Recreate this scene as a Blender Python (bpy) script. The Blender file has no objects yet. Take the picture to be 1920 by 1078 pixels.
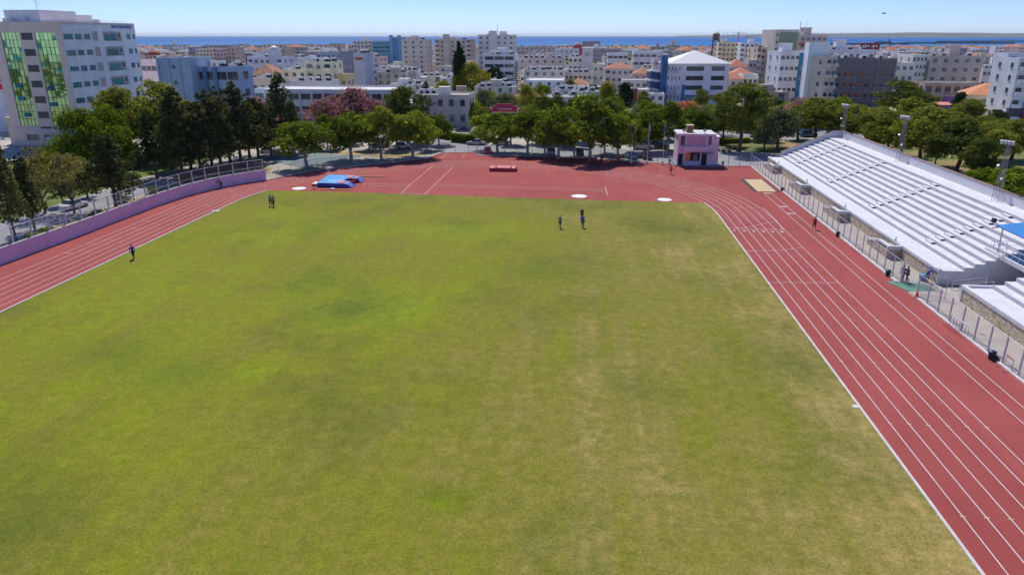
import bpy, math, random
from mathutils import Vector, Matrix
R = math.radians
random.seed(7)
C = bpy.context.scene.collection
SC = bpy.context.scene
# ---------------------------------------------------------------- camera, sky, sun
CAM_H = 24.2
FPX = 1333.0
PITCH = math.atan(471.0/FPX)
YAW = math.atan(140.0/(FPX*math.cos(PITCH)+471*math.sin(PITCH)))
cam_d = bpy.data.cameras.new('camera'); cam = bpy.data.objects.new('camera', cam_d); C.objects.link(cam)
cam_d.sensor_width = 36.0; cam_d.lens = 36.0*FPX/1920.0
cam_d.clip_start = 0.5; cam_d.clip_end = 90000
cam.location = (0, 0, CAM_H)
cam.rotation_euler = (R(90)-PITCH, 0, YAW)
SC.camera = cam
SUN_EL = R(54); SUN_AZ = math.atan2(-0.31, 1.0)          # clockwise from +Y
world = bpy.data.worlds.new("World"); SC.world = world; world.use_nodes = True
wn = world.node_tree
bg = wn.nodes['Background']; sky = wn.nodes.new('ShaderNodeTexSky')
sky.sky_type = 'NISHITA'; sky.sun_disc = False
sky.sun_elevation = SUN_EL; sky.sun_rotation = SUN_AZ
sky.altitude = 1500; sky.air_density = 0.9; sky.dust_density = 0.0; sky.ozone_density = 5.0
tint = wn.nodes.new('ShaderNodeMix'); tint.data_type = 'RGBA'; tint.blend_type = 'MULTIPLY'; tint.inputs[0].default_value = 1.0
tint.inputs[7].default_value = (0.71, 0.80, 1.08, 1)
wn.links.new(sky.outputs[0], tint.inputs[6]); wn.links.new(tint.outputs[2], bg.inputs[0]); bg.inputs[1].default_value = 0.112
sd = bpy.data.lights.new('sun', 'SUN'); sd.energy = 3.7; sd.angle = R(0.5); sd.color = (1.0, 0.955, 0.89)
sun = bpy.data.objects.new('sun', sd); C.objects.link(sun)
sdir = Vector((math.sin(SUN_AZ)*math.cos(SUN_EL), math.cos(SUN_AZ)*math.cos(SUN_EL), math.sin(SUN_EL)))
sun.rotation_euler = sdir.to_track_quat('Z', 'Y').to_euler(); sun.location = (0, 0, 200)
SC.view_settings.view_transform = 'Standard'; SC.view_settings.look = 'None'
SC.view_settings.gamma = 1.0; SC.view_settings.exposure = 0.14
SC.render.engine = 'CYCLES'
SC.cycles.max_bounces = 5; SC.cycles.diffuse_bounces = 3; SC.cycles.glossy_bounces = 2
SC.cycles.transparent_max_bounces = 12; SC.cycles.transmission_bounces = 2; SC.cycles.volume_bounces = 0

# ---------------------------------------------------------------- survey helpers (photo measurements -> places in the world)
cp, sp = math.cos(PITCH), math.sin(PITCH); cf, sf = math.cos(YAW), math.sin(YAW)
def ray(px, py):
    u = px-960; v = 539-py
    F = FPX*cp+v*sp; Z = -FPX*sp+v*cp
    return (u*cf-F*sf, F*cf+u*sf, Z, F)
def G(px, py, z=0.0):
    x, y, Z, F = ray(px, py); t = (CAM_H-z)/-Z
    return (x*t, y*t)
def W(px, py, D):
    x, y, Z, F = ray(px, py); t = D/F
    return (x*t, y*t, CAM_H+Z*t)
def scr_x(x, y):
    F = y*cf-x*sf; Rr = x*cf+y*sf
    return 960+FPX*Rr/max(F*cp+CAM_H*sp, 1)

# ---------------------------------------------------------------- materials
def newmat(name):
    m = bpy.data.materials.new(name); m.use_nodes = True
    return m, m.node_tree, m.node_tree.nodes['Principled BSDF']
def noise(nt, scale, detail=3, rough=0.55, coord='Object', vec=None, mscale=None):
    n = nt.nodes.new('ShaderNodeTexNoise'); n.inputs['Scale'].default_value = scale
    n.inputs['Detail'].default_value = detail; n.inputs['Roughness'].default_value = rough
    tc = nt.nodes.new('ShaderNodeTexCoord')
    src = tc.outputs[coord]
    if mscale:
        mp = nt.nodes.new('ShaderNodeMapping'); mp.inputs['Scale'].default_value = mscale
        nt.links.new(src, mp.inputs[0]); src = mp.outputs[0]
    nt.links.new(src, n.inputs['Vector'])
    return n.outputs['Fac']
def ramp(nt, fac, stops):
    r = nt.nodes.new('ShaderNodeValToRGB')
    e = r.color_ramp.elements
    while len(e) < len(stops): e.new(0.5)
    for el, (p, c) in zip(e, stops):
        el.position = p; el.color = (c[0], c[1], c[2], 1)
    nt.links.new(fac, r.inputs[0]); return r.outputs[0]
def mixc(nt, fac, a, b, mode='MIX'):
    m = nt.nodes.new('ShaderNodeMix'); m.data_type = 'RGBA'; m.blend_type = mode
    for s, k in ((fac, 0), (a, 6), (b, 7)):
        if hasattr(s, 'is_linked') or hasattr(s, 'links'): nt.links.new(s, m.inputs[k])
        elif k == 0: m.inputs[0].default_value = s
        else: m.inputs[k].default_value = (s[0], s[1], s[2], 1)
    return m.outputs[2]
def math_(nt, op, a, b=None, c=None):
    m = nt.nodes.new('ShaderNodeMath'); m.operation = op
    for i, s in enumerate((a, b, c)):
        if s is None: continue
        if hasattr(s, 'links'): nt.links.new(s, m.inputs[i])
        else: m.inputs[i].default_value = s
    return m.outputs[0]
def bump(nt, b, fac, strength, dist=0.05):
    n = nt.nodes.new('ShaderNodeBump'); n.inputs['Strength'].default_value = strength; n.inputs['Distance'].default_value = dist
    nt.links.new(fac, n.inputs['Height']); nt.links.new(n.outputs[0], b.inputs['Normal'])
_mc = {}
def mat(name, col, rough=0.8, var=0.18, scale=0.6, metal=0.0, fine=0.08, spec=None):
    key = (name, tuple(col))
    if key in _mc: return _mc[key]
    m, nt, b = newmat(name)
    f1 = noise(nt, scale, 4)
    lo = [c*(1-var) for c in col]; hi = [min(1, c*(1+var)) for c in col]
    c1 = ramp(nt, f1, [(0.3, lo), (0.7, hi)])
    if fine:
        f2 = noise(nt, scale*12, 3)
        c1 = mixc(nt, fine*2, c1, ramp(nt, f2, [(0.35, [c*0.6 for c in col]), (0.65, [min(1, c*1.3) for c in col])]))
    nt.links.new(c1, b.inputs['Base Color'])
    b.inputs['Roughness'].default_value = rough; b.inputs['Metallic'].default_value = metal
    if spec is not None: b.inputs['Specular IOR Level'].default_value = spec
    _mc[key] = m
    return m
def stucco(name, col):                         # rendered wall with faint rain streaks
    key = (name, tuple(col))
    if key in _mc: return _mc[key]
    m, nt, b = newmat(name); col = tuple(min(0.84, x*1.36+0.02) for x in col)
    f1 = noise(nt, 0.25, 3); f2 = noise(nt, 1.0, 4, mscale=(1.6, 1.6, 0.12))
    c = ramp(nt, f1, [(0.3, [x*0.86 for x in col]), (0.7, [min(1, x*1.08) for x in col])])
    c = mixc(nt, ramp(nt, f2, [(0.52, (0, 0, 0)), (0.78, (0.45,)*3)]), c, [x*0.62 for x in col])
    nt.links.new(c, b.inputs['Base Color']); b.inputs['Roughness'].default_value = 0.85
    _mc[key] = m
    return m
def glassm(name, col, rough=0.06, var=0.5, metal=0.0):
    m, nt, b = newmat(name)
    oi = nt.nodes.new('ShaderNodeObjectInfo')
    f = noise(nt, 0.35, 2)
    b.inputs['Metallic'].default_value = metal
    fac = math_(nt, 'MULTIPLY', math_(nt, 'ADD', f, oi.outputs['Random']), 0.5)
    if metal:
        ge = nt.nodes.new('ShaderNodeNewGeometry'); fac = math_(nt, 'ADD', math_(nt, 'MULTIPLY', ge.outputs['Random Per Island'], 0.5), 0.25)
    nt.links.new(ramp(nt, fac, [(0.25, [c*(1-var) for c in col]), (0.75, [min(1, c*(1+var)) for c in col])]), b.inputs['Base Color'])
    b.inputs['Roughness'].default_value = rough; b.inputs['Specular IOR Level'].default_value = 0.9
    return m

M = {}
GRASS_SPOTS = [(-17.5, 60, 6, 6, -0.42), (-24, 70, 13, 10, -0.14), (-22, 88, 18, 6, -0.22), (-9, 74, 6, 6, -0.16), (1.2, 62, 1.3, 50, 0.10), (4.6, 62, 1.0, 26, 0.06), (-0.6, 104, 0.5, 8, 0.25), (2.9, 55, .8, 30, -0.08), (-0.9, 50, .9, 20, -0.08), (7, 40, 2, 9, -.10), (14, 45, 1.6, 12, -.08), (-25, 47, 2, 1.5, -.25), (-7, 32.5, 1.1, .8, -.4), (-10, 92, 5, 12, -0.14), (-42, 84, 8, 14, -0.16), (12, 70, 7, 20, 0.04), (1, 34, 9, 8, 0.10), (-35, 62, 10, 10, -0.10)]
def M_grass():
    m, nt, b = newmat('infield grass')
    tc = nt.nodes.new('ShaderNodeTexCoord'); sx = nt.nodes.new('ShaderNodeSeparateXYZ'); nt.links.new(tc.outputs['Object'], sx.inputs[0])
    big = noise(nt, 0.034, 3, 0.5); mid = noise(nt, 0.16, 4, 0.62); small = noise(nt, 1.1, 4, 0.7)
    fine = noise(nt, 7.0, 3, 0.75)
    stripe = noise(nt, 1.0, 3, 0.6, mscale=(0.55, 0.03, 1))
    # lush on the left, drier to the right and along the kerbs
    gx = math_(nt, 'MULTIPLY_ADD', sx.outputs['X'], 0.0062, 0.17)
    ex = math_(nt, 'SUBTRACT', math_(nt, 'ABSOLUTE', math_(nt, 'ADD', sx.outputs['X'], 16.85)), 30.0)
    edge = math_(nt, 'MULTIPLY', math_(nt, 'MAXIMUM', ex, 0.0), 0.026)
    dry = math_(nt, 'ADD', math_(nt, 'ADD', gx, edge), math_(nt, 'MULTIPLY', big, 0.75))
    dry = math_(nt, 'ADD', dry, math_(nt, 'MULTIPLY', math_(nt, 'SUBTRACT', mid, 0.5), 0.75))
    dry = math_(nt, 'ADD', dry, math_(nt, 'MULTIPLY', math_(nt, 'SUBTRACT', stripe, 0.5), 0.60))
    for (bx_, by_, rx_, ry_, wt) in GRASS_SPOTS:
        dx = math_(nt, 'MULTIPLY', math_(nt, 'SUBTRACT', sx.outputs['X'], bx_), 1/rx_); dy = math_(nt, 'MULTIPLY', math_(nt, 'SUBTRACT', sx.outputs['Y'], by_), 1/ry_)
        d2 = math_(nt, 'ADD', math_(nt, 'MULTIPLY', dx, dx), math_(nt, 'MULTIPLY', dy, dy))
        dry = math_(nt, 'ADD', dry, math_(nt, 'MULTIPLY', math_(nt, 'POWER', 2.718, math_(nt, 'MULTIPLY', d2, -1.0)), wt))
    dry = math_(nt, 'ADD', dry, math_(nt, 'MULTIPLY', math_(nt, 'SUBTRACT', small, 0.5), 0.38))
    c = ramp(nt, dry, [(0.02, (0.215, 0.265, 0.010)), (0.24, (0.212, 0.232, 0.012)), (0.46, (0.205, 0.202, 0.022)), (0.70, (0.240, 0.212, 0.046)), (1.0, (0.390, 0.295, 0.110))])
    # deep green clover patches
    patch = noise(nt, 0.075, 4, 0.6, mscale=(1, 0.8, 1))
    for (bx_, by_, rx_, ry_, wt) in ((-4, 74, 7, 4, .55), (-27, 68, 4, 5, .5), (-30, 46, 3.5, 3, .6), (-38, 49, 5, 4, .4), (3, 106, 9, 3, .45), (12, 96, 8, 5, .3), (-7, 33, 1.6, 1.1, .8), (-21, 61, 1.4, 3, .4), (13, 52, 3, 6, .3), (-33, 92, 7, 4, .3)):
        dx = math_(nt, 'MULTIPLY', math_(nt, 'SUBTRACT', sx.outputs['X'], bx_), 1/rx_); dy = math_(nt, 'MULTIPLY', math_(nt, 'SUBTRACT', sx.outputs['Y'], by_), 1/ry_)
        d2 = math_(nt, 'ADD', math_(nt, 'ADD', math_(nt, 'MULTIPLY', dx, dx), math_(nt, 'MULTIPLY', dy, dy)), math_(nt, 'MULTIPLY', mid, 1.6))
        c = mixc(nt, math_(nt, 'MULTIPLY', math_(nt, 'POWER', 2.718, math_(nt, 'MULTIPLY', d2, -1.0)), wt*1.5), c, (0.095, 0.150, 0.010))
    c = mixc(nt, ramp(nt, patch, [(0.50, (0, 0, 0)), (0.70, (0.6,)*3)]), c, (0.078, 0.115, 0.014))
    c = mixc(nt, 0.9, c, ramp(nt, fine, [(0.30, (0.62, 0.64, 0.60)), (0.70, (1.34, 1.30, 1.3))]), 'MULTIPLY')
    c = mixc(nt, 0.7, c, ramp(nt, small, [(0.30, (0.70, 0.76, 0.66)), (0.70, (1.26, 1.20, 1.16))]), 'MULTIPLY')
    nt.links.new(c, b.inputs['Base Color']); b.inputs['Roughness'].default_value = 0.9; b.inputs['Specular IOR Level'].default_value = 0.15
    bump(nt, b, fine, 0.35, 0.06)
    return m
def M_tartan():
    m, nt, b = newmat('red running track')
    f1 = noise(nt, 0.05, 4); f2 = noise(nt, 0.5, 4, mscale=(1.0, 0.25, 1)); f3 = noise(nt, 14, 2, 0.8)
    c = ramp(nt, f1, [(0.3, (0.325, 0.068, 0.060)), (0.7, (0.385, 0.090, 0.078))])
    c = mixc(nt, 0.8, c, ramp(nt, f2, [(0.3, (0.90, 0.88, 0.88)), (0.7, (1.08, 1.08, 1.08))]), 'MULTIPLY')
    c = mixc(nt, 0.8, c, ramp(nt, f3, [(0.3, (0.84, 0.82, 0.82)), (0.7, (1.14, 1.16, 1.16))]), 'MULTIPLY')
    st = noise(nt, 0.22, 5, 0.7)
    c = mixc(nt, ramp(nt, st, [(0.58, (0, 0, 0)), (0.78, (0.5,)*3)]), c, (0.21, 0.060, 0.055))
    st2 = noise(nt, 1.0, 4, 0.7, mscale=(0.9, 0.04, 1))
    c = mixc(nt, ramp(nt, st2, [(0.55, (0, 0, 0)), (0.75, (0.30,)*3)]), c, (0.44, 0.14, 0.12))
    nt.links.new(c, b.inputs['Base Color']); b.inputs['Roughness'].default_value = 0.88; b.inputs['Specular IOR Level'].default_value = 0.2
    bump(nt, b, f3, 0.2, 0.02)
    return m
def M_leaf(name, dark, light, trans=0.28, pink=None):
    m = bpy.data.materials.new(name); m.use_nodes = True; nt = m.node_tree
    nt.nodes.remove(nt.nodes['Principled BSDF']); out = nt.nodes['Material Output']
    geo = nt.nodes.new('ShaderNodeNewGeometry'); oi = nt.nodes.new('ShaderNodeObjectInfo')
    f = noise(nt, 0.55, 3)
    dark = tuple(x*1.25 for x in dark); light = tuple(x*1.22 for x in light); trans = min(0.56, trans+0.07)
    k = math_(nt, 'ADD', math_(nt, 'MULTIPLY', geo.outputs['Random Per Island'], 0.42), math_(nt, 'MULTIPLY', f, 0.50))
    k = math_(nt, 'ADD', k, math_(nt, 'MULTIPLY', math_(nt, 'SUBTRACT', oi.outputs['Random'], 0.5), 0.30))
    c = ramp(nt, k, [(0.15, dark), (0.85, light)])
    if pink:
        c = mixc(nt, ramp(nt, math_(nt, 'ADD', math_(nt, 'MULTIPLY', geo.outputs['Random Per Island'], 0.45), f), [(pink[3]-0.06, (0, 0, 0)), (pink[3]+0.06, (1, 1, 1))]), c, pink[:3])
    d = nt.nodes.new('ShaderNodeBsdfDiffuse'); t = nt.nodes.new('ShaderNodeBsdfTranslucent'); mx = nt.nodes.new('ShaderNodeMixShader')
    nt.links.new(c, d.inputs[0])
    nt.links.new(mixc(nt, 1.0, c, (1.25, 1.15, 0.6), 'MULTIPLY'), t.inputs[0])
    mx.inputs[0].default_value = trans
    nt.links.new(d.outputs[0], mx.inputs[1]); nt.links.new(t.outputs[0], mx.inputs[2]); nt.links.new(mx.outputs[0], out.inputs[0])
    return m
def M_wire(name, col, alpha):
    m, nt, b = newmat(name); b.inputs['Base Color'].default_value = (*col, 1); b.inputs['Alpha'].default_value = alpha
    b.inputs['Roughness'].default_value = 0.5
    return m
def M_stone():
    m, nt, b = newmat('rubble stone wall')
    tc = nt.nodes.new('ShaderNodeTexCoord')
    v = nt.nodes.new('ShaderNodeTexVoronoi'); v.inputs['Scale'].default_value = 3.2; v.feature = 'F1'
    v2 = nt.nodes.new('ShaderNodeTexVoronoi'); v2.inputs['Scale'].default_value = 3.2; v2.feature = 'DISTANCE_TO_EDGE'
    mp = nt.nodes.new('ShaderNodeMapping'); mp.inputs['Scale'].default_value = (1, 0.75, 1.6); nt.links.new(tc.outputs['Object'], mp.inputs[0])
    nt.links.new(mp.outputs[0], v.inputs['Vector']); nt.links.new(mp.outputs[0], v2.inputs['Vector'])
    sc = nt.nodes.new('ShaderNodeSeparateColor'); nt.links.new(v.outputs['Color'], sc.inputs[0])
    c = ramp(nt, sc.outputs[0], [(0.0, (0.40, 0.30, 0.19)), (0.5, (0.60, 0.49, 0.34)), (1.0, (0.72, 0.64, 0.50))])
    c = mixc(nt, ramp(nt, v2.outputs['Distance'], [(0.0, (1, 1, 1)), (0.10, (0, 0, 0))]), c, (0.34, 0.28, 0.21))
    nt.links.new(c, b.inputs['Base Color']); b.inputs['Roughness'].default_value = 0.95
    bump(nt, b, v2.outputs['Distance'], 0.6, 0.05)
    return m
def M_paving():
    m, nt, b = newmat('paving slabs')
    tc = nt.nodes.new('ShaderNodeTexCoord'); br = nt.nodes.new('ShaderNodeTexBrick'); nt.links.new(tc.outputs['Object'], br.inputs['Vector'])
    br.inputs['Scale'].default_value = 1.6; br.offset = 0.0
    br.inputs['Color1'].default_value = (0.50, 0.44, 0.36, 1); br.inputs['Color2'].default_value = (0.43, 0.40, 0.36, 1); br.inputs['Mortar'].default_value = (0.36, 0.31, 0.26, 1)
    br.inputs['Mortar Size'].default_value = 0.02
    f = noise(nt, 0.5, 4)
    c = mixc(nt, 0.8, br.outputs[0], ramp(nt, f, [(0.3, (0.82,)*3), (0.7, (1.12,)*3)]), 'MULTIPLY')
    nt.links.new(c, b.inputs['Base Color']); b.inputs['Roughness'].default_value = 0.9
    return m
def M_tiles(name, col):
    key = (name, tuple(col))
    if key in _mc: return _mc[key]
    m, nt, b = newmat(name)
    tc = nt.nodes.new('ShaderNodeTexCoord'); w = nt.nodes.new('ShaderNodeTexWave'); w.inputs['Scale'].default_value = 1.6; w.inputs['Distortion'].default_value = 0.4
    w.bands_direction = 'X'; nt.links.new(tc.outputs['Object'], w.inputs['Vector'])
    f = noise(nt, 1.2, 4)
    c = ramp(nt, f, [(0.3, [x*0.7 for x in col]), (0.7, [min(1, x*1.2) for x in col])])
    c = mixc(nt, 0.5, c, ramp(nt, w.outputs['Fac'], [(0.0, (0.75,)*3), (0.6, (1.08,)*3)]), 'MULTIPLY')
    nt.links.new(c, b.inputs['Base Color']); b.inputs['Roughness'].default_value = 0.85
    _mc[key] = m
    return m
def M_sea():
    m, nt, b = newmat('sea water')
    f1 = noise(nt, 0.0016, 4, mscale=(1, 0.35, 1)); f2 = noise(nt, 0.02, 5, 0.7, mscale=(0.35, 1, 1)); f3 = noise(nt, 0.12, 3, 0.7, mscale=(0.4, 1, 1))
    c = ramp(nt, f1, [(0.3, (0.006, 0.085, 0.30)), (0.7, (0.010, 0.130, 0.40))])
    tc = nt.nodes.new('ShaderNodeTexCoord'); sx = nt.nodes.new('ShaderNodeSeparateXYZ'); nt.links.new(tc.outputs['Object'], sx.inputs[0])
    shore = ramp(nt, math_(nt, 'MULTIPLY', sx.outputs['Y'], 0.0001), [(0.10, (1, 1, 1)), (0.45, (0, 0, 0))])
    c = mixc(nt, math_(nt, 'MULTIPLY', shore, 0.6), c, (0.015, 0.24, 0.50))
    c = mixc(nt, ramp(nt, f3, [(0.66, (0, 0, 0)), (0.76, (0.4,)*3)]), c, (0.6, 0.68, 0.75))
    nt.links.new(c, b.inputs['Base Color']); b.inputs['Roughness'].default_value = 0.6; b.inputs['Specular IOR Level'].default_value = 0.08
    bump(nt, b, f2, 0.6, 3.0)
    return m
def M_ground():
    m, nt, b = newmat('town ground')
    f1 = noise(nt, 0.02, 5, 0.6); f2 = noise(nt, 0.3, 4, 0.7)
    c = ramp(nt, f1, [(0.32, (0.28, 0.28, 0.28)), (0.48, (0.42, 0.40, 0.36)), (0.58, (0.48, 0.42, 0.32)), (0.68, (0.18, 0.19, 0.09))])
    c = mixc(nt, 0.8, c, ramp(nt, f2, [(0.3, (0.75,)*3), (0.7, (1.2,)*3)]), 'MULTIPLY')
    nt.links.new(c, b.inputs['Base Color']); b.inputs['Roughness'].default_value = 0.95
    return m
def M_park():
    m, nt, b = newmat('park grass')
    f1 = noise(nt, 0.09, 5, 0.6); f2 = noise(nt, 1.3, 4, 0.7)
    c = ramp(nt, f1, [(0.32, (0.07, 0.12, 0.018)), (0.47, (0.15, 0.18, 0.035)), (0.55, (0.30, 0.22, 0.09)), (0.66, (0.42, 0.24, 0.13))])
    c = mixc(nt, 0.9, c, ramp(nt, f2, [(0.3, (0.7,)*3), (0.7, (1.25,)*3)]), 'MULTIPLY')
    nt.links.new(c, b.inputs['Base Color']); b.inputs['Roughness'].default_value = 0.95
    return m
def M_asphalt(name='asphalt', base=0.24):
    m, nt, b = newmat(name)
    f1 = noise(nt, 0.12, 5, 0.6); f2 = noise(nt, 5, 3, 0.7)
    c = ramp(nt, f1, [(0.3, (base*0.8, base*0.8, base*0.82)), (0.7, (base*1.2, base*1.18, base*1.15))])
    c = mixc(nt, 0.6, c, ramp(nt, f2, [(0.3, (0.85,)*3), (0.7, (1.15,)*3)]), 'MULTIPLY')
    nt.links.new(c, b.inputs['Base Color']); b.inputs['Roughness'].default_value = 0.9
    return m
M['grass'] = M_grass(); M['tartan'] = M_tartan(); M['stone'] = M_stone(); M['paving'] = M_paving(); M['sea'] = M_sea()
M['ground'] = M_ground(); M['park'] = M_park(); M['asphalt'] = M_asphalt(); M['asphalt2'] = M_asphalt('pale asphalt', 0.30)
M['line'] = mat('white line paint', (0.74, 0.70, 0.70), 0.7, 0.12, 2.0)
M['yline'] = mat('yellow line paint', (0.75, 0.58, 0.25), 0.7, 0.1, 2.0)
M['kerb'] = mat('pale concrete kerb', (0.62, 0.58, 0.56), 0.8, 0.15, 1.5)
M['conc'] = mat('concrete', (0.40, 0.38, 0.36), 0.9, 0.2, 0.6)
M['stand'] = mat('white painted concrete', (0.70, 0.69, 0.71), 0.75, 0.10, 0.9, fine=0.07)
M['riser'] = mat('darker grey riser', (0.53, 0.52, 0.56), 0.85, 0.12, 0.6)  # risers coloured a darker grey than the treads
M['standwall'] = mat('off white rendered wall', (0.66, 0.65, 0.68), 0.8, 0.06, 0.4, fine=0.04)
M['coping'] = mat('brown coping tiles', (0.33, 0.22, 0.20), 0.8, 0.15, 2)
M['pinkwall'] = mat('lilac pink painted wall', (0.70, 0.49, 0.66), 0.85, 0.10, 0.5)
M['pinkbld'] = mat('pink building render', (0.75, 0.55, 0.65), 0.85, 0.12, 0.5)
M['pinkdark'] = mat('dusty pink shutter', (0.60, 0.34, 0.42), 0.8, 0.06, 0.8)
M['galv'] = mat('galvanised steel', (0.30, 0.30, 0.34), 0.5, 0.12, 2.0, metal=0.3)
M['post'] = mat('lilac grey steel post', (0.56, 0.50, 0.60), 0.5, 0.1, 2.0)
M['wire'] = M_wire('chain link wire', (0.45, 0.45, 0.48), 0.13)
M['wire2'] = M_wire('chain link wire dark', (0.30, 0.30, 0.34), 0.14)
M['white'] = mat('white paint', (0.80, 0.80, 0.80), 0.6, 0.05, 1.0, fine=0.03)
M['black'] = mat('black plastic', (0.025, 0.027, 0.035), 0.5, 0.2, 2)
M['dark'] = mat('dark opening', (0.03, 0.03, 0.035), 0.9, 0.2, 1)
M['steel'] = mat('white steel rail', (0.72, 0.73, 0.76), 0.4, 0.05, 1)
M['bark'] = mat('grey brown bark', (0.16, 0.115, 0.085), 0.95, 0.3, 3.0)
M['bark_w'] = mat('whitewashed bark', (0.42, 0.38, 0.34), 0.95, 0.25, 3.0)
M['bark_r'] = mat('red brown pine bark', (0.15, 0.085, 0.065), 0.95, 0.3, 3.0)
M['glass'] = glassm('dark window glass', (0.05, 0.07, 0.09))
M['glass_teal'] = glassm('teal window glass', (0.02, 0.20, 0.22), 0.06, 0.4)
M['glass_green'] = glassm('green curtain glass', (0.38, 0.58, 0.29), 0.03, 0.14, 0.82)
M['frame'] = mat('window frame', (0.30, 0.30, 0.31), 0.6, 0.1, 2)
M['wframe'] = mat('white window frame', (0.72, 0.72, 0.74), 0.6, 0.05, 2)
M['roofw'] = mat('white roof coating', (0.66, 0.64, 0.61), 0.8, 0.22, 0.4)
M['roofg'] = mat('grey roof screed', (0.42, 0.40, 0.37), 0.9, 0.25, 0.4)
M['panel'] = mat('solar panel', (0.03, 0.035, 0.05), 0.3, 0.1, 1)
M['rail'] = mat('brown rail', (0.10, 0.06, 0.05), 0.6, 0.1, 1)
M['sand'] = mat('sand', (0.62, 0.46, 0.26), 0.95, 0.22, 1.2, fine=0.2)
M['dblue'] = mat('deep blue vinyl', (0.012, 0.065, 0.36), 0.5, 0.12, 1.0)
M['lblue'] = mat('brighter blue vinyl', (0.07, 0.36, 0.76), 0.4, 0.32, 0.9)  # mat top coloured a brighter blue than its sides
M['mblue'] = mat('violet blue vinyl', (0.12, 0.16, 0.50), 0.5, 0.1, 1.0)
M['red'] = mat('red vinyl', (0.42, 0.03, 0.055), 0.55, 0.22, 0.8)
M['rpad'] = mat('faded red vinyl', (0.60, 0.14, 0.14), 0.55, 0.15, 1)
M['orange'] = mat('orange', (0.75, 0.30, 0.08), 0.6, 0.1, 1)

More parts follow.
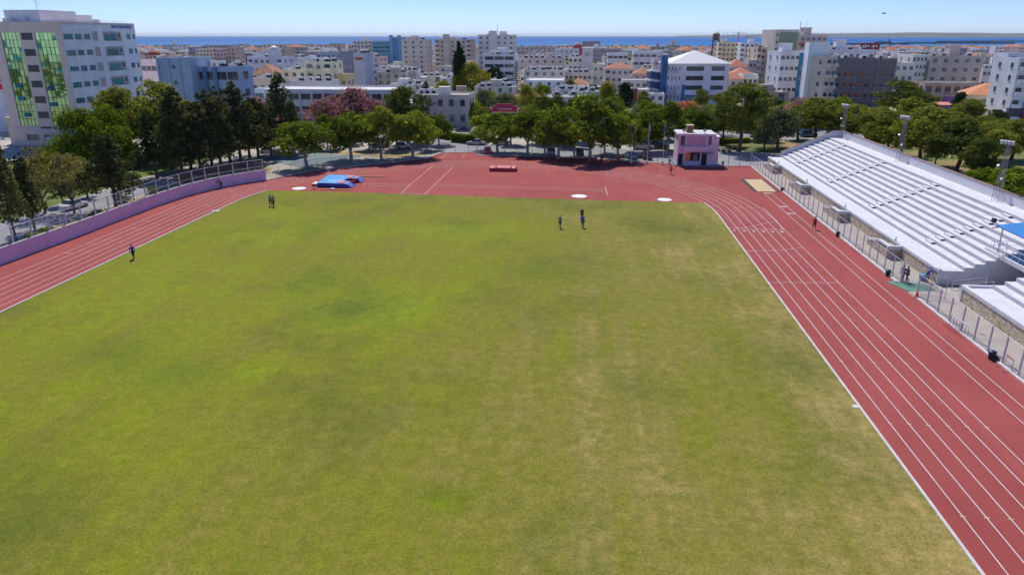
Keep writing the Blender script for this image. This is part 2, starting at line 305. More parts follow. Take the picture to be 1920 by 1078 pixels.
# ---------------------------------------------------------------- mesh builder
class MB:
    def __init__(s): s.v = []; s.f = []; s.m = []
    def quad(s, pts, m=0):
        n = len(s.v); s.v += [tuple(p) for p in pts]; s.f.append(tuple(range(n, n+len(pts)))); s.m.append(m); return s
    def box(s, x0, x1, y0, y1, z0, z1, m=0, top=None):
        n = len(s.v)
        s.v += [(x0, y0, z0), (x1, y0, z0), (x1, y1, z0), (x0, y1, z0), (x0, y0, z1), (x1, y0, z1), (x1, y1, z1), (x0, y1, z1)]
        for k, f in enumerate(((0, 3, 2, 1), (4, 5, 6, 7), (0, 1, 5, 4), (1, 2, 6, 5), (2, 3, 7, 6), (3, 0, 4, 7))):
            s.f.append(tuple(n+i for i in f)); s.m.append(top if (k == 1 and top is not None) else m)
        return s
    def bx(s, c, d, rz=0, rx=0, ry=0, m=0):
        mt = Matrix.Translation(c) @ Matrix.Rotation(rz, 4, 'Z') @ Matrix.Rotation(ry, 4, 'Y') @ Matrix.Rotation(rx, 4, 'X')
        n = len(s.v); h = [k/2 for k in d]
        for x, y, z in ((-1, -1, -1), (1, -1, -1), (1, 1, -1), (-1, 1, -1), (-1, -1, 1), (1, -1, 1), (1, 1, 1), (-1, 1, 1)):
            s.v.append(tuple(mt @ Vector((x*h[0], y*h[1], z*h[2]))))
        for f in ((0, 3, 2, 1), (4, 5, 6, 7), (0, 1, 5, 4), (1, 2, 6, 5), (2, 3, 7, 6), (3, 0, 4, 7)):
            s.f.append(tuple(n+i for i in f)); s.m.append(m)
        return s
    def tube(s, p0, p1, r0, r1=None, n=8, m=0, cap=True):
        r1 = r0 if r1 is None else r1
        p0 = Vector(p0); p1 = Vector(p1); d = (p1-p0).normalized()
        a = d.orthogonal().normalized(); b = d.cross(a); k = len(s.v)
        for p, r in ((p0, r0), (p1, r1)):
            for i in range(n):
                t = 2*math.pi*i/n; s.v.append(tuple(p+a*(r*math.cos(t))+b*(r*math.sin(t))))
        for i in range(n):
            j = (i+1) % n; s.f.append((k+i, k+j, k+n+j, k+n+i)); s.m.append(m)
        if cap:
            s.f.append(tuple(k+n-1-i for i in range(n))); s.m.append(m); s.f.append(tuple(k+n+i for i in range(n))); s.m.append(m)
        return s
    def prism(s, poly, z0, z1, m=0, mtop=None):
        k = len(s.v); n = len(poly)
        s.v += [(p[0], p[1], z0) for p in poly]+[(p[0], p[1], z1) for p in poly]
        for i in range(n):
            j = (i+1) % n; s.f.append((k+i, k+j, k+n+j, k+n+i)); s.m.append(m)
        s.f.append(tuple(k+n+i for i in range(n))); s.m.append(m if mtop is None else mtop)
        s.f.append(tuple(k+n-1-i for i in range(n))); s.m.append(m)
        return s
    def pyramid(s, x0, x1, y0, y1, z0, z1, ridge=0.0, m=0, al='x'):
        n = len(s.v); cx, cy = (x0+x1)/2, (y0+y1)/2
        s.v += [(x0, y0, z0), (x1, y0, z0), (x1, y1, z0), (x0, y1, z0)]
        if al == 'x': s.v += [(cx-ridge, cy, z1), (cx+ridge, cy, z1)]; fs = ((0, 1, 5, 4), (1, 2, 5), (2, 3, 4, 5), (3, 0, 4), (0, 3, 2, 1))
        else: s.v += [(cx, cy-ridge, z1), (cx, cy+ridge, z1)]; fs = ((0, 1, 4), (1, 2, 5, 4), (2, 3, 5), (3, 0, 4, 5), (0, 3, 2, 1))
        for f in fs: s.f.append(tuple(n+i for i in f)); s.m.append(m)
        return s
    def ell(s, c, r, nu=10, nv=6, m=0, half=False):
        k = len(s.v); v0 = 0 if half else -nv
        rows = list(range(v0, nv+1))
        for j in rows:
            t = (math.pi/2)*j/nv
            for i in range(nu):
                a = 2*math.pi*i/nu; s.v.append((c[0]+r[0]*math.cos(t)*math.cos(a), c[1]+r[1]*math.cos(t)*math.sin(a), c[2]+r[2]*math.sin(t)))
        for j in range(len(rows)-1):
            for i in range(nu):
                i2 = (i+1) % nu; s.f.append((k+j*nu+i, k+j*nu+i2, k+(j+1)*nu+i2, k+(j+1)*nu+i)); s.m.append(m)
        return s
    def mesh(s, name, mats, smooth=False):
        me = bpy.data.meshes.new(name); me.from_pydata(s.v, [], s.f)
        for mm in (mats if isinstance(mats, (list, tuple)) else [mats]): me.materials.append(mm)
        me.polygons.foreach_set('material_index', s.m)
        if smooth: me.polygons.foreach_set('use_smooth', [True]*len(s.f))
        me.update(); return me
    def build(s, name, mats, parent=None, smooth=False, loc=None, rz=0):
        return link(s.mesh(name, mats, smooth), name, parent, loc, rz)
def link(me, name, parent=None, loc=None, rz=0, scale=None):
    o = bpy.data.objects.new(name, me); C.objects.link(o)
    if parent: o.parent = parent
    if loc is not None: o.location = loc
    if rz: o.rotation_euler = (0, 0, rz)
    if scale: o.scale = scale
    return o
def tag(o, label=None, cat=None, group=None, kind=None):
    if label: o['label'] = label
    if cat: o['category'] = cat
    if group: o['group'] = group
    if kind: o['kind'] = kind
    return o
def thing(name, label, cat, loc=(0, 0, 0), rz=0, group=None):
    o = bpy.data.objects.new(name, None); C.objects.link(o); o.location = loc; o.rotation_euler = (0, 0, rz)
    o.empty_display_size = 0.3
    return tag(o, label, cat, group)
def struct(name, mb, m): o = mb.build(name, m); o['kind'] = 'structure'; return o
def copy_tree(o, parent=None):
    c = o.copy(); C.objects.link(c); c.parent = parent
    for ch in list(o.children): copy_tree(ch, c)
    return c
def text_mesh(s, size, ext, m, name='lettering'):
    cu = bpy.data.curves.new(name, 'FONT'); cu.body = s; cu.size = size; cu.extrude = ext; cu.align_x = 'CENTER'
    o = bpy.data.objects.new(name, cu); C.objects.link(o)
    dg = bpy.context.evaluated_depsgraph_get(); me = bpy.data.meshes.new_from_object(o.evaluated_get(dg))
    bpy.data.objects.remove(o); me.materials.clear(); me.materials.append(m); me.name = name
    return me
def resample(pts, step):
    out = [Vector(pts[0])]; 
    seg = [(Vector(a), Vector(b)) for a, b in zip(pts, pts[1:])]
    tot = sum((b-a).length for a, b in seg); n = max(1, round(tot/step)); L = tot/n; d = 0; want = L; 
    for a, b in seg:
        l = (b-a).length
        while want <= d+l+1e-6 and len(out) <= n:
            out.append(a.lerp(b, (want-d)/l)); want += L
        d += l
    return out
def strip(mb, pts, w, z, m=0):
    P = [Vector((p[0], p[1], 0)) for p in pts]; k = len(mb.v)
    for i, p in enumerate(P):
        d = (P[min(i+1, len(P)-1)]-P[max(i-1, 0)]).normalized(); nrm = Vector((-d.y, d.x, 0))*(w/2)
        mb.v += [(p.x+nrm.x, p.y+nrm.y, z), (p.x-nrm.x, p.y-nrm.y, z)]
    for i in range(len(P)-1):
        mb.f.append((k+2*i+1, k+2*i+3, k+2*i+2, k+2*i)); mb.m.append(m)
def ribbon_box(mb, pts, w, z0, z1, m=0, mtop=None):
    P = [Vector((p[0], p[1], 0)) for p in pts]; k = len(mb.v)
    for i, p in enumerate(P):
        d = (P[min(i+1, len(P)-1)]-P[max(i-1, 0)]).normalized(); nrm = Vector((-d.y, d.x, 0))*(w/2)
        for z in (z0, z1): mb.v += [(p.x+nrm.x, p.y+nrm.y, z), (p.x-nrm.x, p.y-nrm.y, z)]
    for i in range(len(P)-1):
        a = k+4*i; b = a+4
        for f, mm in (((a, b, b+2, a+2), m), ((a+1, a+3, b+3, b+1), m), ((a+2, b+2, b+3, a+3), m if mtop is None else mtop)):
            mb.f.append(f); mb.m.append(mm)
    for a in (k, k+4*(len(P)-1)): mb.f.append((a, a+1, a+3, a+2)); mb.m.append(m)

# ================================================================ GROUND, SEA, TRACK
XR, XL, CX, CY, RI = 19.6, -53.3, -16.85, 102.0, 36.45
Y0 = -30.0
def coast():
    pts = []
    for i in range(60):
        x = -2600+i*100
        y = 1500+40*math.sin(i*0.9)+25*math.sin(i*2.3) + (max(0, x-300)*0.42 if x < 1500 else 504)
        pts.append((x, y))
    return pts
cl = coast()
g = MB(); g.quad([(-2600, -400, 0), (3300, -400, 0)]+[(x, y, 0) for x, y in reversed(cl)])
struct('ground', g, M['ground'])
g = MB(); g.quad([(-45000, -1000, -1.5), (45000, -1000, -1.5), (45000, 60000, -1.5), (-45000, 60000, -1.5)])
struct('sea', g, M['sea'])
# far headland across the bay
g = MB(); pr = []
hr = random.Random(3)
for i in range(61):
    px = 1270+i*22; D = 17500-i*40
    x, y, Z, F = ray(px, 68); t = D/F; x *= t; y *= t
    e = min(1, i/11.0)
    h = 24+ (6+70*e*(0.82+0.13*math.sin(i*0.37)+0.05*math.sin(i*1.3)) + hr.uniform(-2, 2))*min(1, 0.25+e)
    pr.append((x, y, h))
k = 0
for x, y, h in pr:
    s0 = 0.985
    g.v += [(x*0.90, y*0.90, -3), (x*0.945, y*0.945, h*0.28), (x*s0, y*s0, h*0.85), (x*1.03, y*1.03, h), (x*1.25, y*1.25, -3)]
for i in range(60):
    for j in range(4):
        a = i*5+j; g.f.append((a, a+5, a+6, a+1)); g.m.append(0)
struct('headland', g, mat('distant scrub hills', (0.085, 0.095, 0.085), 0.95, 0.35, 0.0016, fine=0.0))

wallpts = [(-66.0, Y0), (-65.2, 40), (-64.6, 70), (-64.0, 82), (-63.9, 92), (-63.7, 100), (-63.0, 107), (-61.4, 112.5), (-58.9, 117.3), (-56.0, 120.9)]
linkpts = [(-56.0, 120.9), (-51.45, 129.9), (-46.5, 134.6), (-41.5, 138.8), (-37.2, 142.8), (-32.6, 146.6), (-30.9, 154.9)]
farpts = [(-30.9, 154.9), (-23.4, 156.2), (-22.5, 152.0), (-14, 152.1), (-5.9, 151.9), (3, 149.6), (10.4, 147.2), (17.9, 145.2)]
gatepts = [(26.4, 143.4), (32.95, 144.1)]
# red synthetic surface of the whole oval and its run-offs
out = wallpts+linkpts[1:]+farpts[1:]+[(18.3, 143.2), (26.4, 143.4), (32.85, 144.1), (32.85, Y0)]
g = MB(); g.quad([(x, y, 0.03) for x, y in reversed(out)]); struct('running_track', g, M['tartan'])
# infield grass
arcR = [(CX+RI*math.cos(a), CY+RI*math.sin(a)) for a in [R(t) for t in (0, 3, 6, 9, 12)]]
arcL = [(CX+RI*math.cos(a), CY+RI*math.sin(a)) for a in [R(t) for t in (164, 168, 172, 176, 180)]]
gr = [(XR, Y0)]+arcR+[(17.4, 109.95), (-0.3, 110.1), (-33.9, 111.9), (-50.3, 112.2)]+arcL+[(XL, Y0)]
g = MB(); g.quad([(x, y, 0.04) for x, y in gr]); struct('infield_grass', g, M['grass'])
# kerb between grass and lane one
g = MB(); ribbon_box(g, [(XR+0.02, Y0)]+[(CX+(RI+0.02)*math.cos(R(t)), CY+(RI+0.02)*math.sin(R(t))) for t in (0, 2, 4, 6, 8, 10, 12.5)], 0.17, 0.0, 0.10)
ribbon_box(g, [(XL-0.02, Y0)]+[(CX-(RI+0.02)*math.cos(R(t)), CY+(RI+0.02)*math.sin(R(t))) for t in (0, 2, 4, 6, 8, 10, 12, 14, 16.2)], 0.17, 0.0, 0.10)
struct('track_kerb', g, M['kerb'])
# lane lines and other painted markings
g = MB(); LW = 0.055; LZ = 0.045
for k in range(0, 7):
    r = RI+1.22*k
    arc = [(CX+r*math.cos(R(t)), CY+r*math.sin(R(t))) for t in range(0 if k else 13, 181 if k else 165, 3)]
    pts = ([(CX+r, Y0)] if k else [])+arc+([(CX-r, Y0)] if k else [])
    strip(g, pts, LW, LZ+0.0002*k)
for x in (29.62, 30.86): strip(g, [(x, Y0), (x, 118.0)], LW, LZ)
def seg(a, b, w=LW, z=LZ+0.003, m=0): strip(g, [a, b], w, z, m)
for y in (118.0, 108.3, 103.9): strip(g, [(29.62, y), (30.86, y)], 0.34, LZ+0.004)
seg((XR+.1, 94.55), (26.95, 94.45), 0.08)                              # finish line with lane numbers
seg((XR+.1, 72.2), (26.95, 72.9))
strip(g, [(19.7, 83.8), (21.5, 84.0), (23.2, 84.35), (24.9, 84.95), (26.0, 85.5), (26.9, 86.0)], LW, LZ+.003)
strip(g, [(20.1, 94.5), (21.6, 95.0), (23.0, 95.8), (24.5, 97.0), (25.7, 98.1), (26.9, 98.9)], LW, LZ+.004)
strip(g, [(22.6, 107.0), (27.1, 107.0), (27.05, 99.1), (26.75, 94.5)], LW, LZ+.005)
for k in range(6):                                                      # dashed break lines leading into the straight
    x0 = XR+1.22*k+0.45
    for j in range(9):
        y = 96.3+k*0.9+j*1.0
        dx = -0.012*(j*j)*0.55
        seg((x0+0.5+dx, y), (x0+0.46+dx, y+0.42), 0.05, LZ+.002)
def radial(deg, r0, r1, m=0, w=LW):
    a = R(deg); seg((CX+r0*math.cos(a), CY+r0*math.sin(a)), (CX+r1*math.cos(a), CY+r1*math.sin(a)), w, LZ+.003, m)
for deg, k0, k1, m in ((9, 0, 2, 0), (12, 3, 5, 0), (16, 1, 3, 0), (22, 0, 3, 1), (26, 3, 6, 0), (31, 2, 4, 0), (36, 0, 2, 0), (44, 4, 6, 1), (52, 1, 3, 0), (160, 2, 3, 0), (163, 3, 4, 1), (167, 4, 5, 0), (171, 2, 3, 1), (174, 1, 2, 0)):
    radial(deg, RI+1.22*k0, RI+1.22*k1, m)
for y, k, m in ((100.5, 2, 0), (97.2, 3, 1), (95.5, 4, 0), (90.6, 5, 0), (89.0, 3, 1), (86.5, 4, 0), (81.0, 4, 0), (79.0, 5, 1), (75.0, 5, 0)):
    seg((XL-1.22*k, y), (XL-1.22*(k+1), y), LW, LZ+.003, m)
for y in (53.2, 43.6, 33.9, 62.4, 24.2):                                # yellow hurdle marks across the lane lines
    for k in range(0, 7):
        x = XR+1.22*k; seg((x-0.14, y+.02*k), (x+0.14, y+.02*k), 0.07, LZ+.006, 1)
def P2(l): return [G(*q) for q in l]
# javelin and pole vault runways in the D area
for l in ([(684, 345.2), (768, 346.6)], [(690, 349.0), (770, 350)], [(815, 346.6), (1060, 352.8), (1136, 356.2)], [(812, 349.6), (1060, 356.4), (1137, 359.8)],
          [(751, 363), (767, 350), (770, 346.5), (811, 312)], [(796, 365.3), (812, 350.2), (815, 346.8), (851, 312.6)], [(751, 363), (796, 365.3)],
          [(827, 298), (839, 287.5)], [(864.5, 297), (873, 288)], [(1135, 350.5), (1139, 367)], [(679, 348.5), (684, 345)]):
    strip(g, P2(l), 0.06, LZ+.004)
for cpx in ((561, 354), (1086, 368.5), (1246, 375)):
    c = G(*cpx); seg((c[0]-2.1, c[1]), (c[0]-1.25, c[1])); seg((c[0]+1.25, c[1]), (c[0]+2.1, c[1]))
strip(g, P2([(1300, 380), (1180, 376.5), (1086, 373)]), .0001, LZ)
o = g.build('track_markings', [M['line'], M['yline']]); o['kind'] = 'structure'
for k in range(6):                                                      # lane numbers
    o = link(text_mesh(str(k+1), 1.15, 0.001, M['line']), 'lane_number', None, (XR+1.22*k+0.62, 92.9, LZ+.004)); o['kind'] = 'structure'
    o.scale = (0.95, 1, 1)
# throwing circles
for i, (cpx, rr, lb) in enumerate((((561, 354), 1.15, 'white round throwing circle beside the blue pole vault mat'), ((1086, 368.5), 1.25, 'white round throwing circle behind the two walkers on the grass'), ((1246, 375), 1.12, 'white round throwing circle nearest the start of the right bend'))):
    c = G(*cpx); ci = MB(); ci.prism([(rr*math.cos(2*math.pi*t/40), rr*math.sin(2*math.pi*t/40)) for t in range(40)], 0, 0.03)
    o = ci.build('throwing_circle', M['white'], None, False, (c[0], c[1], 0.03)); tag(o, lb, 'throwing circle', 'white throwing circles at the edge of the infield')
# concrete strips, paved walk by the stand
g = MB(); g.box(32.85, 33.12, 73.6, 144.3, 0, 0.16).box(32.85, 33.12, Y0, 69.3, 0, 0.16); struct('fence_kerb', g, M['kerb'])
g = MB(); g.quad([(33.12, Y0, 0.035), (52, Y0, 0.035), (52, 150, 0.035), (33.12, 144.6, 0.035)]); struct('paved_walk', g, M['paving'])
g = MB(); ribbon_box(g, linkpts, 0.22, 0, 0.12); ribbon_box(g, farpts, 0.22, 0, 0.12); ribbon_box(g, [(26.6, 143.55), (32.9, 144.25)], 0.2, 0, 0.1); struct('edge_kerb', g, M['kerb'])
# roads and yards
g = MB()
g.quad([(-79, -30, .02), (-71, -30, .02), (-71.2, 100, .02), (-70.8, 122, .02), (-66, 139, .02), (-58, 146, .02), (-40, 150.5, .02), (-30.9, 155.2, .02), (-22, 157, .02), (-8, 153, .02), (8, 149.5, .02), (19, 146.5, .02), (27, 144.2, .02), (33, 145, .02), (41, 148, .02), (52, 156, .02), (40, 158, .02), (24, 163, .02), (0, 165, .02), (-20, 168, .02), (-31, 170, .02), (-45, 160, .02), (-60, 156, .02), (-72, 150, .02), (-79, 120, .02)])
struct('access_road', g, M['asphalt2'])
g = MB()
g.quad([(-160, 178, .018), (-60, 181, .018), (-20, 180, .018), (40, 186, .018), (140, 203, .018), (210, 216, .018), (208, 231, .018), (138, 218, .018), (40, 201, .018), (-20, 200, .018), (-60, 198, .018), (-160, 192, .018)])
g.quad([(-33, 168, .019), (-24, 180, .019), (-36, 183, .019), (-45, 160, .019)])
struct('avenue', g, M['asphalt'])
g = MB()
g.quad([(-160, 195.3, .05), (-60, 201.3, .05), (40, 204.3, .05), (40, 201.5, .05), (-60, 198.5, .05), (-160, 192.5, .05)]); struct('pavement', g, M['conc'])
g = MB(); g.quad([(-66.5, 143.5, .028), (-53.5, 132.5, .028), (-47, 148.6, .028), (-60, 152.2, .028)]); struct('tennis_court', g, mat('grey blue court paint', (0.17, 0.22, 0.23), 0.9, 0.12, 0.5))
g = MB(); g.quad([(-60, 152.6, .03), (-47, 149, .03), (-40, 147, .03), (-33.5, 152, .03), (-38, 156, .03), (-48, 158, .03)]); g.quad([(-70.5, 60, .03), (-66.1, 60, .03), (-64.9, 100, .03), (-62, 114, .03), (-57, 121, .03), (-60, 133, .03), (-67, 136, .03), (-70.2, 120, .03)])
struct('dry_verge', g, mat('dry verge grass', (0.36, 0.27, 0.12), 0.95, 0.45, 0.25))
g = MB(); g.quad([(50.6, 20, .012), (230, 20, .012), (230, 190, .012), (140, 198, .012), (70, 186, .012), (30, 181, .012), (30, 166, .012), (52, 157.5, .012)]); struct('park_lawn', g, M['park'])
g = MB(); g.quad([(-79.5, 40, .012), (-130, 40, .012), (-112, 150, .012), (-75, 148, .012), (-79.5, 120, .012)]); struct('garden_lawn', g, mat('shaded lawn', (0.11, 0.15, 0.02), 0.95, 0.4, 0.15))
g = MB(); sg = [(28.85, 119.2), (31.95, 119.4), (31.95, 130.0), (28.85, 129.8)]
g.prism(sg, 0.03, 0.07); struct('sand_pit', g, M['sand'])
g = MB(); g.box(28.2, 28.85, 119.2, 130, 0.03, 0.09).box(31.95, 32.35, 119.2, 130, 0.03, 0.09).box(28.2, 32.35, 130.0, 130.25, 0.03, 0.09); struct('sand_pit_border', g, mat('dark rubber border', (0.075, 0.055, 0.05), 0.9, 0.2, 1))
g = MB(); g.quad([(31.9, 73.8, .062), (32.9, 70.9, .062), (35.9, 71.3, .062), (35.7, 73.3, .062), (33.6, 73.9, .062)]); struct('green_carpet', g, mat('faded green carpet', (0.12, 0.27, 0.19), 0.95, 0.15, 1))
g = MB()
for c, s in ((G(1606, 763), (0.5, 0.45)), (G(405, 396), (1.2, .6))): g.box(c[0]-s[0]/2, c[0]+s[0]/2, c[1]-s[1]/2, c[1]+s[1]/2, .03, .075)
struct('drain_cover', g, M['kerb'])

# ================================================================ STADIUM: WALLS, FENCES, STANDS
w = MB(); sm = resample(wallpts, 2.0)
ribbon_box(w, [(p.x, p.y) for p in sm], 0.28, 0, 1.78)
wt = thing('boundary_wall', 'long curved lilac pink boundary wall along the left bend of the track', 'wall', (0, 0, 0))
w.build('wall', M['pinkwall'], wt)
c = MB(); ribbon_box(c, [(p.x, p.y) for p in sm], 0.34, 1.78, 1.86); c.build('coping', M['kerb'], wt)

def fence(name, label, pts, h, step, pm, pr=0.05, z0=0.0, square=False, off=(0, 0), midrail=False, wm='wire', group=None):
    t = thing(name, label, 'fence', (0, 0, 0), 0, group)
    P = resample([(p[0]+off[0], p[1]+off[1], 0) for p in pts], step)
    pmb = MB()
    if square: pmb.box(-pr, pr, -pr, pr, 0, h)
    else: pmb.tube((0, 0, 0), (0, 0, h), pr, n=6)
    me = pmb.mesh('post', pm)
    for p in P: link(me, 'post', t, (p.x, p.y, z0))
    r = MB()
    for a, b in zip(P, P[1:]):
        r.tube((a.x, a.y, z0+h-0.04), (b.x, b.y, z0+h-0.04), 0.028, n=5)
        if midrail: r.tube((a.x, a.y, z0+h*0.5), (b.x, b.y, z0+h*0.5), 0.02, n=5)
    r.build('top_rail', pm, t)
    wmb = MB()
    for a, b in zip(P, P[1:]): wmb.quad([(a.x, a.y, z0+0.08), (b.x, b.y, z0+0.08), (b.x, b.y, z0+h-0.06), (a.x, a.y, z0+h-0.06)])
    wmb.build('wire_mesh', M[wm], t)
    return t
fence('chain_link_fence', 'post and wire fence standing behind the long pink wall', wallpts[2:], 2.5, 2.75, M['post'], 0.07, 1.2, True, off=(-0.35, 0), midrail=True, wm='wire2')
fence('chain_link_fence', 'chain link fence along the far left bend beneath the white trunked trees', linkpts, 2.1, 2.9, M['galv'], 0.04, 0.1, wm='wire2')
fence('chain_link_fence', 'chain link fence behind the red high jump mat in front of parked cars', farpts, 2.1, 3.0, M['galv'], 0.04, 0.1, wm='wire2')
fence('chain_link_fence', 'short fence between the pink building and the stand corner', gatepts, 2.3, 2.3, M['galv'], 0.05, 0.05, wm='wire')
fence('track_side_fence', 'row of lilac steel posts between the track and the long white stand', [(32.98, 144.1), (33.3, 138), (33.35, 73.6)], 2.25, 2.2, M['post'], 0.048, 0.0, True)
fence('track_side_fence', 'row of lilac steel posts between the track and the near white stand', [(33.3, 69.6), (33.3, 25.6)], 2.25, 2.2, M['post'], 0.055, 0.0, True)
# gate leaves with upright bars
for nm, a, b, lb in (('barred_gate', (33.35, 73.4), (36.2, 72.0), 'far leaf of the open barred steel gate between the two stands'), ('barred_gate', (33.35, 69.7), (35.6, 68.9), 'near leaf of the open barred steel gate beside the second stand')):
    t = thing(nm, lb, 'gate', (a[0], a[1], 0.04), math.atan2(b[1]-a[1], b[0]-a[0])); L = math.hypot(b[0]-a[0], b[1]-a[1])
    g = MB()
    for z in (0.12, 2.1): g.tube((0, 0, z), (L, 0, z), 0.035, n=6)
    for x in (0.03, L): g.tube((x, 0, 0), (x, 0, 2.15), 0.035, n=6)
    g.build('gate_frame', M['post'], t)
    g = MB()
    for i in range(1, int(L/0.16)): g.tube((i*0.16, 0, 0.12), (i*0.16, 0, 2.1), 0.012, n=4)
    g.build('bar_panel', M['galv'], t)

# ---- grandstand: profile of tiers run along Y
SX = 36.75; TX0 = 39.25; RUN = 0.95; RISE = 0.40; ZW = 1.5
def tiers(n): # (x, z) profile of tier tops
    pts = [(SX+0.3, ZW), (TX0, ZW)]
    for k in range(n):
        x = TX0+RUN*k; z = ZW+RISE*(k+1)
        pts += [(x, z), (x+RUN, z)]
    return pts
def run_profile(mb, prof, ya, yb, m=0, riser=None):
    k = len(mb.v); n = len(prof)
    for y in (ya, yb): mb.v += [(x, y, z) for x, z in prof]
    for i in range(n):
        j = (i+1) % n; mb.f.append((k+i, k+j, k+n+j, k+n+i))
        mb.m.append(riser if riser and i > 0 and abs(prof[i][0]-prof[j][0]) < 1e-6 and prof[j][1] > prof[i][1] else m)
    mb.f.append(tuple(k+i for i in range(n))); mb.m.append(m)
    mb.f.append(tuple(k+n+n-1-i for i in range(n))); mb.m.append(m)
BX = 50.2
st = thing('grandstand', 'long white stepped grandstand with stone front wall beside the sand pit', 'grandstand', (SX, 110, 0))
def sb(mb, name, m, parent): return mb.build(name, m, parent, loc=(-SX, -110, 0))
pf = tiers(10); top = pf[-1][1]
body = MB(); run_profile(body, [(SX+0.3, 0.02)]+pf[:-1]+[(BX, top), (BX, 0.02)], 73.4, 146.4, 0, 1)
sb(body, 'seating_tiers', [M['stand'], M['riser']], st)
fw = MB(); fw.box(SX, SX+0.297, 73.4, 146.4, 0.02, 1.32); sb(fw, 'stone_front_wall', M['stone'], st)
fc = MB(); fc.box(SX-0.06, SX+0.36, 73.34, 146.4, 1.32, 1.62); sb(fc, 'front_parapet', M['stand'], st)
fe = MB(); fe.box(SX-0.03, SX+0.30, 73.32, 73.397, 0.02, 1.32); sb(fe, 'end_pier', M['stand'], st)
bw = MB(); bw.box(BX+.002, BX+0.25, 78.0, 146.65, 0.02, top+1.2)
run_profile(bw, [(TX0-0.1, 0.02), (TX0-0.1, 2.5), (BX-1.3, top+1.2), (BX, top+1.2), (BX, 0.02)], 146.402, 146.65)
sb(bw, 'back_wall', M['standwall'], st)
bc = MB(); bc.box(BX-0.05, BX+0.33, 77.9, 146.75, top+1.2, top+1.3)
run_profile(bc, [(TX0-0.18, 2.5), (TX0-0.18, 2.6), (BX-1.32, top+1.3), (BX-0.052, top+1.3), (BX-0.052, top+1.2), (BX-1.3, top+1.2)], 146.36, 146.70)
sb(bc, 'wall_coping', M['coping'], st)
step_me = MB().box(-0.42, 0.0, -0.75, 0.75, 0, RISE*0.5).mesh('aisle_step', [M['stand']])
for y in (137.5, 119.0, 100.8, 83.0):
    for k in range(9):
        link(step_me, 'aisle_step', st, (TX0+RUN*(k+1)-SX-0.002, y-110, ZW+RISE*(k+1)+0.002))
        f = MB(); 
step_shade_me = MB().box(-0.42, -0.003, -0.765, -0.753, 0.01, RISE*0.48).mesh('step_end_shade', [mat('painted step end shade', (0.10, 0.095, 0.11), 0.9, 0.2, 2)])  # dark sheets paint the shade on the camera-facing step ends
for y in (137.5, 119.0, 100.8, 83.0):
    for k in range(9): link(step_shade_me, 'step_end_shade', st, (TX0+RUN*(k+1)-SX-0.002, y-110, ZW+RISE*(k+1)+0.004))
for y in (136.4, 118.0, 99.6, 82.3):                                   # outside stairs with stone walls
    blk = MB(); blk.box(35.25, SX-0.002, y, y+0.28, 0.02, 1.12); blk.box(35.25, 35.55, y+0.282, y+6.3, 0.02, 0.5)
    run_profile_pts = [(y+0.282, 0.5), (y+0.282, 1.12), (y+3.0, 1.12), (y+6.3, 0.52)]
    k = len(blk.v)
    for x in (35.25, 35.55): blk.v += [(x, a, b) for a, b in run_profile_pts]
    for i in range(4):
        j = (i+1) % 4; blk.f.append((k+i, k+j, k+4+j, k+4+i)); blk.m.append(0)
    blk.f += [(k, k+1, k+2, k+3), (k+7, k+6, k+5, k+4)]; blk.m += [0, 0]
    sb(blk, 'stair_wall', M['stone'], st)
    cpg = MB(); cpg.box(35.18, SX-0.064, y-0.05, y+0.33, 1.12, 1.52)
    cpg.bx((35.4, y+1.65, 1.42), (0.42, 2.7, 0.2)); cpg.bx((35.4, y+4.6, 1.10), (0.42, 3.5, 0.2), rx=-0.20)
    sb(cpg, 'stair_coping', M['stand'], st)
    lan = MB(); lan.box(35.552, SX-0.002, y+0.282, y+3.0, 0.02, 1.1)
    for i in range(6): lan.box(35.552, SX-0.002, y+3.0+i*0.5, y+3.5+i*0.5, 0.02, 1.1-0.17*(i+1))
    sb(lan, 'stair', M['conc'], st)
    hr_ = MB(); hr_.tube((SX+0.1, y+2.2, 1.62), (SX+0.1, y+2.2, 2.05), 0.05, n=6).box(SX+0.02, SX+0.2, y+2.12, y+2.5, 1.62, 1.68); sb(hr_, 'tap_post', M['galv'], st)

# near stand
s2 = thing('grandstand', 'second white stepped stand nearest the camera at the right edge', 'grandstand', (SX, 45, 0))
def sb2(mb, name, m): return mb.build(name, m, s2, loc=(-SX, -45, 0))
pf2 = tiers(10)
b2 = MB(); run_profile(b2, [(SX+0.3, 0.02)]+pf2[:-1]+[(BX, top), (BX, 0.02)], 14, 68.0, 0, 1); sb2(b2, 'seating_tiers', [M['stand'], M['riser']])
fw = MB(); fw.box(SX, SX+0.297, 14, 68.0, 0.02, 1.32); sb2(fw, 'stone_front_wall', M['stone'])
fc = MB(); fc.box(SX-0.06, SX+0.36, 14, 68.62, 1.32, 1.66).box(SX+0.362, TX0+1.0, 68.3, 68.6, 1.32, 1.66).box(SX-0.02, SX+0.30, 68.3, 68.6, 0.02, 1.32).box(SX+0.3, TX0+1, 68.002, 68.298, 0.02, 1.47); sb2(fc, 'front_parapet', M['stand'])
for y in (24, 45):
    for k in range(9): link(step_me, 'aisle_step', s2, (TX0+RUN*(k+1)-SX-0.002, y-45, ZW+RISE*(k+1)+0.002))
bw = MB(); bw.box(BX+.002, BX+0.25, 14, 66.5, 0.02, top+1.2); sb2(bw, 'back_wall', M['standwall'])

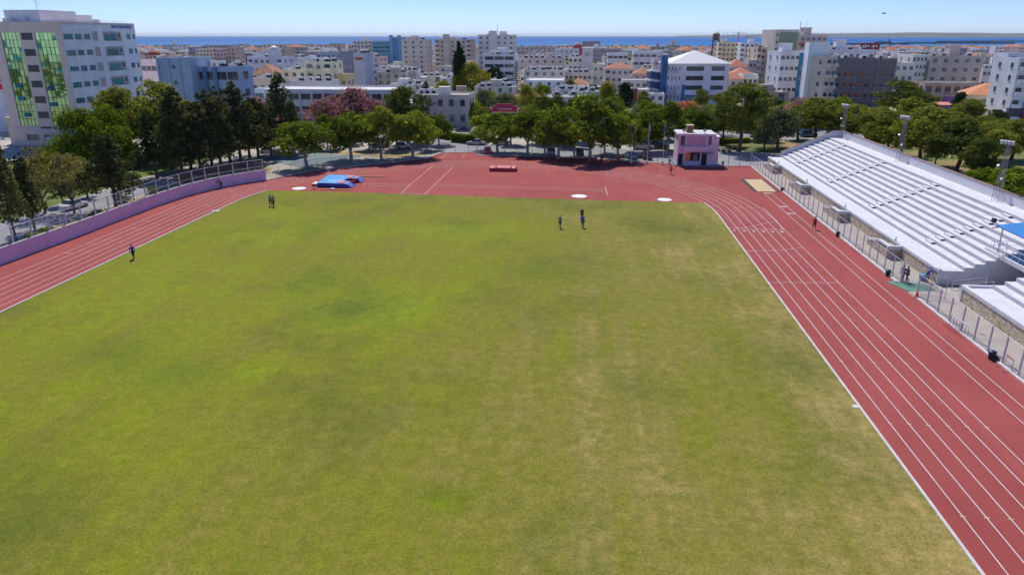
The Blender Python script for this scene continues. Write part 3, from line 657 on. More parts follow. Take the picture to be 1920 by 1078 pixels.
# pavilion platform between the two stands, blue sheet roof on posts
pv = thing('roofed_platform', 'railed white platform under a blue corrugated roof between the two stands', 'platform', (42.6, 70, 0))
def pb(mb, name, m): return mb.build(name, m, pv, loc=(-42.6, -70, 0))
d = MB(); d.box(42.55, 50.0, 64.6, 73.39, 2.95, 3.2); d.box(42.56, 50.0, 73.392, 76.2, 3.1, 3.2); pb(d, 'deck', M['stand'])
d = MB(); d.box(42.3, 42.548, 64.6, 76.2, 2.93, 3.36); pb(d, 'deck_edge', M['stand'])
d = MB(); d.box(47.5, 50.0, 66.5, 72.5, 0.02, 2.948).box(43.2, 49.8, 68.1, 68.35, .02, 2.948); pb(d, 'undercroft_wall', mat('blue grey render', (0.22, 0.27, 0.40), 0.8, 0.1, 0.5))
r_ = MB()
for y in [64.7+1.15*i for i in range(10)]: r_.tube((42.45, y, 3.36), (42.45, y, 4.4), 0.03, n=5)
for z in (3.85, 4.4): r_.tube((42.45, 64.7, z), (42.45, 75.6, z), 0.03, n=5)
for z in (3.8, 4.2): r_.tube((42.45, 75.6, z), (46.5, 75.6, z), 0.03, n=5)
for x in (44.0, 46.5): r_.tube((x, 75.6, 3.2), (x, 75.6, 4.2), 0.03, n=5)
pb(r_, 'railing', M['steel'])
for y in (65.0, 74.6):
    for x in (42.7, 49.8): MB().tube((0, 0, 0), (0, 0, 2.9 if x < 45 else 3.9), 0.07, n=8).build('post', M['post'], pv, loc=(x-42.6, y-70, 3.2))
rf = MB(); n = 56
for i in range(n):
    y = 63.2+i*(12.0/n); z = 0.05*(i % 2); z2 = 0.05*((i+1) % 2); yy = y+12.0/n
    rf.quad([(42.2, y, 5.98+z), (51.0, y, 7.2+z), (51.0, yy, 7.2+z2), (42.2, yy, 5.98+z2)])
    rf.quad([(42.2, yy, 5.93+z2), (51.0, yy, 7.15+z2), (51.0, y, 7.15+z), (42.2, y, 5.93+z)])
pb(rf, 'roof', mat('blue roof sheet', (0.035, 0.25, 0.62), 0.5, 0.08, 0.5))
rb = MB(); rb.bx((42.55, 69.4, 5.93), (0.1, 11.6, 0.12)); rb.bx((46.7, 65.0, 6.45), (9.2, 0.1, 0.12), ry=-0.129); rb.bx((46.2, 74.6, 6.45), (9.2, 0.1, 0.12), ry=-0.129); pb(rb, 'roof_beams', M['post'])
t = thing('floodlight', 'small dark floodlight on the tip of the blue roof', 'floodlight', (42.0, 75.2, 6.1))
MB().bx((0, 0, 0.38), (0.42, 0.3, 0.34), rx=0.4).build('lamp_head', M['black'], t); MB().tube((0, 0, 0), (0, 0, 0.25), 0.04, n=6).build('bracket', M['galv'], t)
t = thing('ramp', 'small railed concrete ramp between the two white stands', 'ramp', (37.4, 71.0, 0.04))
r_ = MB(); r_.quad([(0, -0.7, 0), (3.2, -0.7, 0.5), (3.2, 0.7, 0.5), (0, 0.7, 0)]); r_.quad([(0, -0.7, 0), (3.2, -0.7, 0), (3.2, -0.7, 0.5)]); r_.box(3.2, 5.6, -0.7, 0.7, 0, 0.5); r_.build('slope', M['conc'], t)
r_ = MB()
for yy in (-0.66, 0.66):
    r_.tube((0.1, yy, 0.95), (3.2, yy, 1.45), 0.03, n=5); r_.tube((0.1, yy, 0.6), (3.2, yy, 1.1), 0.025, n=5)
    for x in (0.1, 1.6, 3.2): r_.tube((x, yy, 0.15*x), (x, yy, 0.95+0.16*x), 0.03, n=5)
r_.build('handrail', M['steel'], t)
t = thing('changing_block', 'pale blue box room under the platform between the stands', 'building', (46.2, 70.7, 0))
MB().box(-1.2, 1.2, -1.1, 1.1, 0.04, 2.5).build('wall', mat('pale blue paint', (0.25, 0.42, 0.70), 0.7, 0.05, 0.5), t); MB().box(-0.4, 0.4, -1.13, -1.1, 0.05, 2.05).build('door', M['frame'], t)

# ---- floodlight masts on the back of the stand
def mast(x, y, h, label):
    t = thing('floodlight_mast', label, 'floodlight mast', (x, y, top+0.003), 0, 'lattice floodlight masts along the top of the stand')
    g = MB(); w0, w1 = 0.36, 0.16
    L = [[(sx*w0, sy*w0, 0), (sx*w1, sy*w1, h)] for sx, sy in ((-1, -1), (1, -1), (1, 1), (-1, 1))]
    for a, b in L: g.tube(a, b, 0.026, n=4)
    g.build('mast_legs', M['galv'], t); g = MB(); N = 11
    for i in range(N):
        f0, f1 = i/N, (i+1)/N
        for q in range(4):
            A, B = L[q], L[(q+1) % 4]
            pA = Vector(A[0]).lerp(Vector(A[1]), f0); pB = Vector(B[0]).lerp(Vector(B[1]), f1); pC = Vector(B[0]).lerp(Vector(B[1]), f0)
            g.tube(pA, pB, 0.011, n=3); g.tube(pA, pC, 0.011, n=3)
    g.build('lattice_bracing', M['galv'], t)
    g = MB(); g.tube((-0.85, -0.2, h), (0.85, -0.2, h), 0.04, n=6); g.box(-0.3, 0.3, -0.4, 0.4, h-0.1, h-0.02); g.build('crossbar', M['galv'], t)
    for i in range(4):
        lm = MB().bx((-0.63+0.42*i, -0.35, h+0.28), (0.36, 0.16, 0.40), rx=0.45, rz=0).build('lamp', [M['galv']], t)
        MB().bx((-0.63+0.42*i, -0.45, h+0.26), (0.31, 0.03, 0.35), rx=0.45).build('lens', mat('lamp lens', (0.40, 0.44, 0.52), 0.3, 0.1, 1), lm)
    for zz, lx in ((h*0.62, -0.45), (h*0.40, 0.30)):
        lm = MB().bx((lx, -0.35, zz), (0.28, 0.26, 0.26), rx=0.6).build('spot_lamp', M['galv'], t)
    t.rotation_euler = (0, 0, R(-58)); return t
mast(49.75, 144.9, 6.0, 'lattice floodlight mast in the far corner of the white stand')
mast(49.75, 118.1, 6.6, 'lattice floodlight mast halfway along the back wall of the stand')
mast(49.75, 89.6, 6.7, 'lattice floodlight mast with bright four lamp head nearest the right edge')

# ---- pink two storey building
pk = thing('clubhouse', 'two storey pink building with a flat white roof beside the sand pit', 'building', (22.2, 143.0, 0.03))
b = MB(); b.box(-3.7, 3.2, 0, 6.2, 0.25, 5.95); b.box(3.2, 4.15, 0.25, 5.6, 0.25, 5.6); b.build('wall', M['pinkbld'], pk)
b = MB(); b.box(-4.1, 4.5, -0.6, 6.6, 0, 0.25); b.build('plinth', mat('blue grey plinth', (0.20, 0.25, 0.36), 0.9, 0.1, 1), pk)
b = MB(); b.box(-3.95, 3.45, -0.15, 6.4, 5.95, 6.25); b.box(3.452, 4.4, 0.1, 5.8, 5.6, 5.75); b.build('roof', M['roofw'], pk)
b = MB(); b.box(-3.98, 3.47, -0.20, -0.153, 5.93, 6.27); b.build('fascia', M['pinkbld'], pk)
b = MB(); b.box(-2.65, 2.1, -0.62, 0, 2.9, 3.85, 0); b.build('balcony', M['pinkbld'], pk)
b = MB()
for x in (-2.17, 1.75): b.box(x-0.07, x+0.07, -0.06, 0, 3.86, 5.8)
b.build('pilasters', M['pinkbld'], pk)
for x0, x1 in ((-2.08, -0.3), (-0.2, 1.6)): MB().box(x0, x1, -0.03, 0.0, 3.9, 5.8).build('shutter', M['pinkdark'], pk)
def window(parent, x, y, z, w, h, rz=0, fm='frame', gm='glass', mull=1, name='window', sill=True):
    f = MB(); t = 0.06
    f.box(-w/2, w/2, -0.05, 0, -h/2, -h/2+t).box(-w/2, w/2, -0.05, 0, h/2-t, h/2).box(-w/2, -w/2+t, -0.05, 0, -h/2+t, h/2-t).box(w/2-t, w/2, -0.05, 0, -h/2+t, h/2-t)
    for k in range(mull): xx = -w/2+w*(k+1)/(mull+1); f.box(xx-0.025, xx+0.025, -0.045, 0, -h/2+t, h/2-t)
    if sill: f.box(-w/2-0.06, w/2+0.06, -0.12, 0, -h/2-0.08, -h/2-0.002)
    o = f.build(name, M[fm], parent, loc=(x, y, z), rz=rz)
    MB().box(-w/2+t, w/2-t, -0.02, -0.004, -h/2+t, h/2-t).build('pane', M[gm], o)
    return o
window(pk, -2.85, 0, 4.95, 0.85, 1.85, mull=0); window(pk, 2.35, 0, 4.95, 0.75, 1.85, mull=1, fm='wframe')
def door(parent, x, y, z, w, h, rz=0, m='dark'):
    f = MB(); f.box(-w/2, -w/2+.07, -.04, 0, 0, h).box(w/2-.07, w/2, -.04, 0, 0, h).box(-w/2+.07, w/2-.07, -.04, 0, h-.07, h)
    o = f.build('door', M['frame'], parent, loc=(x, y, z), rz=rz); MB().box(-w/2+.07, w/2-.07, -0.02, -0.004, 0, h-.07).build('door_leaf', M[m], o); return o
door(pk, -3.05, 0, 0.25, 0.95, 2.2); door(pk, 1.5, 0, 0.25, 1.1, 2.35)
b = MB(); b.box(-2.2, 0.7, -0.55, -0.02, 0.25, 1.05); b.build('counter', mat('pale lilac render', (0.55, 0.50, 0.66), 0.8, 0.05, 0.5), pk)
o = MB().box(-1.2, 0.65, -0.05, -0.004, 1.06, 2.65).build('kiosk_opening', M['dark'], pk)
MB().box(-0.6, 0.2, -0.09, -0.055, 1.1, 2.3).build('shelf_goods', mat('kiosk goods', (0.25, 0.16, 0.14), 0.8, 0.7, 2.5), o)
MB().box(-2.1, -1.25, -0.10, -0.004, 1.06, 2.65).build('orange_shutter', M['orange'], pk)
b = MB(); b.box(0.75, 3.15, -1.0, 0, 2.62, 2.72); b.build('canopy', mat('blue canopy', (0.16, 0.24, 0.42), 0.6, 0.1, 1), pk)
t = thing('air_cooler', 'rusty orange box cooler standing on the pink building roof', 'cooler', (20.85, 145.6, 6.29))
MB().box(-0.65, 0.65, -0.6, 0.6, 0.0, 1.35).build('casing', mat('rusty tan sheet', (0.40, 0.22, 0.08), 0.8, 0.3, 1.5), t)
MB().tube((0, -0.60, 0.72), (0, -0.64, 0.72), 0.42, n=16).build('vent', mat('rust brown', (0.26, 0.11, 0.05), 0.9, 0.2, 2), t); MB().box(-0.70, 0.70, -0.64, 0.64, 1.35, 1.42).build('lid', M['roofw'], t)
for x, y, lb in ((19.6, 144.2, 'small satellite dish on the roof, left of the orange cooler'), (23.6, 144.3, 'small satellite dish on the roof, right of the orange cooler')):
    t = thing('satellite_dish', lb, 'satellite dish', (x, y, 6.29), 0.3); MB().tube((0, 0, 0), (0, 0, 0.4), 0.03, n=6).build('stand', M['galv'], t)
    MB().tube((0, -0.05, 0.55), (0, 0.06, 0.60), 0.36, 0.08, n=14).build('dish', mat('grey dish', (0.2, 0.2, 0.22), 0.6, 0.1, 1), t)

# ---- flagpoles
def flagpole(px, py, h, col, label, fz, fl=1.3):
    x, y = G(px, py); t = thing('flagpole', label, 'flagpole', (x, y, 0.03), 0, 'flagpoles left of the pink building')
    MB().box(-0.22, 0.22, -0.22, 0.22, 0, 0.75).build('base', M['wframe'], t); MB().tube((0, 0, 0.75), (0, 0, h), 0.06, 0.035, n=8).build('pole', M['steel'], t)
    MB().ell((0, 0, h), (0.07, 0.07, 0.07), 8, 4).build('finial', M['steel'], t)
    f = MB(); 
    for i in range(7):
        z0 = h-fz-i*fl/7; z1 = z0-fl/7; r0 = 0.06+0.13*math.sin(math.pi*(i+0.3)/7.6); r1 = 0.06+0.13*math.sin(math.pi*(i+1.3)/7.6)
        f.tube((0.10+0.02*math.sin(i*1.7), 0, z0), (0.10+0.02*math.sin((i+1)*1.7), 0, z1), r0, r1, n=7)
    f.build('furled_flag', mat('flag '+label[:12], col, 0.8, 0.25, 3), t)
flagpole(1183, 306, 7.7, (0.02, 0.02, 0.10), 'white flagpole with navy furled flag, leftmost of the three', 0.2, 1.9)
flagpole(1213, 308.5, 8.0, (0.55, 0.48, 0.58), 'white flagpole with pale furled flag, middle of the three', 0.5, 1.1)
flagpole(1242, 309.5, 8.3, (0.10, 0.07, 0.42), 'white flagpole with violet furled flag, nearest the pink building', 0.6, 1.3)
t = thing('banner_pole', 'tall red banner on a pole rising over the trees beside the flagpoles', 'banner', (*G(1187, 262), 0))
MB().tube((0, 0, 0), (0, 0, 12.3), 0.1, 0.07, n=8).build('pole', M['galv'], t); MB().box(-0.42, 0.42, -0.10, 0.10, 9.0, 12.2).build('banner', mat('red banner', (0.50, 0.06, 0.06), 0.7, 0.15, 1), t)
MB().box(-0.45, 0.45, -0.12, 0.12, 12.2, 12.4).build('cap', M['wframe'], t)

# ---- jump mats and other athletics gear
bm = thing('pole_vault_mat', 'large blue pole vault landing mat with red collar pads', 'landing mat', (-41.6, 119.0, 0.03))
b = MB()
poly = [(-3.0, -3.55), (1.2, -3.75), (1.2, -1.1), (0.55, -0.2), (1.2, 0.9), (1.2, 3.7), (-3.55, 3.9)]
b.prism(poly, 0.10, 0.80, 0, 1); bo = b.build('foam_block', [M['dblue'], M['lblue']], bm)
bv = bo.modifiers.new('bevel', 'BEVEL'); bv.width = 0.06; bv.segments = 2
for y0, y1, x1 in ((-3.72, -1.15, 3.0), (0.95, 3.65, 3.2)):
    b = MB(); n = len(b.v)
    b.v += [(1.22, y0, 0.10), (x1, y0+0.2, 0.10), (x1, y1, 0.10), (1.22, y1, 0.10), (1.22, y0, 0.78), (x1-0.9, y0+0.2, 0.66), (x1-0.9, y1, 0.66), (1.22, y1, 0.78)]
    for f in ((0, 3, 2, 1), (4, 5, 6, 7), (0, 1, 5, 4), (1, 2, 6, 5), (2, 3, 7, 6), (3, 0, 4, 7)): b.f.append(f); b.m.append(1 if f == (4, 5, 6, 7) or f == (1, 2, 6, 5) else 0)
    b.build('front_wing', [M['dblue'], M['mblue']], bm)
    b = MB(); b.bx((0.95, (y0+y1)/2, 0.84), (1.0, (y1-y0)*0.75, 0.06), ry=0.06); b.build('collar_pad', M['rpad'], bm)
    b = MB(); b.bx((1.9, y1-0.1 if y0 < 0 else y0+0.1, 0.5), (1.9, 0.16, 0.5)); b.build('inner_side', M['red'], bm)
b = MB(); b.box(-3.4, 1.0, -3.4, 3.5, 0, 0.10); b.build('base_pallet', M['black'], bm)
b = MB(); b.ell((-1.2, 0.3, 0.74), (1.9, 2.6, 0.16), 18, 5, half=True); b.build('cover_crease', M['lblue'], bm, smooth=True)
t = thing('foam_block', 'small faded red pad lying behind the blue mat', 'pad', (-45.4, 117.2, 0.03)); MB().box(-0.5, 0.45, -0.9, 0.9, 0, 0.4).build('pad', M['rpad'], t); MB().box(-0.5, 0.45, -0.9, 0.9, 0.4, 0.43).build('pad_top', M['wframe'], t)
def bar(a, b_, m, label, cat='bar', r=0.05):
    A = G(*a); B = G(*b_); c = ((A[0]+B[0])/2, (A[1]+B[1])/2); L = math.hypot(A[0]-B[0], A[1]-B[1])
    t = thing('vault_upright_base', label, cat, (c[0], c[1], 0.03), math.atan2(B[1]-A[1], B[0]-A[0]))
    MB().box(-L/2, L/2, -0.13, 0.13, 0.02, 0.14).build('slide_rail', m, t); MB().box(-L/2-0.02, -L/2+0.3, -0.2, 0.2, 0.0, 0.2).build('foot', M['red'], t)
    return t
t = bar((588, 355.5), (659, 357.3), M['orange'], 'long orange slide rail lying in front of the blue mat'); MB().box(-0.35, 0.35, -0.18, 0.3, 0.14, 0.22).build('carriage', M['white'], t)
bar((672, 332.3), (722, 332.8), mat('tan wood', (0.50, 0.36, 0.16), 0.8, 0.1, 2), 'long tan slide rail lying behind the blue mat')
rm = thing('high_jump_mat', 'sagging red high jump landing mat at the top of the bend', 'landing mat', (-15.0, 134.6, 0.03))
b = MB(); b.box(-2.55, 2.55, -1.4, 1.5, 0.05, 0.68); bo = b.build('foam_block', M['red'], rm); bv = bo.modifiers.new('bevel', 'BEVEL'); bv.width = 0.12; bv.segments = 3
for x in (-2.0, 2.05):
    b = MB(); b.ell((x, 0, 0.66), (0.6, 1.35, 0.18), 14, 4, half=True); b.build('end_cushion', M['rpad'], rm, smooth=True)
b = MB(); b.box(-1.3, 1.3, -1.3, 1.35, 0.68, 0.71); b.build('top_cover', M['rpad'], rm)
for x in (-1.15, 1.65): MB().tube((x, -1.2, 0.68), (x, -1.2, 1.15), 0.03, n=6).box(x-0.15, x+0.15, -1.3, -1.1, 0.68, 0.74).build('strap_buckle', M['black'], rm)

def hurdle(x, y, rz, label, col='red', z=0.03, tilt=0, group='hurdles left beside the track'):
    t = thing('hurdle', label, 'hurdle', (x, y, z), rz, group); t.rotation_euler = (tilt, 0, rz)
    g = MB()
    for s in (-0.55, 0.55): g.tube((s, 0, 0.03), (s, 0, 0.95), 0.022, n=5)
    g.build('uprights', M['galv'], t); MB().box(-0.6, 0.6, -0.012, 0.012, 0.92, 1.02).build('crossbar', M['white'] if col == 'w' else M['rpad'], t)
    for s in (-0.55, 0.55): MB().box(s-0.03, s+0.03, -0.02, 0.65, 0.0, 0.05).build('foot', M['rpad'], t)
wa = [(131, 444, 'hurdle leaning by the pink wall, nearest the left edge'), (248, 403, 'reddish hurdle against the pink wall, left of a pair'), (259, 398, 'pale hurdle against the pink wall, right of a pair')]
for px, py, lb in wa: x, y = G(px, py); hurdle(x, y, R(95), lb)
hurdle(*G(1607, 470), R(80), 'white hurdle at the fence, farther of two by the stone stairs', 'w'); hurdle(*G(1613, 474), R(86), 'white hurdle at the fence, nearer of two by the stone stairs', 'w')
hurdle(*G(1889, 693), R(84), 'single low hurdle by the fence at the right edge')
x0, y0 = G(1797, 622)
for i, o_ in enumerate(('farthest', 'second from the far end', 'middle one', 'second from the near end', 'nearest')):
    hurdle(x0+0.05*i-0.1, y0+0.9-0.42*i, R(88), f'white hurdle nested in the stack by the near fence, {o_}', 'w', group='nested stack of hurdles')
def bin_(px, py, label, s=0.8, blob=False):
    x, y = G(px, py); t = thing('rubbish_bin', label, 'bin', (x, y, 0.03), 0.3, 'dark bins along the track fence')
    MB().tube((0, 0, 0), (0, 0, 0.72*s), 0.24*s, 0.33*s, n=12).build('tub', M['black'], t)
    MB().ell((0, 0, 0.72*s), (0.34*s, 0.34*s, 0.14*s), 12, 4, half=True).build('bag', mat('dark blue bin bag', (0.03, 0.05, 0.10), 0.35, 0.3, 4), t, smooth=True)
bin_(1466, 359, 'dark bin by the near corner of the sand pit'); bin_(1570, 444, 'dark bin on the fence kerb beside the runner in red')
bin_(1664, 518, 'dark bin beside the green carpet', 0.85); bin_(1858, 674, 'dark bin with bag slumped beside it near the last hurdle', 0.9); bin_(1355, 309, 'dark bin beside the pink building corner')
t = thing('bin_bag', 'small black bag slumped against the nearest bin', 'bag', (*G(1866, 678), 0.03)); MB().ell((0, 0, 0.18), (0.3, 0.24, 0.22), 10, 4).build('sack', M['black'], t, smooth=True); MB().tube((0, 0, 0.36), (0.03, 0, 0.5), 0.05, 0.09, n=7).build('knot', M['black'], t)
t = thing('blue_tub', 'round bright blue tub by the man bending at the gate', 'tub', (35.9, 74.6, 0.05)); MB().tube((0, 0, 0), (0, 0, 0.6), 0.28, 0.36, n=14).build('tub', mat('bright blue plastic', (0.02, 0.25, 0.60), 0.4, 0.1, 1), t); MB().ell((0, 0, 0.6), (0.36, 0.36, 0.1), 12, 3, half=True).build('lid', mat('cyan plastic', (0.05, 0.40, 0.65), 0.4, 0.1, 1), t)
for px, py, lb in ((1718, 559, 'orange traffic cone at the foot of the gate post'),):
    x, y = G(px, py); t = thing('traffic_cone', lb, 'cone', (x, y, 0.17)); MB().box(-0.2, 0.2, -0.2, 0.2, 0, 0.05).build('base', M['orange'], t); MB().tube((0, 0, 0.05), (0, 0, 0.62), 0.16, 0.04, n=12).build('cone', mat('orange red plastic', (0.75, 0.10, 0.03), 0.5, 0.1, 1), t)
t = thing('step_ladder', 'steel step ladder leaning on the fence beside two workers', 'ladder', (33.9, 74.6, 0.05), R(30)); g = MB()
for s in (-0.22, 0.22): g.tube((s, 0, 0), (s*0.7, 0.35, 2.1), 0.03, n=5)
g.build('rails', M['steel'], t); g = MB()
for i in range(1, 7): g.tube((-0.2, 0.05*i, 0.3*i), (0.2, 0.05*i, 0.3*i), 0.02, n=4)
g.build('rungs', M['steel'], t)
def bench(px, py, rz, label, m='red'):
    x, y = G(px, py); t = thing('bench', label, 'bench', (x, y, 0.03), rz, 'benches by the far fence')
    MB().box(-0.9, 0.9, -0.2, 0.2, 0.42, 0.48).build('seat', M[m], t); MB().box(-0.9, 0.9, 0.22, 0.27, 0.6, 0.9).build('backrest', M[m], t)
    for s in (-0.75, 0.75): MB().box(s-0.04, s+0.04, -0.18, 0.26, 0, 0.42).build('leg', M['galv'], t)
bench(1112, 304, 0.1, 'red bench in tree shade at the far fence, left one'); bench(1163, 304, 0.1, 'red bench in tree shade, between the big tree and the flagpoles')
# picnic table behind the clubhouse
for px, py, lb in ((1352, 283, 'picnic table right behind the pink building, left of two'), (1362, 286, 'picnic table right behind the pink building, right of two')):
    x, y = G(px, py); t = thing('picnic_table', lb, 'picnic table', (x, y, 0.02), 0.4, 'picnic tables'); MB().box(-1, 1, -0.4, 0.4, 0.7, 0.76).build('tabletop', M['conc'], t)
    for s in (-0.75, 0.75): MB().box(-1, 1, s-0.15, s+0.15, 0.4, 0.45).build('seat', M['conc'], t)
    MB().box(-0.8, -0.7, -0.8, 0.8, 0, 0.4).box(0.7, 0.8, -0.8, 0.8, 0, 0.4).box(-0.76, -0.70, -0.2, 0.2, .4, .7).box(0.7, 0.76, -0.2, 0.2, .4, .7).build('frame', M['rail'], t)

# ================================================================ CARS
def loft(mb, secs, m=0):
    k = len(mb.v); n = len(secs[0])
    for s in secs: mb.v += s
    for i in range(len(secs)-1):
        for j in range(n):
            a = k+i*n+j; b = k+i*n+(j+1) % n; mb.f.append((a, b, b+n, a+n)); mb.m.append(m)
    mb.f.append(tuple(k+n-1-j for j in range(n))); mb.m.append(m)
    kk = k+(len(secs)-1)*n; mb.f.append(tuple(kk+j for j in range(n))); mb.m.append(m)
def sec(x, w, z0, z1, r=0.12):
    return [(x, -w+r*.6, z0), (x, w-r*.6, z0), (x, w, z0+r), (x, w, z1-r), (x, w-r, z1), (x, -w+r, z1), (x, -w, z1-r), (x, -w, z0+r)]
def wheel_me():
    m = MB(); m.tube((0, -0.11, 0), (0, 0.11, 0), 0.32, n=14, m=0); m.tube((0, -0.118, 0), (0, 0.118, 0), 0.19, n=10, m=1)
    return m.mesh('wheel', [M['black'], M['galv']])
WHEEL = wheel_me(); LAMP = MB().bx((0, 0, 0), (0.08, 0.34, 0.13)).mesh('headlight', [M['wframe']]); TAIL = MB().bx((0, 0, 0), (0.06, 0.28, 0.14)).mesh('tail_light', [M['red']])
def car_proto(kind):
    t = bpy.data.objects.new('parked_car', None)
    L, Wd, H, hb = {'sedan': (4.4, .86, 1.42, .88), 'hatch': (3.9, .84, 1.48, .92), 'van': (4.8, .93, 1.95, 1.05), 'suv': (4.5, .91, 1.72, 1.05)}[kind]
    C.objects.link(t); h = L/2
    b = MB(); loft(b, [sec(-h, Wd*.86, .34, hb-.16), sec(-h+.25, Wd*.97, .24, hb-.02), sec(-h*.4, Wd, .20, hb+.02), sec(h*.35, Wd, .20, hb), sec(h-.5, Wd*.95, .22, hb-.12), sec(h-.05, Wd*.82, .30, hb-.26)])
    body = b.build('body', M['white'], t, smooth=False)
    bv = body.modifiers.new('bevel', 'BEVEL'); bv.width = 0.05; bv.segments = 2; bv.angle_limit = R(30)
    rear = {'sedan': -h+.75, 'hatch': -h+.12, 'van': -h+.08, 'suv': -h+.1}[kind]; front = {'sedan': h-1.35, 'hatch': h-1.05, 'van': h-.75, 'suv': h-1.25}[kind]
    r2 = rear+(.55 if kind == 'sedan' else .25); f2 = front-(.75 if kind != 'van' else .5)
    g = MB(); k = 0; z0 = hb-.03; z1 = H-.07
    g.v += [(rear, -Wd*.92, z0), (front, -Wd*.92, z0), (front, Wd*.92, z0), (rear, Wd*.92, z0), (r2, -Wd*.74, z1), (f2, -Wd*.74, z1), (f2, Wd*.74, z1), (r2, Wd*.74, z1)]
    for f in ((0, 3, 2, 1), (4, 5, 6, 7), (0, 1, 5, 4), (1, 2, 6, 5), (2, 3, 7, 6), (3, 0, 4, 7)): g.f.append(f); g.m.append(0)
    g.build('windows', M['glass'], t)
    rf = MB(); loft(rf, [sec(r2-.04, Wd*.74, z1-.02, H-.02, .03), sec((r2+f2)/2, Wd*.77, z1, H, .03), sec(f2+.04, Wd*.74, z1-.02, H-.03, .03)])
    for xx in ((rear+front)/2-.05, rear*.55+front*.45-.9 if kind in ('van', 'suv') else (rear+front)/2-.06):
        for s in (-1, 1): rf.bx((xx, s*Wd*.835, (z0+z1)/2), (.07, .05, z1-z0+.02), rx=s*0.33)
    rf.build('roof', M['white'], t)
    for x in (-h+.85, h-.85):
        for s in (-1, 1): link(WHEEL, 'wheel', t, (x, s*(Wd-.10), .32))
    for s in (-1, 1): link(LAMP, 'headlight', t, (h-.10, s*Wd*.58, hb-.36)); link(TAIL, 'tail_light', t, (-h+.02, s*Wd*.6, hb-.30))
    return t
CARP = {}
paint_cache = {}
def car(px, py, deg, kind, colname, col, label, group='cars parked beyond the fences', z=0.025, loc=None):
    x, y = loc if loc else G(px, py)
    if kind not in CARP: CARP[kind] = car_proto(kind); t = CARP[kind]
    else: t = copy_tree(CARP[kind])
    if colname not in paint_cache:
        m, nt, b = newmat('car paint '+colname); b.inputs['Base Color'].default_value = (*col, 1); b.inputs['Roughness'].default_value = 0.28; b.inputs['Coat Weight'].default_value = 0.5
        paint_cache[colname] = m
    for ch in t.children:
        if ch.name.startswith(('body', 'roof')): 
            ch.data = ch.data if ch.data.materials[0] == M['white'] and False else ch.data.copy(); ch.data.materials[0] = paint_cache[colname]
    t.location = (x, y, z); t.rotation_euler = (0, 0, R(deg)); tag(t, label, 'car', group); return t
WHT = (0.72, 0.72, 0.72); SIL = (0.42, 0.43, 0.45)
car(140, 391, 82, 'sedan', 'white', WHT, 'white car on the road behind the pink wall')
car(272, 312, 70, 'van', 'white', WHT, 'white van under dark trees left of the court')
car(248, 318, 65, 'suv', 'black', (0.02, 0.02, 0.025), 'black car next to the white van under dark trees')
car(504, 287, 20, 'sedan', 'white', WHT, 'white car parked beyond the tennis court')
car(660, 276, 12, 'hatch', 'silver', SIL, 'silver car in shade behind the white trunked trees, leftmost of three')
car(712, 277, 8, 'sedan', 'blue', (0.03, 0.07, 0.16), 'dark blue car in shade behind the white trunked trees, middle of three')
car(757, 279, 5, 'hatch', 'white', WHT, 'white hatchback in shade behind the white trunked trees')
car(868, 247, 182, 'sedan', 'navy', (0.015, 0.02, 0.05), 'dark navy saloon driving on the avenue', 'cars on the avenue')
car(838, 244, 178, 'hatch', 'black', (0.02, 0.02, 0.025), 'black car on the avenue beside the old beige building', 'cars on the avenue')
car(898, 255, 2, 'sedan', 'slate', (0.10, 0.11, 0.14), 'slate grey car on the avenue above the hedge end', 'cars on the avenue')
car(790, 246, 175, 'sedan', 'silver', SIL, 'silver car on the avenue left of the old beige building', 'cars on the avenue')
car(907, 241, 182, 'hatch', 'silver', SIL, 'small silver car on the avenue near the red fascia shops', 'cars on the avenue')
car(892, 272, 178, 'sedan', 'silver', SIL, 'silver saloon in front of the clipped hedge')
car(940, 271, 178, 'sedan', 'beige', (0.42, 0.38, 0.32), 'beige car half hidden right of the clipped hedge')
car(914, 288, 100, 'hatch', 'red', (0.40, 0.02, 0.05), 'dark red hatchback facing the far fence')
car(1033, 290, 95, 'suv', 'pearl', (0.50, 0.50, 0.55), 'pale grey car parked nose to the far fence')
car(1087, 290, 92, 'hatch', 'teal', (0.05, 0.12, 0.13), 'dark teal car parked nose to the far fence')
car(1180, 297, 120, 'hatch', 'iceblue', (0.33, 0.42, 0.48), 'pale blue hatchback behind the flagpoles')
car(1211, 298, 100, 'suv', 'darkgrn', (0.03, 0.05, 0.04), 'black green car behind the middle flagpole')
car(1206, 280, 10, 'van', 'white', WHT, 'white pickup van under trees beyond the flagpoles')
car(1236, 279, 8, 'suv', 'black', (0.02, 0.02, 0.025), 'black car under trees beyond the flagpoles')
for i, (px, py, dg, kd, cn, cc, lb) in enumerate(((1440, 256, 12, 'sedan', 'silver', SIL, 'silver car in park street shade, leftmost there'), (1475, 254, 12, 'hatch', 'white', WHT, 'white car parked in the street behind the dark pines'),
    (1515, 257, 14, 'suv', 'blue', (0.03, 0.07, 0.16), 'dark blue car parked in street above the stand corner'), (1640, 226, 14, 'van', 'white', WHT, 'white van parked right of the round green tree'), (1662, 222, 14, 'hatch', 'navy', (0.015, 0.02, 0.05), 'navy car parked beside the white van right of the round tree'),
    (1757, 218, 30, 'sedan', 'white', WHT, 'white car below the orange awning'), (1774, 222, 40, 'hatch', 'blue', (0.03, 0.07, 0.16), 'blue car below the orange awning'), (1408, 250, 12, 'suv', 'silver', SIL, 'silver off roader in street shade behind the tall pine'),
    (990, 232, 180, 'sedan', 'navy', (0.015, 0.02, 0.05), 'navy car before the red fascia shops'), (1860, 230, 60, 'van', 'white', WHT, 'white van on the road near the right edge'))):
    car(px, py, dg, kd, cn, cc, lb, 'cars in the streets around the park')

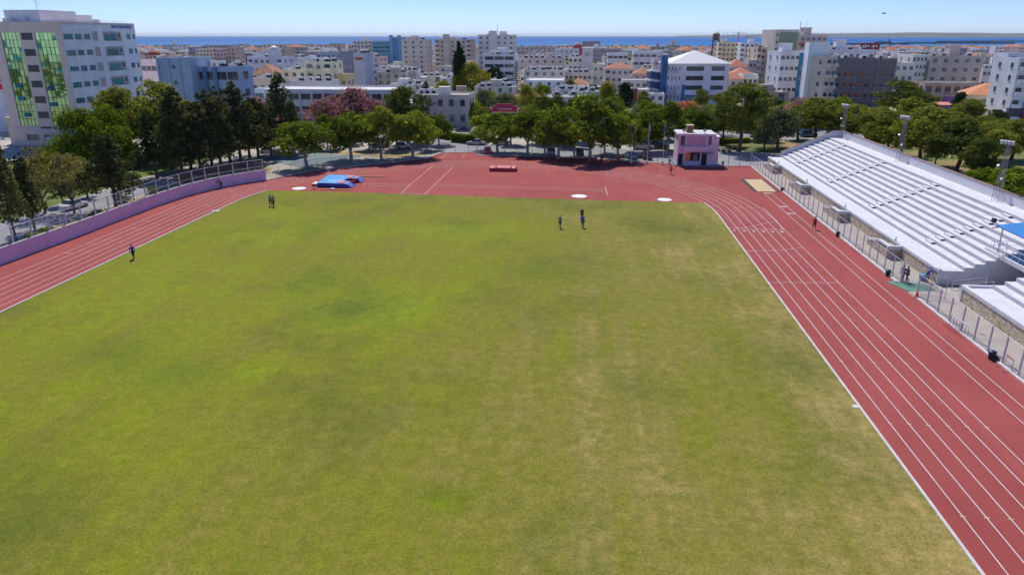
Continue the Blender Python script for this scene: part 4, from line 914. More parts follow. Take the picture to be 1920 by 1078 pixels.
# ================================================================ PEOPLE
def skinmesh(name, verts, edges, radii, m, parent, root=0, sub=1):
    me = bpy.data.meshes.new(name); me.from_pydata(verts, edges, []); me.materials.append(m); o = link(me, name, parent)
    sk = o.modifiers.new('skin', 'SKIN'); sk.use_smooth_shade = True
    sv = me.skin_vertices[0].data
    for i, r in enumerate(radii): sv[i].radius = (r, r) if not isinstance(r, tuple) else r; sv[i].use_root = (i == root)
    s = o.modifiers.new('sub', 'SUBSURF'); s.levels = sub; s.render_levels = sub
    return o
def clothm(col):
    return mat('cloth %.2f %.2f %.2f' % col, col, 0.85, 0.15, 6)
SKIN = mat('skin', (0.42, 0.24, 0.16), 0.6, 0.08, 6); SKIN2 = mat('tanned skin', (0.24, 0.13, 0.085), 0.6, 0.08, 6)
def person(px, py, face, label, shirt, legs, long=True, hair=(0.03, 0.02, 0.015), stride=0.25, arms=0.3, lean=0.05, H=1.75, z=0.04, skin=None, sleeve=False, bend=0, cap=None, group=None, loc=None, elbow=0.3):
    x, y = loc if loc else G(px, py); t = thing('person', label, 'person', (x, y, z), R(face), group); s = H/1.75; skin = skin or SKIN
    yl = lambda zz: math.sin(lean)*(zz-0.95) if zz > .95 else 0
    V = []; E_ = []; Rr = []; idx = {}
    def add(n, p, r, par=None):
        idx[n] = len(V); V.append((p[0]*s, p[1]*s, p[2]*s)); Rr.append(tuple(k*s for k in r) if isinstance(r, tuple) else r*s)
        if par: E_.append((idx[par], idx[n]))
    def up(zz, dy=0): # torso point with bend
        l = zz-0.95; return (0, math.sin(lean+bend)*l+dy, 0.95+math.cos(lean+bend)*l)
    add('pelvis', (0, 0, 0.95), (0.13, 0.10)); add('waist', up(1.10), (0.125, 0.09), 'pelvis'); add('chest', up(1.32), (0.15, 0.10), 'waist'); add('neckb', up(1.47), 0.065, 'chest'); add('neck', up(1.53), 0.052, 'neckb')
    add('jaw', up(1.585, 0.02), 0.066, 'neck'); add('head', up(1.67, 0.01), 0.092, 'jaw'); add('crown', up(1.735), 0.062, 'head')
    hy = up(1.65, 0.0); add('nose', (hy[0], hy[1]+0.105, hy[2]-0.01), 0.014, 'head')
    for sgn, nm in ((-1, 'l'), (1, 'r')):
        e = up(1.66); add('ear'+nm, (sgn*0.093, e[1], e[2]), 0.016, 'head')
        sh = up(1.43); add('sh'+nm, (sgn*0.185, sh[1], sh[2]), 0.056, 'chest')
        a = arms*sgn if not bend else 0.7
        ex, ey, ez = sgn*0.235, sh[1]+math.sin(a)*0.28, sh[2]-math.cos(a)*0.28
        add('el'+nm, (ex, ey, ez), 0.040, 'sh'+nm); b = a+elbow
        wx, wy, wz = sgn*0.235, ey+math.sin(b)*0.25, ez-math.cos(b)*0.25
        add('wr'+nm, (wx, wy, wz), 0.027, 'el'+nm); d = Vector((0, math.sin(b), -math.cos(b)))
        q = Vector((wx, wy, wz)); pl = q+d*0.07; add('palm'+nm, pl, (0.034, 0.018), 'wr'+nm)
        side = Vector((0, math.cos(b), math.sin(b)))
        for fi, (off, ln) in enumerate(((-0.027, 0.062), (-0.009, 0.075), (0.009, 0.080), (0.027, 0.070))):
            f1 = pl+side*off+d*0.03; add('k%d%s' % (fi, nm), f1, 0.009, 'palm'+nm); f2 = f1+d*ln*0.55; add('m%d%s' % (fi, nm), f2, 0.008, 'k%d%s' % (fi, nm)); f3 = f2+d*ln*0.35+Vector((-sgn*0.018, 0, 0)); add('t%d%s' % (fi, nm), f3, 0.007, 'm%d%s' % (fi, nm))
        th = q+d*0.035+side*0.04; add('th1'+nm, th, 0.010, 'palm'+nm); add('th2'+nm, th+d*0.035+side*0.014, 0.008, 'th1'+nm)
        hp = (sgn*0.095, 0, 0.90); add('hip'+nm, hp, 0.088, 'pelvis'); c = stride*sgn*-1
        kx, ky, kz = sgn*0.10, math.sin(c)*0.43+0.02, 0.90-math.cos(c)*0.43
        add('kn'+nm, (kx, ky, kz), 0.056, 'hip'+nm); kb = c-(0.12 if c > 0 else min(0.5, 0.2-c))
        if abs(stride) < 0.12: kb = c-0.03
        ax, ay, az = sgn*0.10, ky+math.sin(kb)*0.40, kz-math.cos(kb)*0.40
        add('an'+nm, (ax, ay, az), 0.036, 'kn'+nm); add('toe'+nm, (ax+sgn*0.02, ay+0.15, max(az-0.045, 0.03)), 0.034, 'an'+nm)
    zmin = min(v[2] for k, v in zip(idx, V) if k.startswith('toe'))-0.03*s
    V = [(a, b, c-zmin) for a, b, c in V]
    skinmesh('body', V, E_, Rr, skin, t)
    def sub(names, edges, rr, nm, m, root=0):
        vs = [V[idx[n]] for n in names]; es = [(names.index(a), names.index(b)) for a, b in edges]; skinmesh(nm, vs, es, rr, m, t, root)
    tn = ['waist', 'chest', 'neckb', 'pelvis', 'shl', 'shr', 'ell', 'elr']; te = [('waist', 'chest'), ('chest', 'neckb'), ('waist', 'pelvis'), ('chest', 'shl'), ('chest', 'shr'), ('shl', 'ell'), ('shr', 'elr')]
    rr = [(0.155*s, 0.118*s), (0.178*s, 0.128*s), 0.075*s, (0.15*s, 0.12*s), 0.074*s, 0.074*s, 0.056*s, 0.056*s]
    if sleeve: tn += ['wrl', 'wrr']; te += [('ell', 'wrl'), ('elr', 'wrr')]; rr += [0.042*s, 0.042*s]
    sub(tn, te, rr, 'shirt', clothm(shirt))
    ln = ['pelvis', 'hipl', 'hipr', 'knl', 'knr']; le = [('pelvis', 'hipl'), ('pelvis', 'hipr'), ('hipl', 'knl'), ('hipr', 'knr')]; rr = [(0.152*s, 0.122*s), 0.108*s, 0.108*s, 0.076*s, 0.076*s]
    if long: ln += ['anl', 'anr']; le += [('knl', 'anl'), ('knr', 'anr')]; rr += [0.056*s, 0.056*s]
    sub(ln, le, rr, 'trousers' if long else 'shorts', clothm(legs))
    for nm in 'lr':
        a = Vector(V[idx['an'+nm]]); to = Vector(V[idx['toe'+nm]]); m_ = MB(); c = (a+to)/2; m_.ell((c.x, c.y-0.01, to.z-0.005), (0.052, 0.15, 0.045), 10, 4); m_.build('shoe', clothm((0.35, 0.33, 0.33)), t, smooth=True)
    hc = Vector(V[idx['head']]); hm = MB(); hm.ell((hc.x, hc.y-0.018, hc.z+0.025), (0.104, 0.112, 0.105), 12, 5, half=False)
    hm.build('hair' if not cap else 'cap', mat('hair %.2f' % hair[0], cap or hair, 0.7, 0.2, 8), t, smooth=True)
    for sx_ in (-0.035, 0.035):
        MB().ell((hc.x+sx_, hc.y+0.088, hc.z-0.012), (0.012, 0.008, 0.008), 8, 3).build('eye', M['black'], t, smooth=True)
    MB().bx((hc.x, hc.y+0.092, hc.z-0.075), (0.045, 0.01, 0.010)).build('mouth', clothm((0.30, 0.10, 0.09)), t)
    return t
person(251, 486, 200, 'person in blue long sleeved top and dark trousers walking beside the left lane', (0.02, 0.04, 0.32), (0.02, 0.03, 0.03), stride=0.38, sleeve=True, lean=0.08)
person(508, 387, 35, 'left one of two walkers in grey and black at the top left of the grass', (0.24, 0.26, 0.33), (0.02, 0.02, 0.03), stride=0.36, long=True)
person(513.5, 388.5, 15, 'right one of two walkers in grey and black at the top left of the grass', (0.12, 0.16, 0.20), (0.02, 0.03, 0.03), stride=0.45)
person(1050, 428, 160, 'slim walker in grey top and dark leggings alone on the grass', (0.16, 0.19, 0.24), (0.03, 0.04, 0.05), stride=0.34, H=1.68)
person(1092, 427, 175, 'person in bright blue top and navy trousers walking on the grass', (0.015, 0.06, 0.50), (0.015, 0.025, 0.10), stride=0.25, sleeve=True)
person(1091, 414, 180, 'person in dark red top with white cap behind the one in blue', (0.10, 0.02, 0.02), (0.03, 0.02, 0.03), stride=0.2, cap=(0.6, 0.6, 0.6))
person(1257.5, 327, 190, 'person in pink top and dark shorts walking near the pink building', (0.62, 0.28, 0.42), (0.06, 0.02, 0.04), long=False, stride=0.3, H=1.7)
person(1255, 313, 170, 'person in pale blue shirt standing by the pink building corner', (0.20, 0.42, 0.62), (0.10, 0.18, 0.35), stride=0.08)
person(1526, 431, 185, 'runner in red top and dark shorts on the long jump runway', (0.55, 0.02, 0.05), (0.05, 0.02, 0.03), long=False, stride=0.25, skin=SKIN2, z=0.03)
person(1691, 528, 120, 'worker in dark purple clothes behind the open gate post', (0.12, 0.08, 0.20), (0.06, 0.05, 0.10), stride=0.1)
person(1699, 530, 100, 'worker in grey brown shirt standing inside the open gate', (0.20, 0.17, 0.20), (0.06, 0.06, 0.08), stride=0.22, arms=0.1)
person(1737, 530, -40, 'person in blue shirt bending over the blue tub', (0.01, 0.03, 0.40), (0.05, 0.05, 0.12), stride=0.15, bend=0.7, lean=0.1, elbow=0.1)
person(451, 346, 100, 'dark clothed person crouching in shade at the end of the pink wall', (0.04, 0.03, 0.04), (0.04, 0.03, 0.05), stride=0.1, bend=0.5, skin=SKIN2, z=0.03, loc=(-60.3, 113.0))
person(1128, 307, 170, 'person in dark clothes standing in tree shade by the red bench', (0.03, 0.03, 0.05), (0.10, 0.03, 0.05), stride=0.1, skin=SKIN2)
t = thing('bird', 'small dark bird gliding in the sky', 'bird', W(1658, 26, 75), R(20))
b = MB(); b.ell((0, 0, 0), (0.16, 0.05, 0.05), 8, 4); b.tube((0.14, 0, 0.01), (0.22, 0, 0.0), 0.03, 0.005, n=6); b.tube((-0.14, 0, 0), (-0.27, 0, 0), 0.025, 0.05, n=5); b.build('body', M['black'], t, smooth=True)
for s in (-1, 1): b = MB(); b.quad([(0.07, 0, 0.02), (0.02, s*0.22, 0.12), (-0.06, s*0.36, 0.10), (-0.05, s*0.2, 0.11), (-0.08, 0, 0.02)]); b.build('wing', M['black'], t)

# ================================================================ TREES
LEAF = {
 'broad': M_leaf('broadleaf foliage', (0.045, 0.085, 0.014), (0.310, 0.370, 0.050), 0.46),
 'dark': M_leaf('dark casuarina foliage', (0.038, 0.050, 0.024), (0.165, 0.175, 0.075), 0.42),
 'stone': M_leaf('stone pine foliage', (0.042, 0.085, 0.010), (0.225, 0.290, 0.024), 0.36),
 'pine': M_leaf('pine foliage', (0.075, 0.105, 0.020), (0.360, 0.380, 0.075), 0.5),
 'dpine': M_leaf('deep pine foliage', (0.040, 0.062, 0.016), (0.190, 0.220, 0.045), 0.38),
 'cypress': M_leaf('cypress foliage', (0.010, 0.030, 0.012), (0.050, 0.085, 0.026), 0.2),
 'blossom': M_leaf('pink blossom crown', (0.110, 0.100, 0.050), (0.24, 0.17, 0.13), 0.40, pink=(0.50, 0.25, 0.33, 0.64)),
 'orange': M_leaf('orange blossom crown', (0.110, 0.130, 0.025), (0.30, 0.27, 0.05), 0.40, pink=(0.62, 0.26, 0.18, 0.64)),
 'olive': M_leaf('grey green foliage', (0.075, 0.100, 0.050), (0.230, 0.265, 0.135), 0.35),
 'sparse': M_leaf('thin brownish foliage', (0.090, 0.080, 0.035), (0.30, 0.28, 0.11), 0.40),
 'bright': M_leaf('bright shrub foliage', (0.070, 0.120, 0.012), (0.28, 0.35, 0.035), 0.42),
 'yellow': M_leaf('yellow green foliage', (0.110, 0.130, 0.018), (0.36, 0.35, 0.048), 0.42),
}
def crown_mesh(name, blobs, n, size, m, seed, flat=0.0, jitter=0.55, fill=0.25):
    rg = random.Random(seed); V = []; F = []
    wts = [b[3]*b[4] if len(b) > 4 else b[3]**2 for b in blobs]; tot = sum(wts)
    for b, wt in zip(blobs, wts):
        cx, cy, cz, rx = b[:4]; rz = b[4] if len(b) > 4 else rx
        # sub-clumps on the blob surface
        subs = []
        for _ in range(max(5, int(14*rx*rx/(1.2)))):
            u = rg.uniform(-0.75, 1); a = rg.uniform(0, 2*math.pi); s = math.sqrt(max(0, 1-u*u)); k = rg.uniform(0.62, 0.98)
            subs.append((cx+rx*s*math.cos(a)*k, cy+rx*s*math.sin(a)*k, cz+rz*u*k, rg.uniform(0.22, 0.42)*min(rx, rz)))
        for _ in range(int(n*wt/tot)):
            if rg.random() < fill: p = (cx, cy, cz, min(rx, rz)*0.85)
            else: p = rg.choice(subs)
            u = rg.uniform(-0.8, 1); a = rg.uniform(0, 2*math.pi); s = math.sqrt(1-u*u)
            nx, ny, nz = s*math.cos(a), s*math.sin(a), u
            r = p[3]*rg.uniform(0.75, 1.12); x, y, z = p[0]+nx*r, p[1]+ny*r, p[2]+nz*r*(1-flat)
            ox, oy, oz = x-cx, y-cy, (z-cz)
            N = Vector((nx*0.6+rg.uniform(-1, 1)*jitter, ny*0.6+rg.uniform(-1, 1)*jitter, nz*0.6+0.25+rg.uniform(-1, 1)*jitter))
            N += Vector((ox, oy, oz)).normalized()*0.5
            if N.length < 0.05: N = Vector((0, 0, 1))
            N.normalize(); A = N.orthogonal().normalized(); B = N.cross(A); t = rg.uniform(0, 6.28); ca, sa = math.cos(t), math.sin(t)
            A, B = A*ca+B*sa, B*ca-A*sa; h = size*rg.uniform(0.6, 1.3); w_ = h*rg.uniform(0.5, 0.8); P = Vector((x, y, z)); k = len(V)
            V += [tuple(P-A*h), tuple(P+B*w_), tuple(P+A*h), tuple(P-B*w_)]; F.append((k, k+1, k+2, k+3))
    me = bpy.data.meshes.new(name); me.from_pydata(V, [], F); me.materials.append(m); me.update(); return me
def trunk_mesh(name, h, r, m, forks=0, fh=0.35, spread=1.2, seed=0, lean=0.0, toph=None):
    rg = random.Random(seed); b = MB(); p = Vector((0, 0, -0.1)); N = 5; pr = r*1.25
    th = h*fh if forks else (toph or h)
    lx, ly = math.cos(seed*1.3)*lean, math.sin(seed*1.3)*lean
    for i in range(N):
        z = th*(i+1)/N; q = Vector((lx*z+rg.uniform(-.06, .06), ly*z+rg.uniform(-.06, .06), z)); qr = r*(1-0.45*(i+1)/N*(1.0 if not forks else 0.5))
        b.tube(p, q, pr, qr, 8); p = q; pr = qr
    for k in range(forks):
        a = 2*math.pi*k/forks+rg.uniform(-.4, .4); q = p; rr = pr*0.72
        for s in range(3):
            q2 = q+Vector((math.cos(a)*spread*(0.42), math.sin(a)*spread*0.42, (h*0.64-th)/3*rg.uniform(0.85, 1.05))); b.tube(q, q2, rr, rr*0.66, 6); rr *= 0.66
            if s: 
                a2 = a+rg.uniform(-1.2, 1.2); q3 = q2+Vector((math.cos(a2)*spread*.4, math.sin(a2)*spread*.3, h*0.05)); b.tube(q2, q3, rr*.8, rr*.3, 5)
            q = q2; a += rg.uniform(-.3, .3)
    return b.mesh(name, m, smooth=True)
def blobs_round(h, w_, n, z0, seed, r0=0.28, domed=0.0):
    rg = random.Random(seed); out = []
    for i in range(n):
        a = i*2.399+rg.uniform(-.4, .4); f = math.sqrt((i+0.5)/n); z = rg.uniform(0, 1)
        rad = w_/2*(1-r0*1.1)*f*(math.sqrt(max(0.05, 1-(z*0.9)**2)) if domed else math.sin(math.pi*min(0.92, 0.22+z*0.72)))
        r = w_*r0*rg.uniform(0.65, 1.05)
        out.append((rad*math.cos(a), rad*math.sin(a), z0+r*0.6+(h-z0-r*1.5)*z, r, r*rg.uniform(0.75, 1.0)))
    return out
TP = {}
def proto(kind):
    # returns list of (trunk mesh, crown mesh, H, W, crown z shift)
    if kind in TP: return TP[kind]
    L = []
    if kind in ('broad', 'olive', 'blossom', 'bright', 'yellow', 'orange'):
        tm = M['bark_w'] if kind == 'broad' else M['bark']
        for v in range(3 if kind == 'broad' else 2):
            H, Wd = 10.0, 9.0
            bl = blobs_round(H, Wd, 17+v*2, 2.0 if kind == 'broad' else 1.4, 11+v*7, 0.20 if kind == 'broad' else 0.25)
            L.append((trunk_mesh('trunk', H, 0.26, tm, 5, 0.22, 2.2, v+3), crown_mesh('crown', bl, 8500, 0.20, LEAF[kind], 5+v, fill=0.12), H, Wd))
    elif kind == 'casuarina':
        for v in range(3):
            H, Wd = 14.0, 6.4; rg = random.Random(40+v); bl = []
            for i in range(26):
                z = 3.4+9.8*(i/25); rad = (1-i/27)**0.7*Wd*0.36*rg.uniform(0.4, 1.25); a = i*2.4+rg.uniform(-.5, .5)
                bl.append((rad*math.cos(a), rad*math.sin(a), z, 0.55+1.15*(1-i/30)*rg.uniform(.7, 1.2), 0.9+0.9*rg.random()))
            bl += [(rg.uniform(-1.3, 1.3), rg.uniform(-1.3, 1.3), 11.6+rg.uniform(0, 1.3), 0.5, 1.3) for _ in range(3)]
            L.append((trunk_mesh('trunk', H, 0.2, M['bark'], toph=12.5, seed=v), crown_mesh('crown', bl, 6200, 0.20, LEAF['dark'], 50+v, jitter=0.8, fill=0.10), H, Wd))
    elif kind == 'stone_pine':
        H, Wd = 10.5, 12.5; bl = blobs_round(H, Wd, 26, 2.4, 77, 0.17, domed=1)
        bl += [(math.cos(a)*4.2, math.sin(a)*4.2, 3.9+0.5*math.sin(3*a), 1.7, 1.4) for a in [i*0.7 for i in range(9)]]+[(0, 0, 5.5, 3.8, 3.0)]
        L.append((trunk_mesh('trunk', H, 0.35, M['bark_r'], 5, 0.3, 3.0, 2), crown_mesh('crown', bl, 22000, 0.17, LEAF['stone'], 9, fill=0.08), H, Wd))
    elif kind in ('pine', 'darkpine'):
        for v in range(4):
            H, Wd = 12.0, 9.0; bl = blobs_round(H, Wd, 19+2*v, 3.3, 90+v*3, 0.20)
            L.append((trunk_mesh('trunk', H, 0.27, M['bark_r'], 4, 0.4, 2.3, v+8, lean=0.07), crown_mesh('crown', bl, 9000, 0.19, LEAF['pine' if kind == 'pine' else 'dpine'], 60+v, flat=0.15, fill=0.12), H, Wd))
    elif kind == 'cypress':
        H, Wd = 20.0, 4.0; bl = [(0.15*math.sin(i), 0.15*math.cos(i*1.7), 1.2+i*0.92, (1.7 if i < 12 else 1.7*(1-(i-12)/10.0)), 1.3) for i in range(20)]
        L.append((trunk_mesh('trunk', H, 0.3, M['bark'], toph=15), crown_mesh('crown', bl, 12000, 0.24, LEAF['cypress'], 3, fill=0.2, jitter=0.4), H, Wd))
    elif kind == 'oval':
        for v in range(2):
            H, Wd = 10.0, 6.4; bl = [(0, 0, 5.2, 2.5, 3.8)]+blobs_round(H, Wd, 14, 1.2, 130+v, 0.24)
            L.append((trunk_mesh('trunk', H, 0.25, M['bark'], toph=6), crown_mesh('crown', bl, 8000, 0.22, LEAF['cypress' if v else 'dark'], 4+v), H, Wd))
    elif kind == 'sparse':
        for v in range(2):
            H, Wd = 9.0, 8.0; bl = blobs_round(H, Wd, 14, 2.5, 23+v, 0.18)
            L.append((trunk_mesh('trunk', H, 0.17, M['bark'], 6, 0.2, 2.0, v+5), crown_mesh('crown', bl, 2300, 0.15, LEAF['sparse'], 15+v, jitter=0.9), H, Wd))
    elif kind == 'bush':
        for v in range(2):
            H, Wd = 3.0, 4.0; bl = blobs_round(H, Wd, 9, 0.2, 33+v, 0.27)
            L.append((trunk_mesh('stem', H, 0.08, M['bark'], 5, 0.15, 1.0, v), crown_mesh('crown', bl, 2600, 0.14, LEAF['bright'], 25+v), H, Wd))
    elif kind == 'araucaria':
        H, Wd = 18.0, 6.0; bl = []
        for i in range(13):
            z = 3+i*1.15; rad = Wd/2*(1-i/14)
            for k in range(5): a = k*1.257+i*.6; bl += [(rad*.75*math.cos(a), rad*.75*math.sin(a), z, max(0.3, rad*.30), 0.28)]
        L.append((trunk_mesh('trunk', H, 0.25, M['bark'], toph=17), crown_mesh('crown', bl, 6000, 0.16, LEAF['olive'], 3), H, Wd))
    elif kind == 'palm':
        H, Wd = 8.0, 5.0; tr = trunk_mesh('trunk', H, 0.3, M['bark'], toph=6); b = MB(); rg = random.Random(4)
        for i in range(46):
            a = i*2.4; el = rg.uniform(-0.5, 1.2); p = Vector((0, 0, 6)); d = Vector((math.cos(a)*math.cos(el), math.sin(a)*math.cos(el), math.sin(el))); sd_ = Vector((-math.sin(a), math.cos(a), 0)); wv = .35
            for s in range(4):
                q = p+d*0.72; d = (d+Vector((0, 0, -0.42))).normalized(); w2 = wv*(0.9 if s < 2 else 0.4); b.quad([p-sd_*wv, q-sd_*w2, q+sd_*w2, p+sd_*wv]); p = q; wv = w2
        L.append((tr, b.mesh('crown', LEAF['olive']), H, Wd))
    TP[kind] = L; return L
TREES = []
tcount = {}
NAME = {'broad': 'broadleaf_tree', 'olive': 'olive_tree', 'blossom': 'blossom_tree', 'orange': 'blossom_tree', 'bright': 'broadleaf_tree', 'yellow': 'broadleaf_tree', 'casuarina': 'casuarina_tree', 'stone_pine': 'stone_pine', 'pine': 'pine_tree', 'darkpine': 'pine_tree',
        'cypress': 'cypress_tree', 'oval': 'evergreen_tree', 'sparse': 'broadleaf_tree', 'bush': 'shrub', 'araucaria': 'araucaria_tree', 'palm': 'palm_tree'}
def plant(kind, x, y, h, w_, label, group=None, v=None):
    L = proto(kind); i = tcount.get(kind, 0); tcount[kind] = i+1; rg = random.Random(i*31+len(kind))
    tr, cr, H, Wd = L[(i if v is None else v) % len(L)]
    t = thing(NAME[kind], label, 'shrub' if kind == 'bush' else 'tree', (x, y, 0), rg.uniform(0, 6.28), group)
    t.scale = (1.16*w_/Wd, 1.16*w_/Wd, h/H); link(tr, tr.name.split('.')[0], t); link(cr, 'crown', t); TREES.append((x, y, w_)); return t
def T(kind, px, pyb, pyt, wpx, label, group=None):
    F = 0; gx, gy = G(px, pyb); F = gy*cf-gx*sf
    x, y, z = W(px, (pyb+pyt)/2, F); h = W(px, pyt, F)[2]; rr = ray(px, (pyb+pyt)/2); w_ = wpx*F/rr[3]
    return plant(kind, x, y, h, w_, label, group)
gl = 'dark trees along the road left of the track'
for a in ((8, 452, 262, 58, 'dark thin trunked tree at the very left edge above the pink wall'), (50, 432, 292, 52, 'dark feathery tree behind the wall, second from the left edge'),
          (112, 385, 318, 40, 'short dark feathery tree right behind the white car'), (205, 392, 250, 84, 'dark feathery tree standing in front of the big round pine'),
          (158, 372, 305, 44, 'dark feathery tree just below the round pine crown'), (330, 338, 172, 88, 'dark tree over the wall below the blue grey building tower'),
          (368, 330, 188, 80, 'dark tree over the wall, next right of the one below the tower'), (405, 322, 168, 84, 'dark tree over the wall below the blue grey building windows'),
          (444, 312, 160, 80, 'tall dark tree below the right end of the blue grey building'), (478, 303, 182, 72, 'dark tree between the blue grey building and the pink blossom'),
          (285, 335, 215, 70, 'dark tree between the round pine and the dark row'), (525, 285, 142, 62, 'tall pointed dark tree in front of the long white low building'), (548, 290, 190, 44, 'lower dark tree leaning on the tall pointed one'),
          (505, 292, 205, 50, 'lower dark tree left of the tall pointed one')): T('casuarina', *a, gl)
T('sparse', 70, 400, 268, 105, 'thin brownish tree with bare branches near the left edge'); T('sparse', 128, 400, 285, 90, 'thin olive brown tree below the beige office base')
T('bright', 88, 345, 285, 70, 'yellow green tree in front of the beige office base')
T('stone_pine', 173, 330, 199, 152, 'big round dome shaped bright green pine in front of the glass office')
T('pine', 232, 300, 158, 100, 'tall olive green pine right of the glass office, left one'); T('pine', 300, 300, 148, 115, 'tall olive green pine before the blue grey tower, right one'); T('pine', 268, 290, 175, 80, 'lower olive green pine between the two tall ones left')
T('broad', 246, 330, 268, 40, 'bushy green tree right below the round dome pine')
gb = 'flowering trees behind the row of white trunked trees'
for a in ((480, 262, 182, 78, 'pink flowering tree between the dark trees and the white building'), (622, 258, 176, 82, 'deep pink flowering tree in front of the long white building'), (663, 258, 163, 88, 'tallest pale pink flowering tree in front of the long white building'),
          (706, 258, 183, 55, 'small pink flowering tree right of the tallest one'), (1500, 240, 183, 72, 'pink flowering tree left of the dark brick building')): T('blossom', *a, gb)
T('orange', 1290, 250, 190, 95, 'orange and pink flowering tree below the pyramid roof building', gb)
gw = 'white trunked trees along the far fence'
for a in ((570, 315, 222, 112, 'white trunked tree left of the blue mat, first of its row'), (655, 301, 204, 100, 'white trunked tree behind the blue mat, second of its row'), (712, 300, 200, 88, 'white trunked tree, third of its row from the left'),
          (772, 295, 205, 98, 'white trunked tree, fourth of its row by the fence corner'), (822, 272, 208, 52, 'small leafy tree in front of the old beige building'),
          (932, 284, 212, 84, 'leafy tree behind the red mat, covering the hedge end'), (990, 288, 196, 80, 'leafy tree behind the red mat, second right of the hedge'), (1048, 298, 190, 88, 'leafy tree with pale forked trunk behind the grey parked car'),
          (1108, 302, 176, 110, 'largest leafy tree with thick trunk by the red benches'), (1160, 300, 212, 82, 'leafy tree left of the flagpoles'), (1218, 285, 196, 80, 'leafy tree behind the flagpoles'), (1255, 282, 190, 74, 'leafy tree right behind the pink building, left one'),
          (1295, 272, 198, 66, 'leafy tree right behind the pink building, right one')): T('broad', *a, gw)
T('darkpine', 762, 270, 158, 90, 'dark green pine rising behind the white trunked row', gw)
for a in ((1012, 268, 174, 60, 'dark pine crown behind the centre trees, left one'), (1045, 268, 172, 52, 'dark pine crown behind the centre trees, middle one'), (1140, 262, 182, 60, 'dark pine crown behind the centre trees, right one'), (1082, 266, 178, 58, 'dark pine crown behind the largest leafy tree')): T('darkpine', *a, 'dark pines behind the centre trees')
T('oval', 1025, 262, 205, 70, 'dark bushy tree filling the gap behind the centre trees'); T('broad', 1185, 262, 205, 60, 'leafy tree beyond the flagpoles by the red banner')
T('cypress', 862, 182, 76, 27, 'single very tall dark column cypress in the centre')
for a in (('yellow', 886, 184, 116, 62, 'tall yellow green tree right of the column cypress'), ('yellow', 832, 185, 148, 30, 'yellow green tree left of the column cypress'), ('oval', 925, 178, 124, 44, 'dark round tree in front of the balconied office'),
          ('araucaria', 968, 180, 112, 26, 'slender layered conifer right of the balconied office'), ('olive', 905, 220, 168, 48, 'grey green tree left of the olive grey old house'), ('olive', 950, 220, 172, 50, 'grey green tree before the olive grey old house'),
          ('bright', 876, 225, 166, 40, 'bright green tree beside the old beige building'), ('bright', 885, 232, 192, 62, 'bright green shrubbery left of the red fascia shops'), ('yellow', 988, 215, 158, 40, 'yellow green tree behind the red fascia shops'),
          ('oval', 1112, 205, 158, 32, 'dark green tree left of the yellow green poplar'), ('yellow', 1140, 215, 148, 34, 'tall yellow green poplar between two dark trees'), ('oval', 1172, 215, 152, 38, 'dark egg shaped tree right of the yellow green poplar'),
          ('oval', 1246, 188, 128, 30, 'dark oval tree left of the blue ribbed building'), ('olive', 1315, 265, 200, 78, 'grey green tree above the pink building right end'), ('oval', 1095, 205, 160, 26, 'small dark tree left of the dark green one'),
          ('olive', 1462, 278, 196, 84, 'grey green tree behind the stand in the park'), ('olive', 1436, 280, 222, 56, 'smaller grey green tree right of the tall leaning pine'), ('pine', 1535, 268, 180, 92, 'spreading pine left of the stand corner mast'),
          ('pine', 1602, 268, 194, 84, 'rounded pine behind the stand corner mast'), ('darkpine', 1690, 225, 148, 104, 'large round dark tree before the dark brick building'), ('pine', 1440, 180, 138, 30, 'small dark pine left of the white and blue building'),
          ('pine', 1645, 290, 222, 62, 'low pine behind the stand, left of the middle mast'), ('pine', 1672, 292, 205, 90, 'pine behind the middle mast'), ('pine', 1735, 312, 196, 110, 'large pine right of the middle mast'),
          ('pine', 1710, 262, 182, 100, 'pine further back behind the middle mast'), ('darkpine', 1802, 330, 214, 118, 'pine with thick dark leaning trunk in the park'), ('pine', 1852, 300, 225, 90, 'pine between the thick trunk one and the right mast'),
          ('pine', 1905, 300, 220, 88, 'pine at the right edge of the park'), ('pine', 1815, 238, 184, 66, 'small rounded pine in front of the orange roofed house'), ('darkpine', 1838, 350, 255, 66, 'dark low pine with tangled branches behind the stand'),
          ('olive', 1758, 310, 258, 46, 'small grey green tree on the park lawn'), ('pine', 1660, 262, 200, 70, 'pine behind the white van in the park'), ('oval', 1870, 238, 205, 40, 'dark shrub like tree beside the white modern house')):
    T(*a)
t = T('darkpine', 1392, 285, 150, 112, 'tall spreading dark pine with leaning trunk right of the pink building')
t = T('darkpine', 1360, 272, 180, 60, 'lower dark pine left of the tall leaning one')
gs = 'bright shrubs behind the right end of the stand'
for a in ((1850, 362, 312, 70, 'bright green shrub behind the back wall, leftmost'), (1890, 372, 315, 70, 'bright green shrub behind the back wall, by the right mast'), (1930, 385, 318, 80, 'bright green shrub at the right edge'), (1870, 345, 308, 60, 'bright green shrub in the second row behind the wall'),
          (1910, 352, 312, 60, 'bright green shrub in the second row at the right edge')): T('bush', *a, gs)
for i, a in enumerate(((92, 440, 425, 40), (60, 452, 436, 34), (180, 408, 394, 30), (228, 380, 366, 34), (290, 362, 348, 30), (350, 342, 328, 30))): T('bush', *a, 'green shrub on the verge behind the pink wall', 'shrubs on the verge')
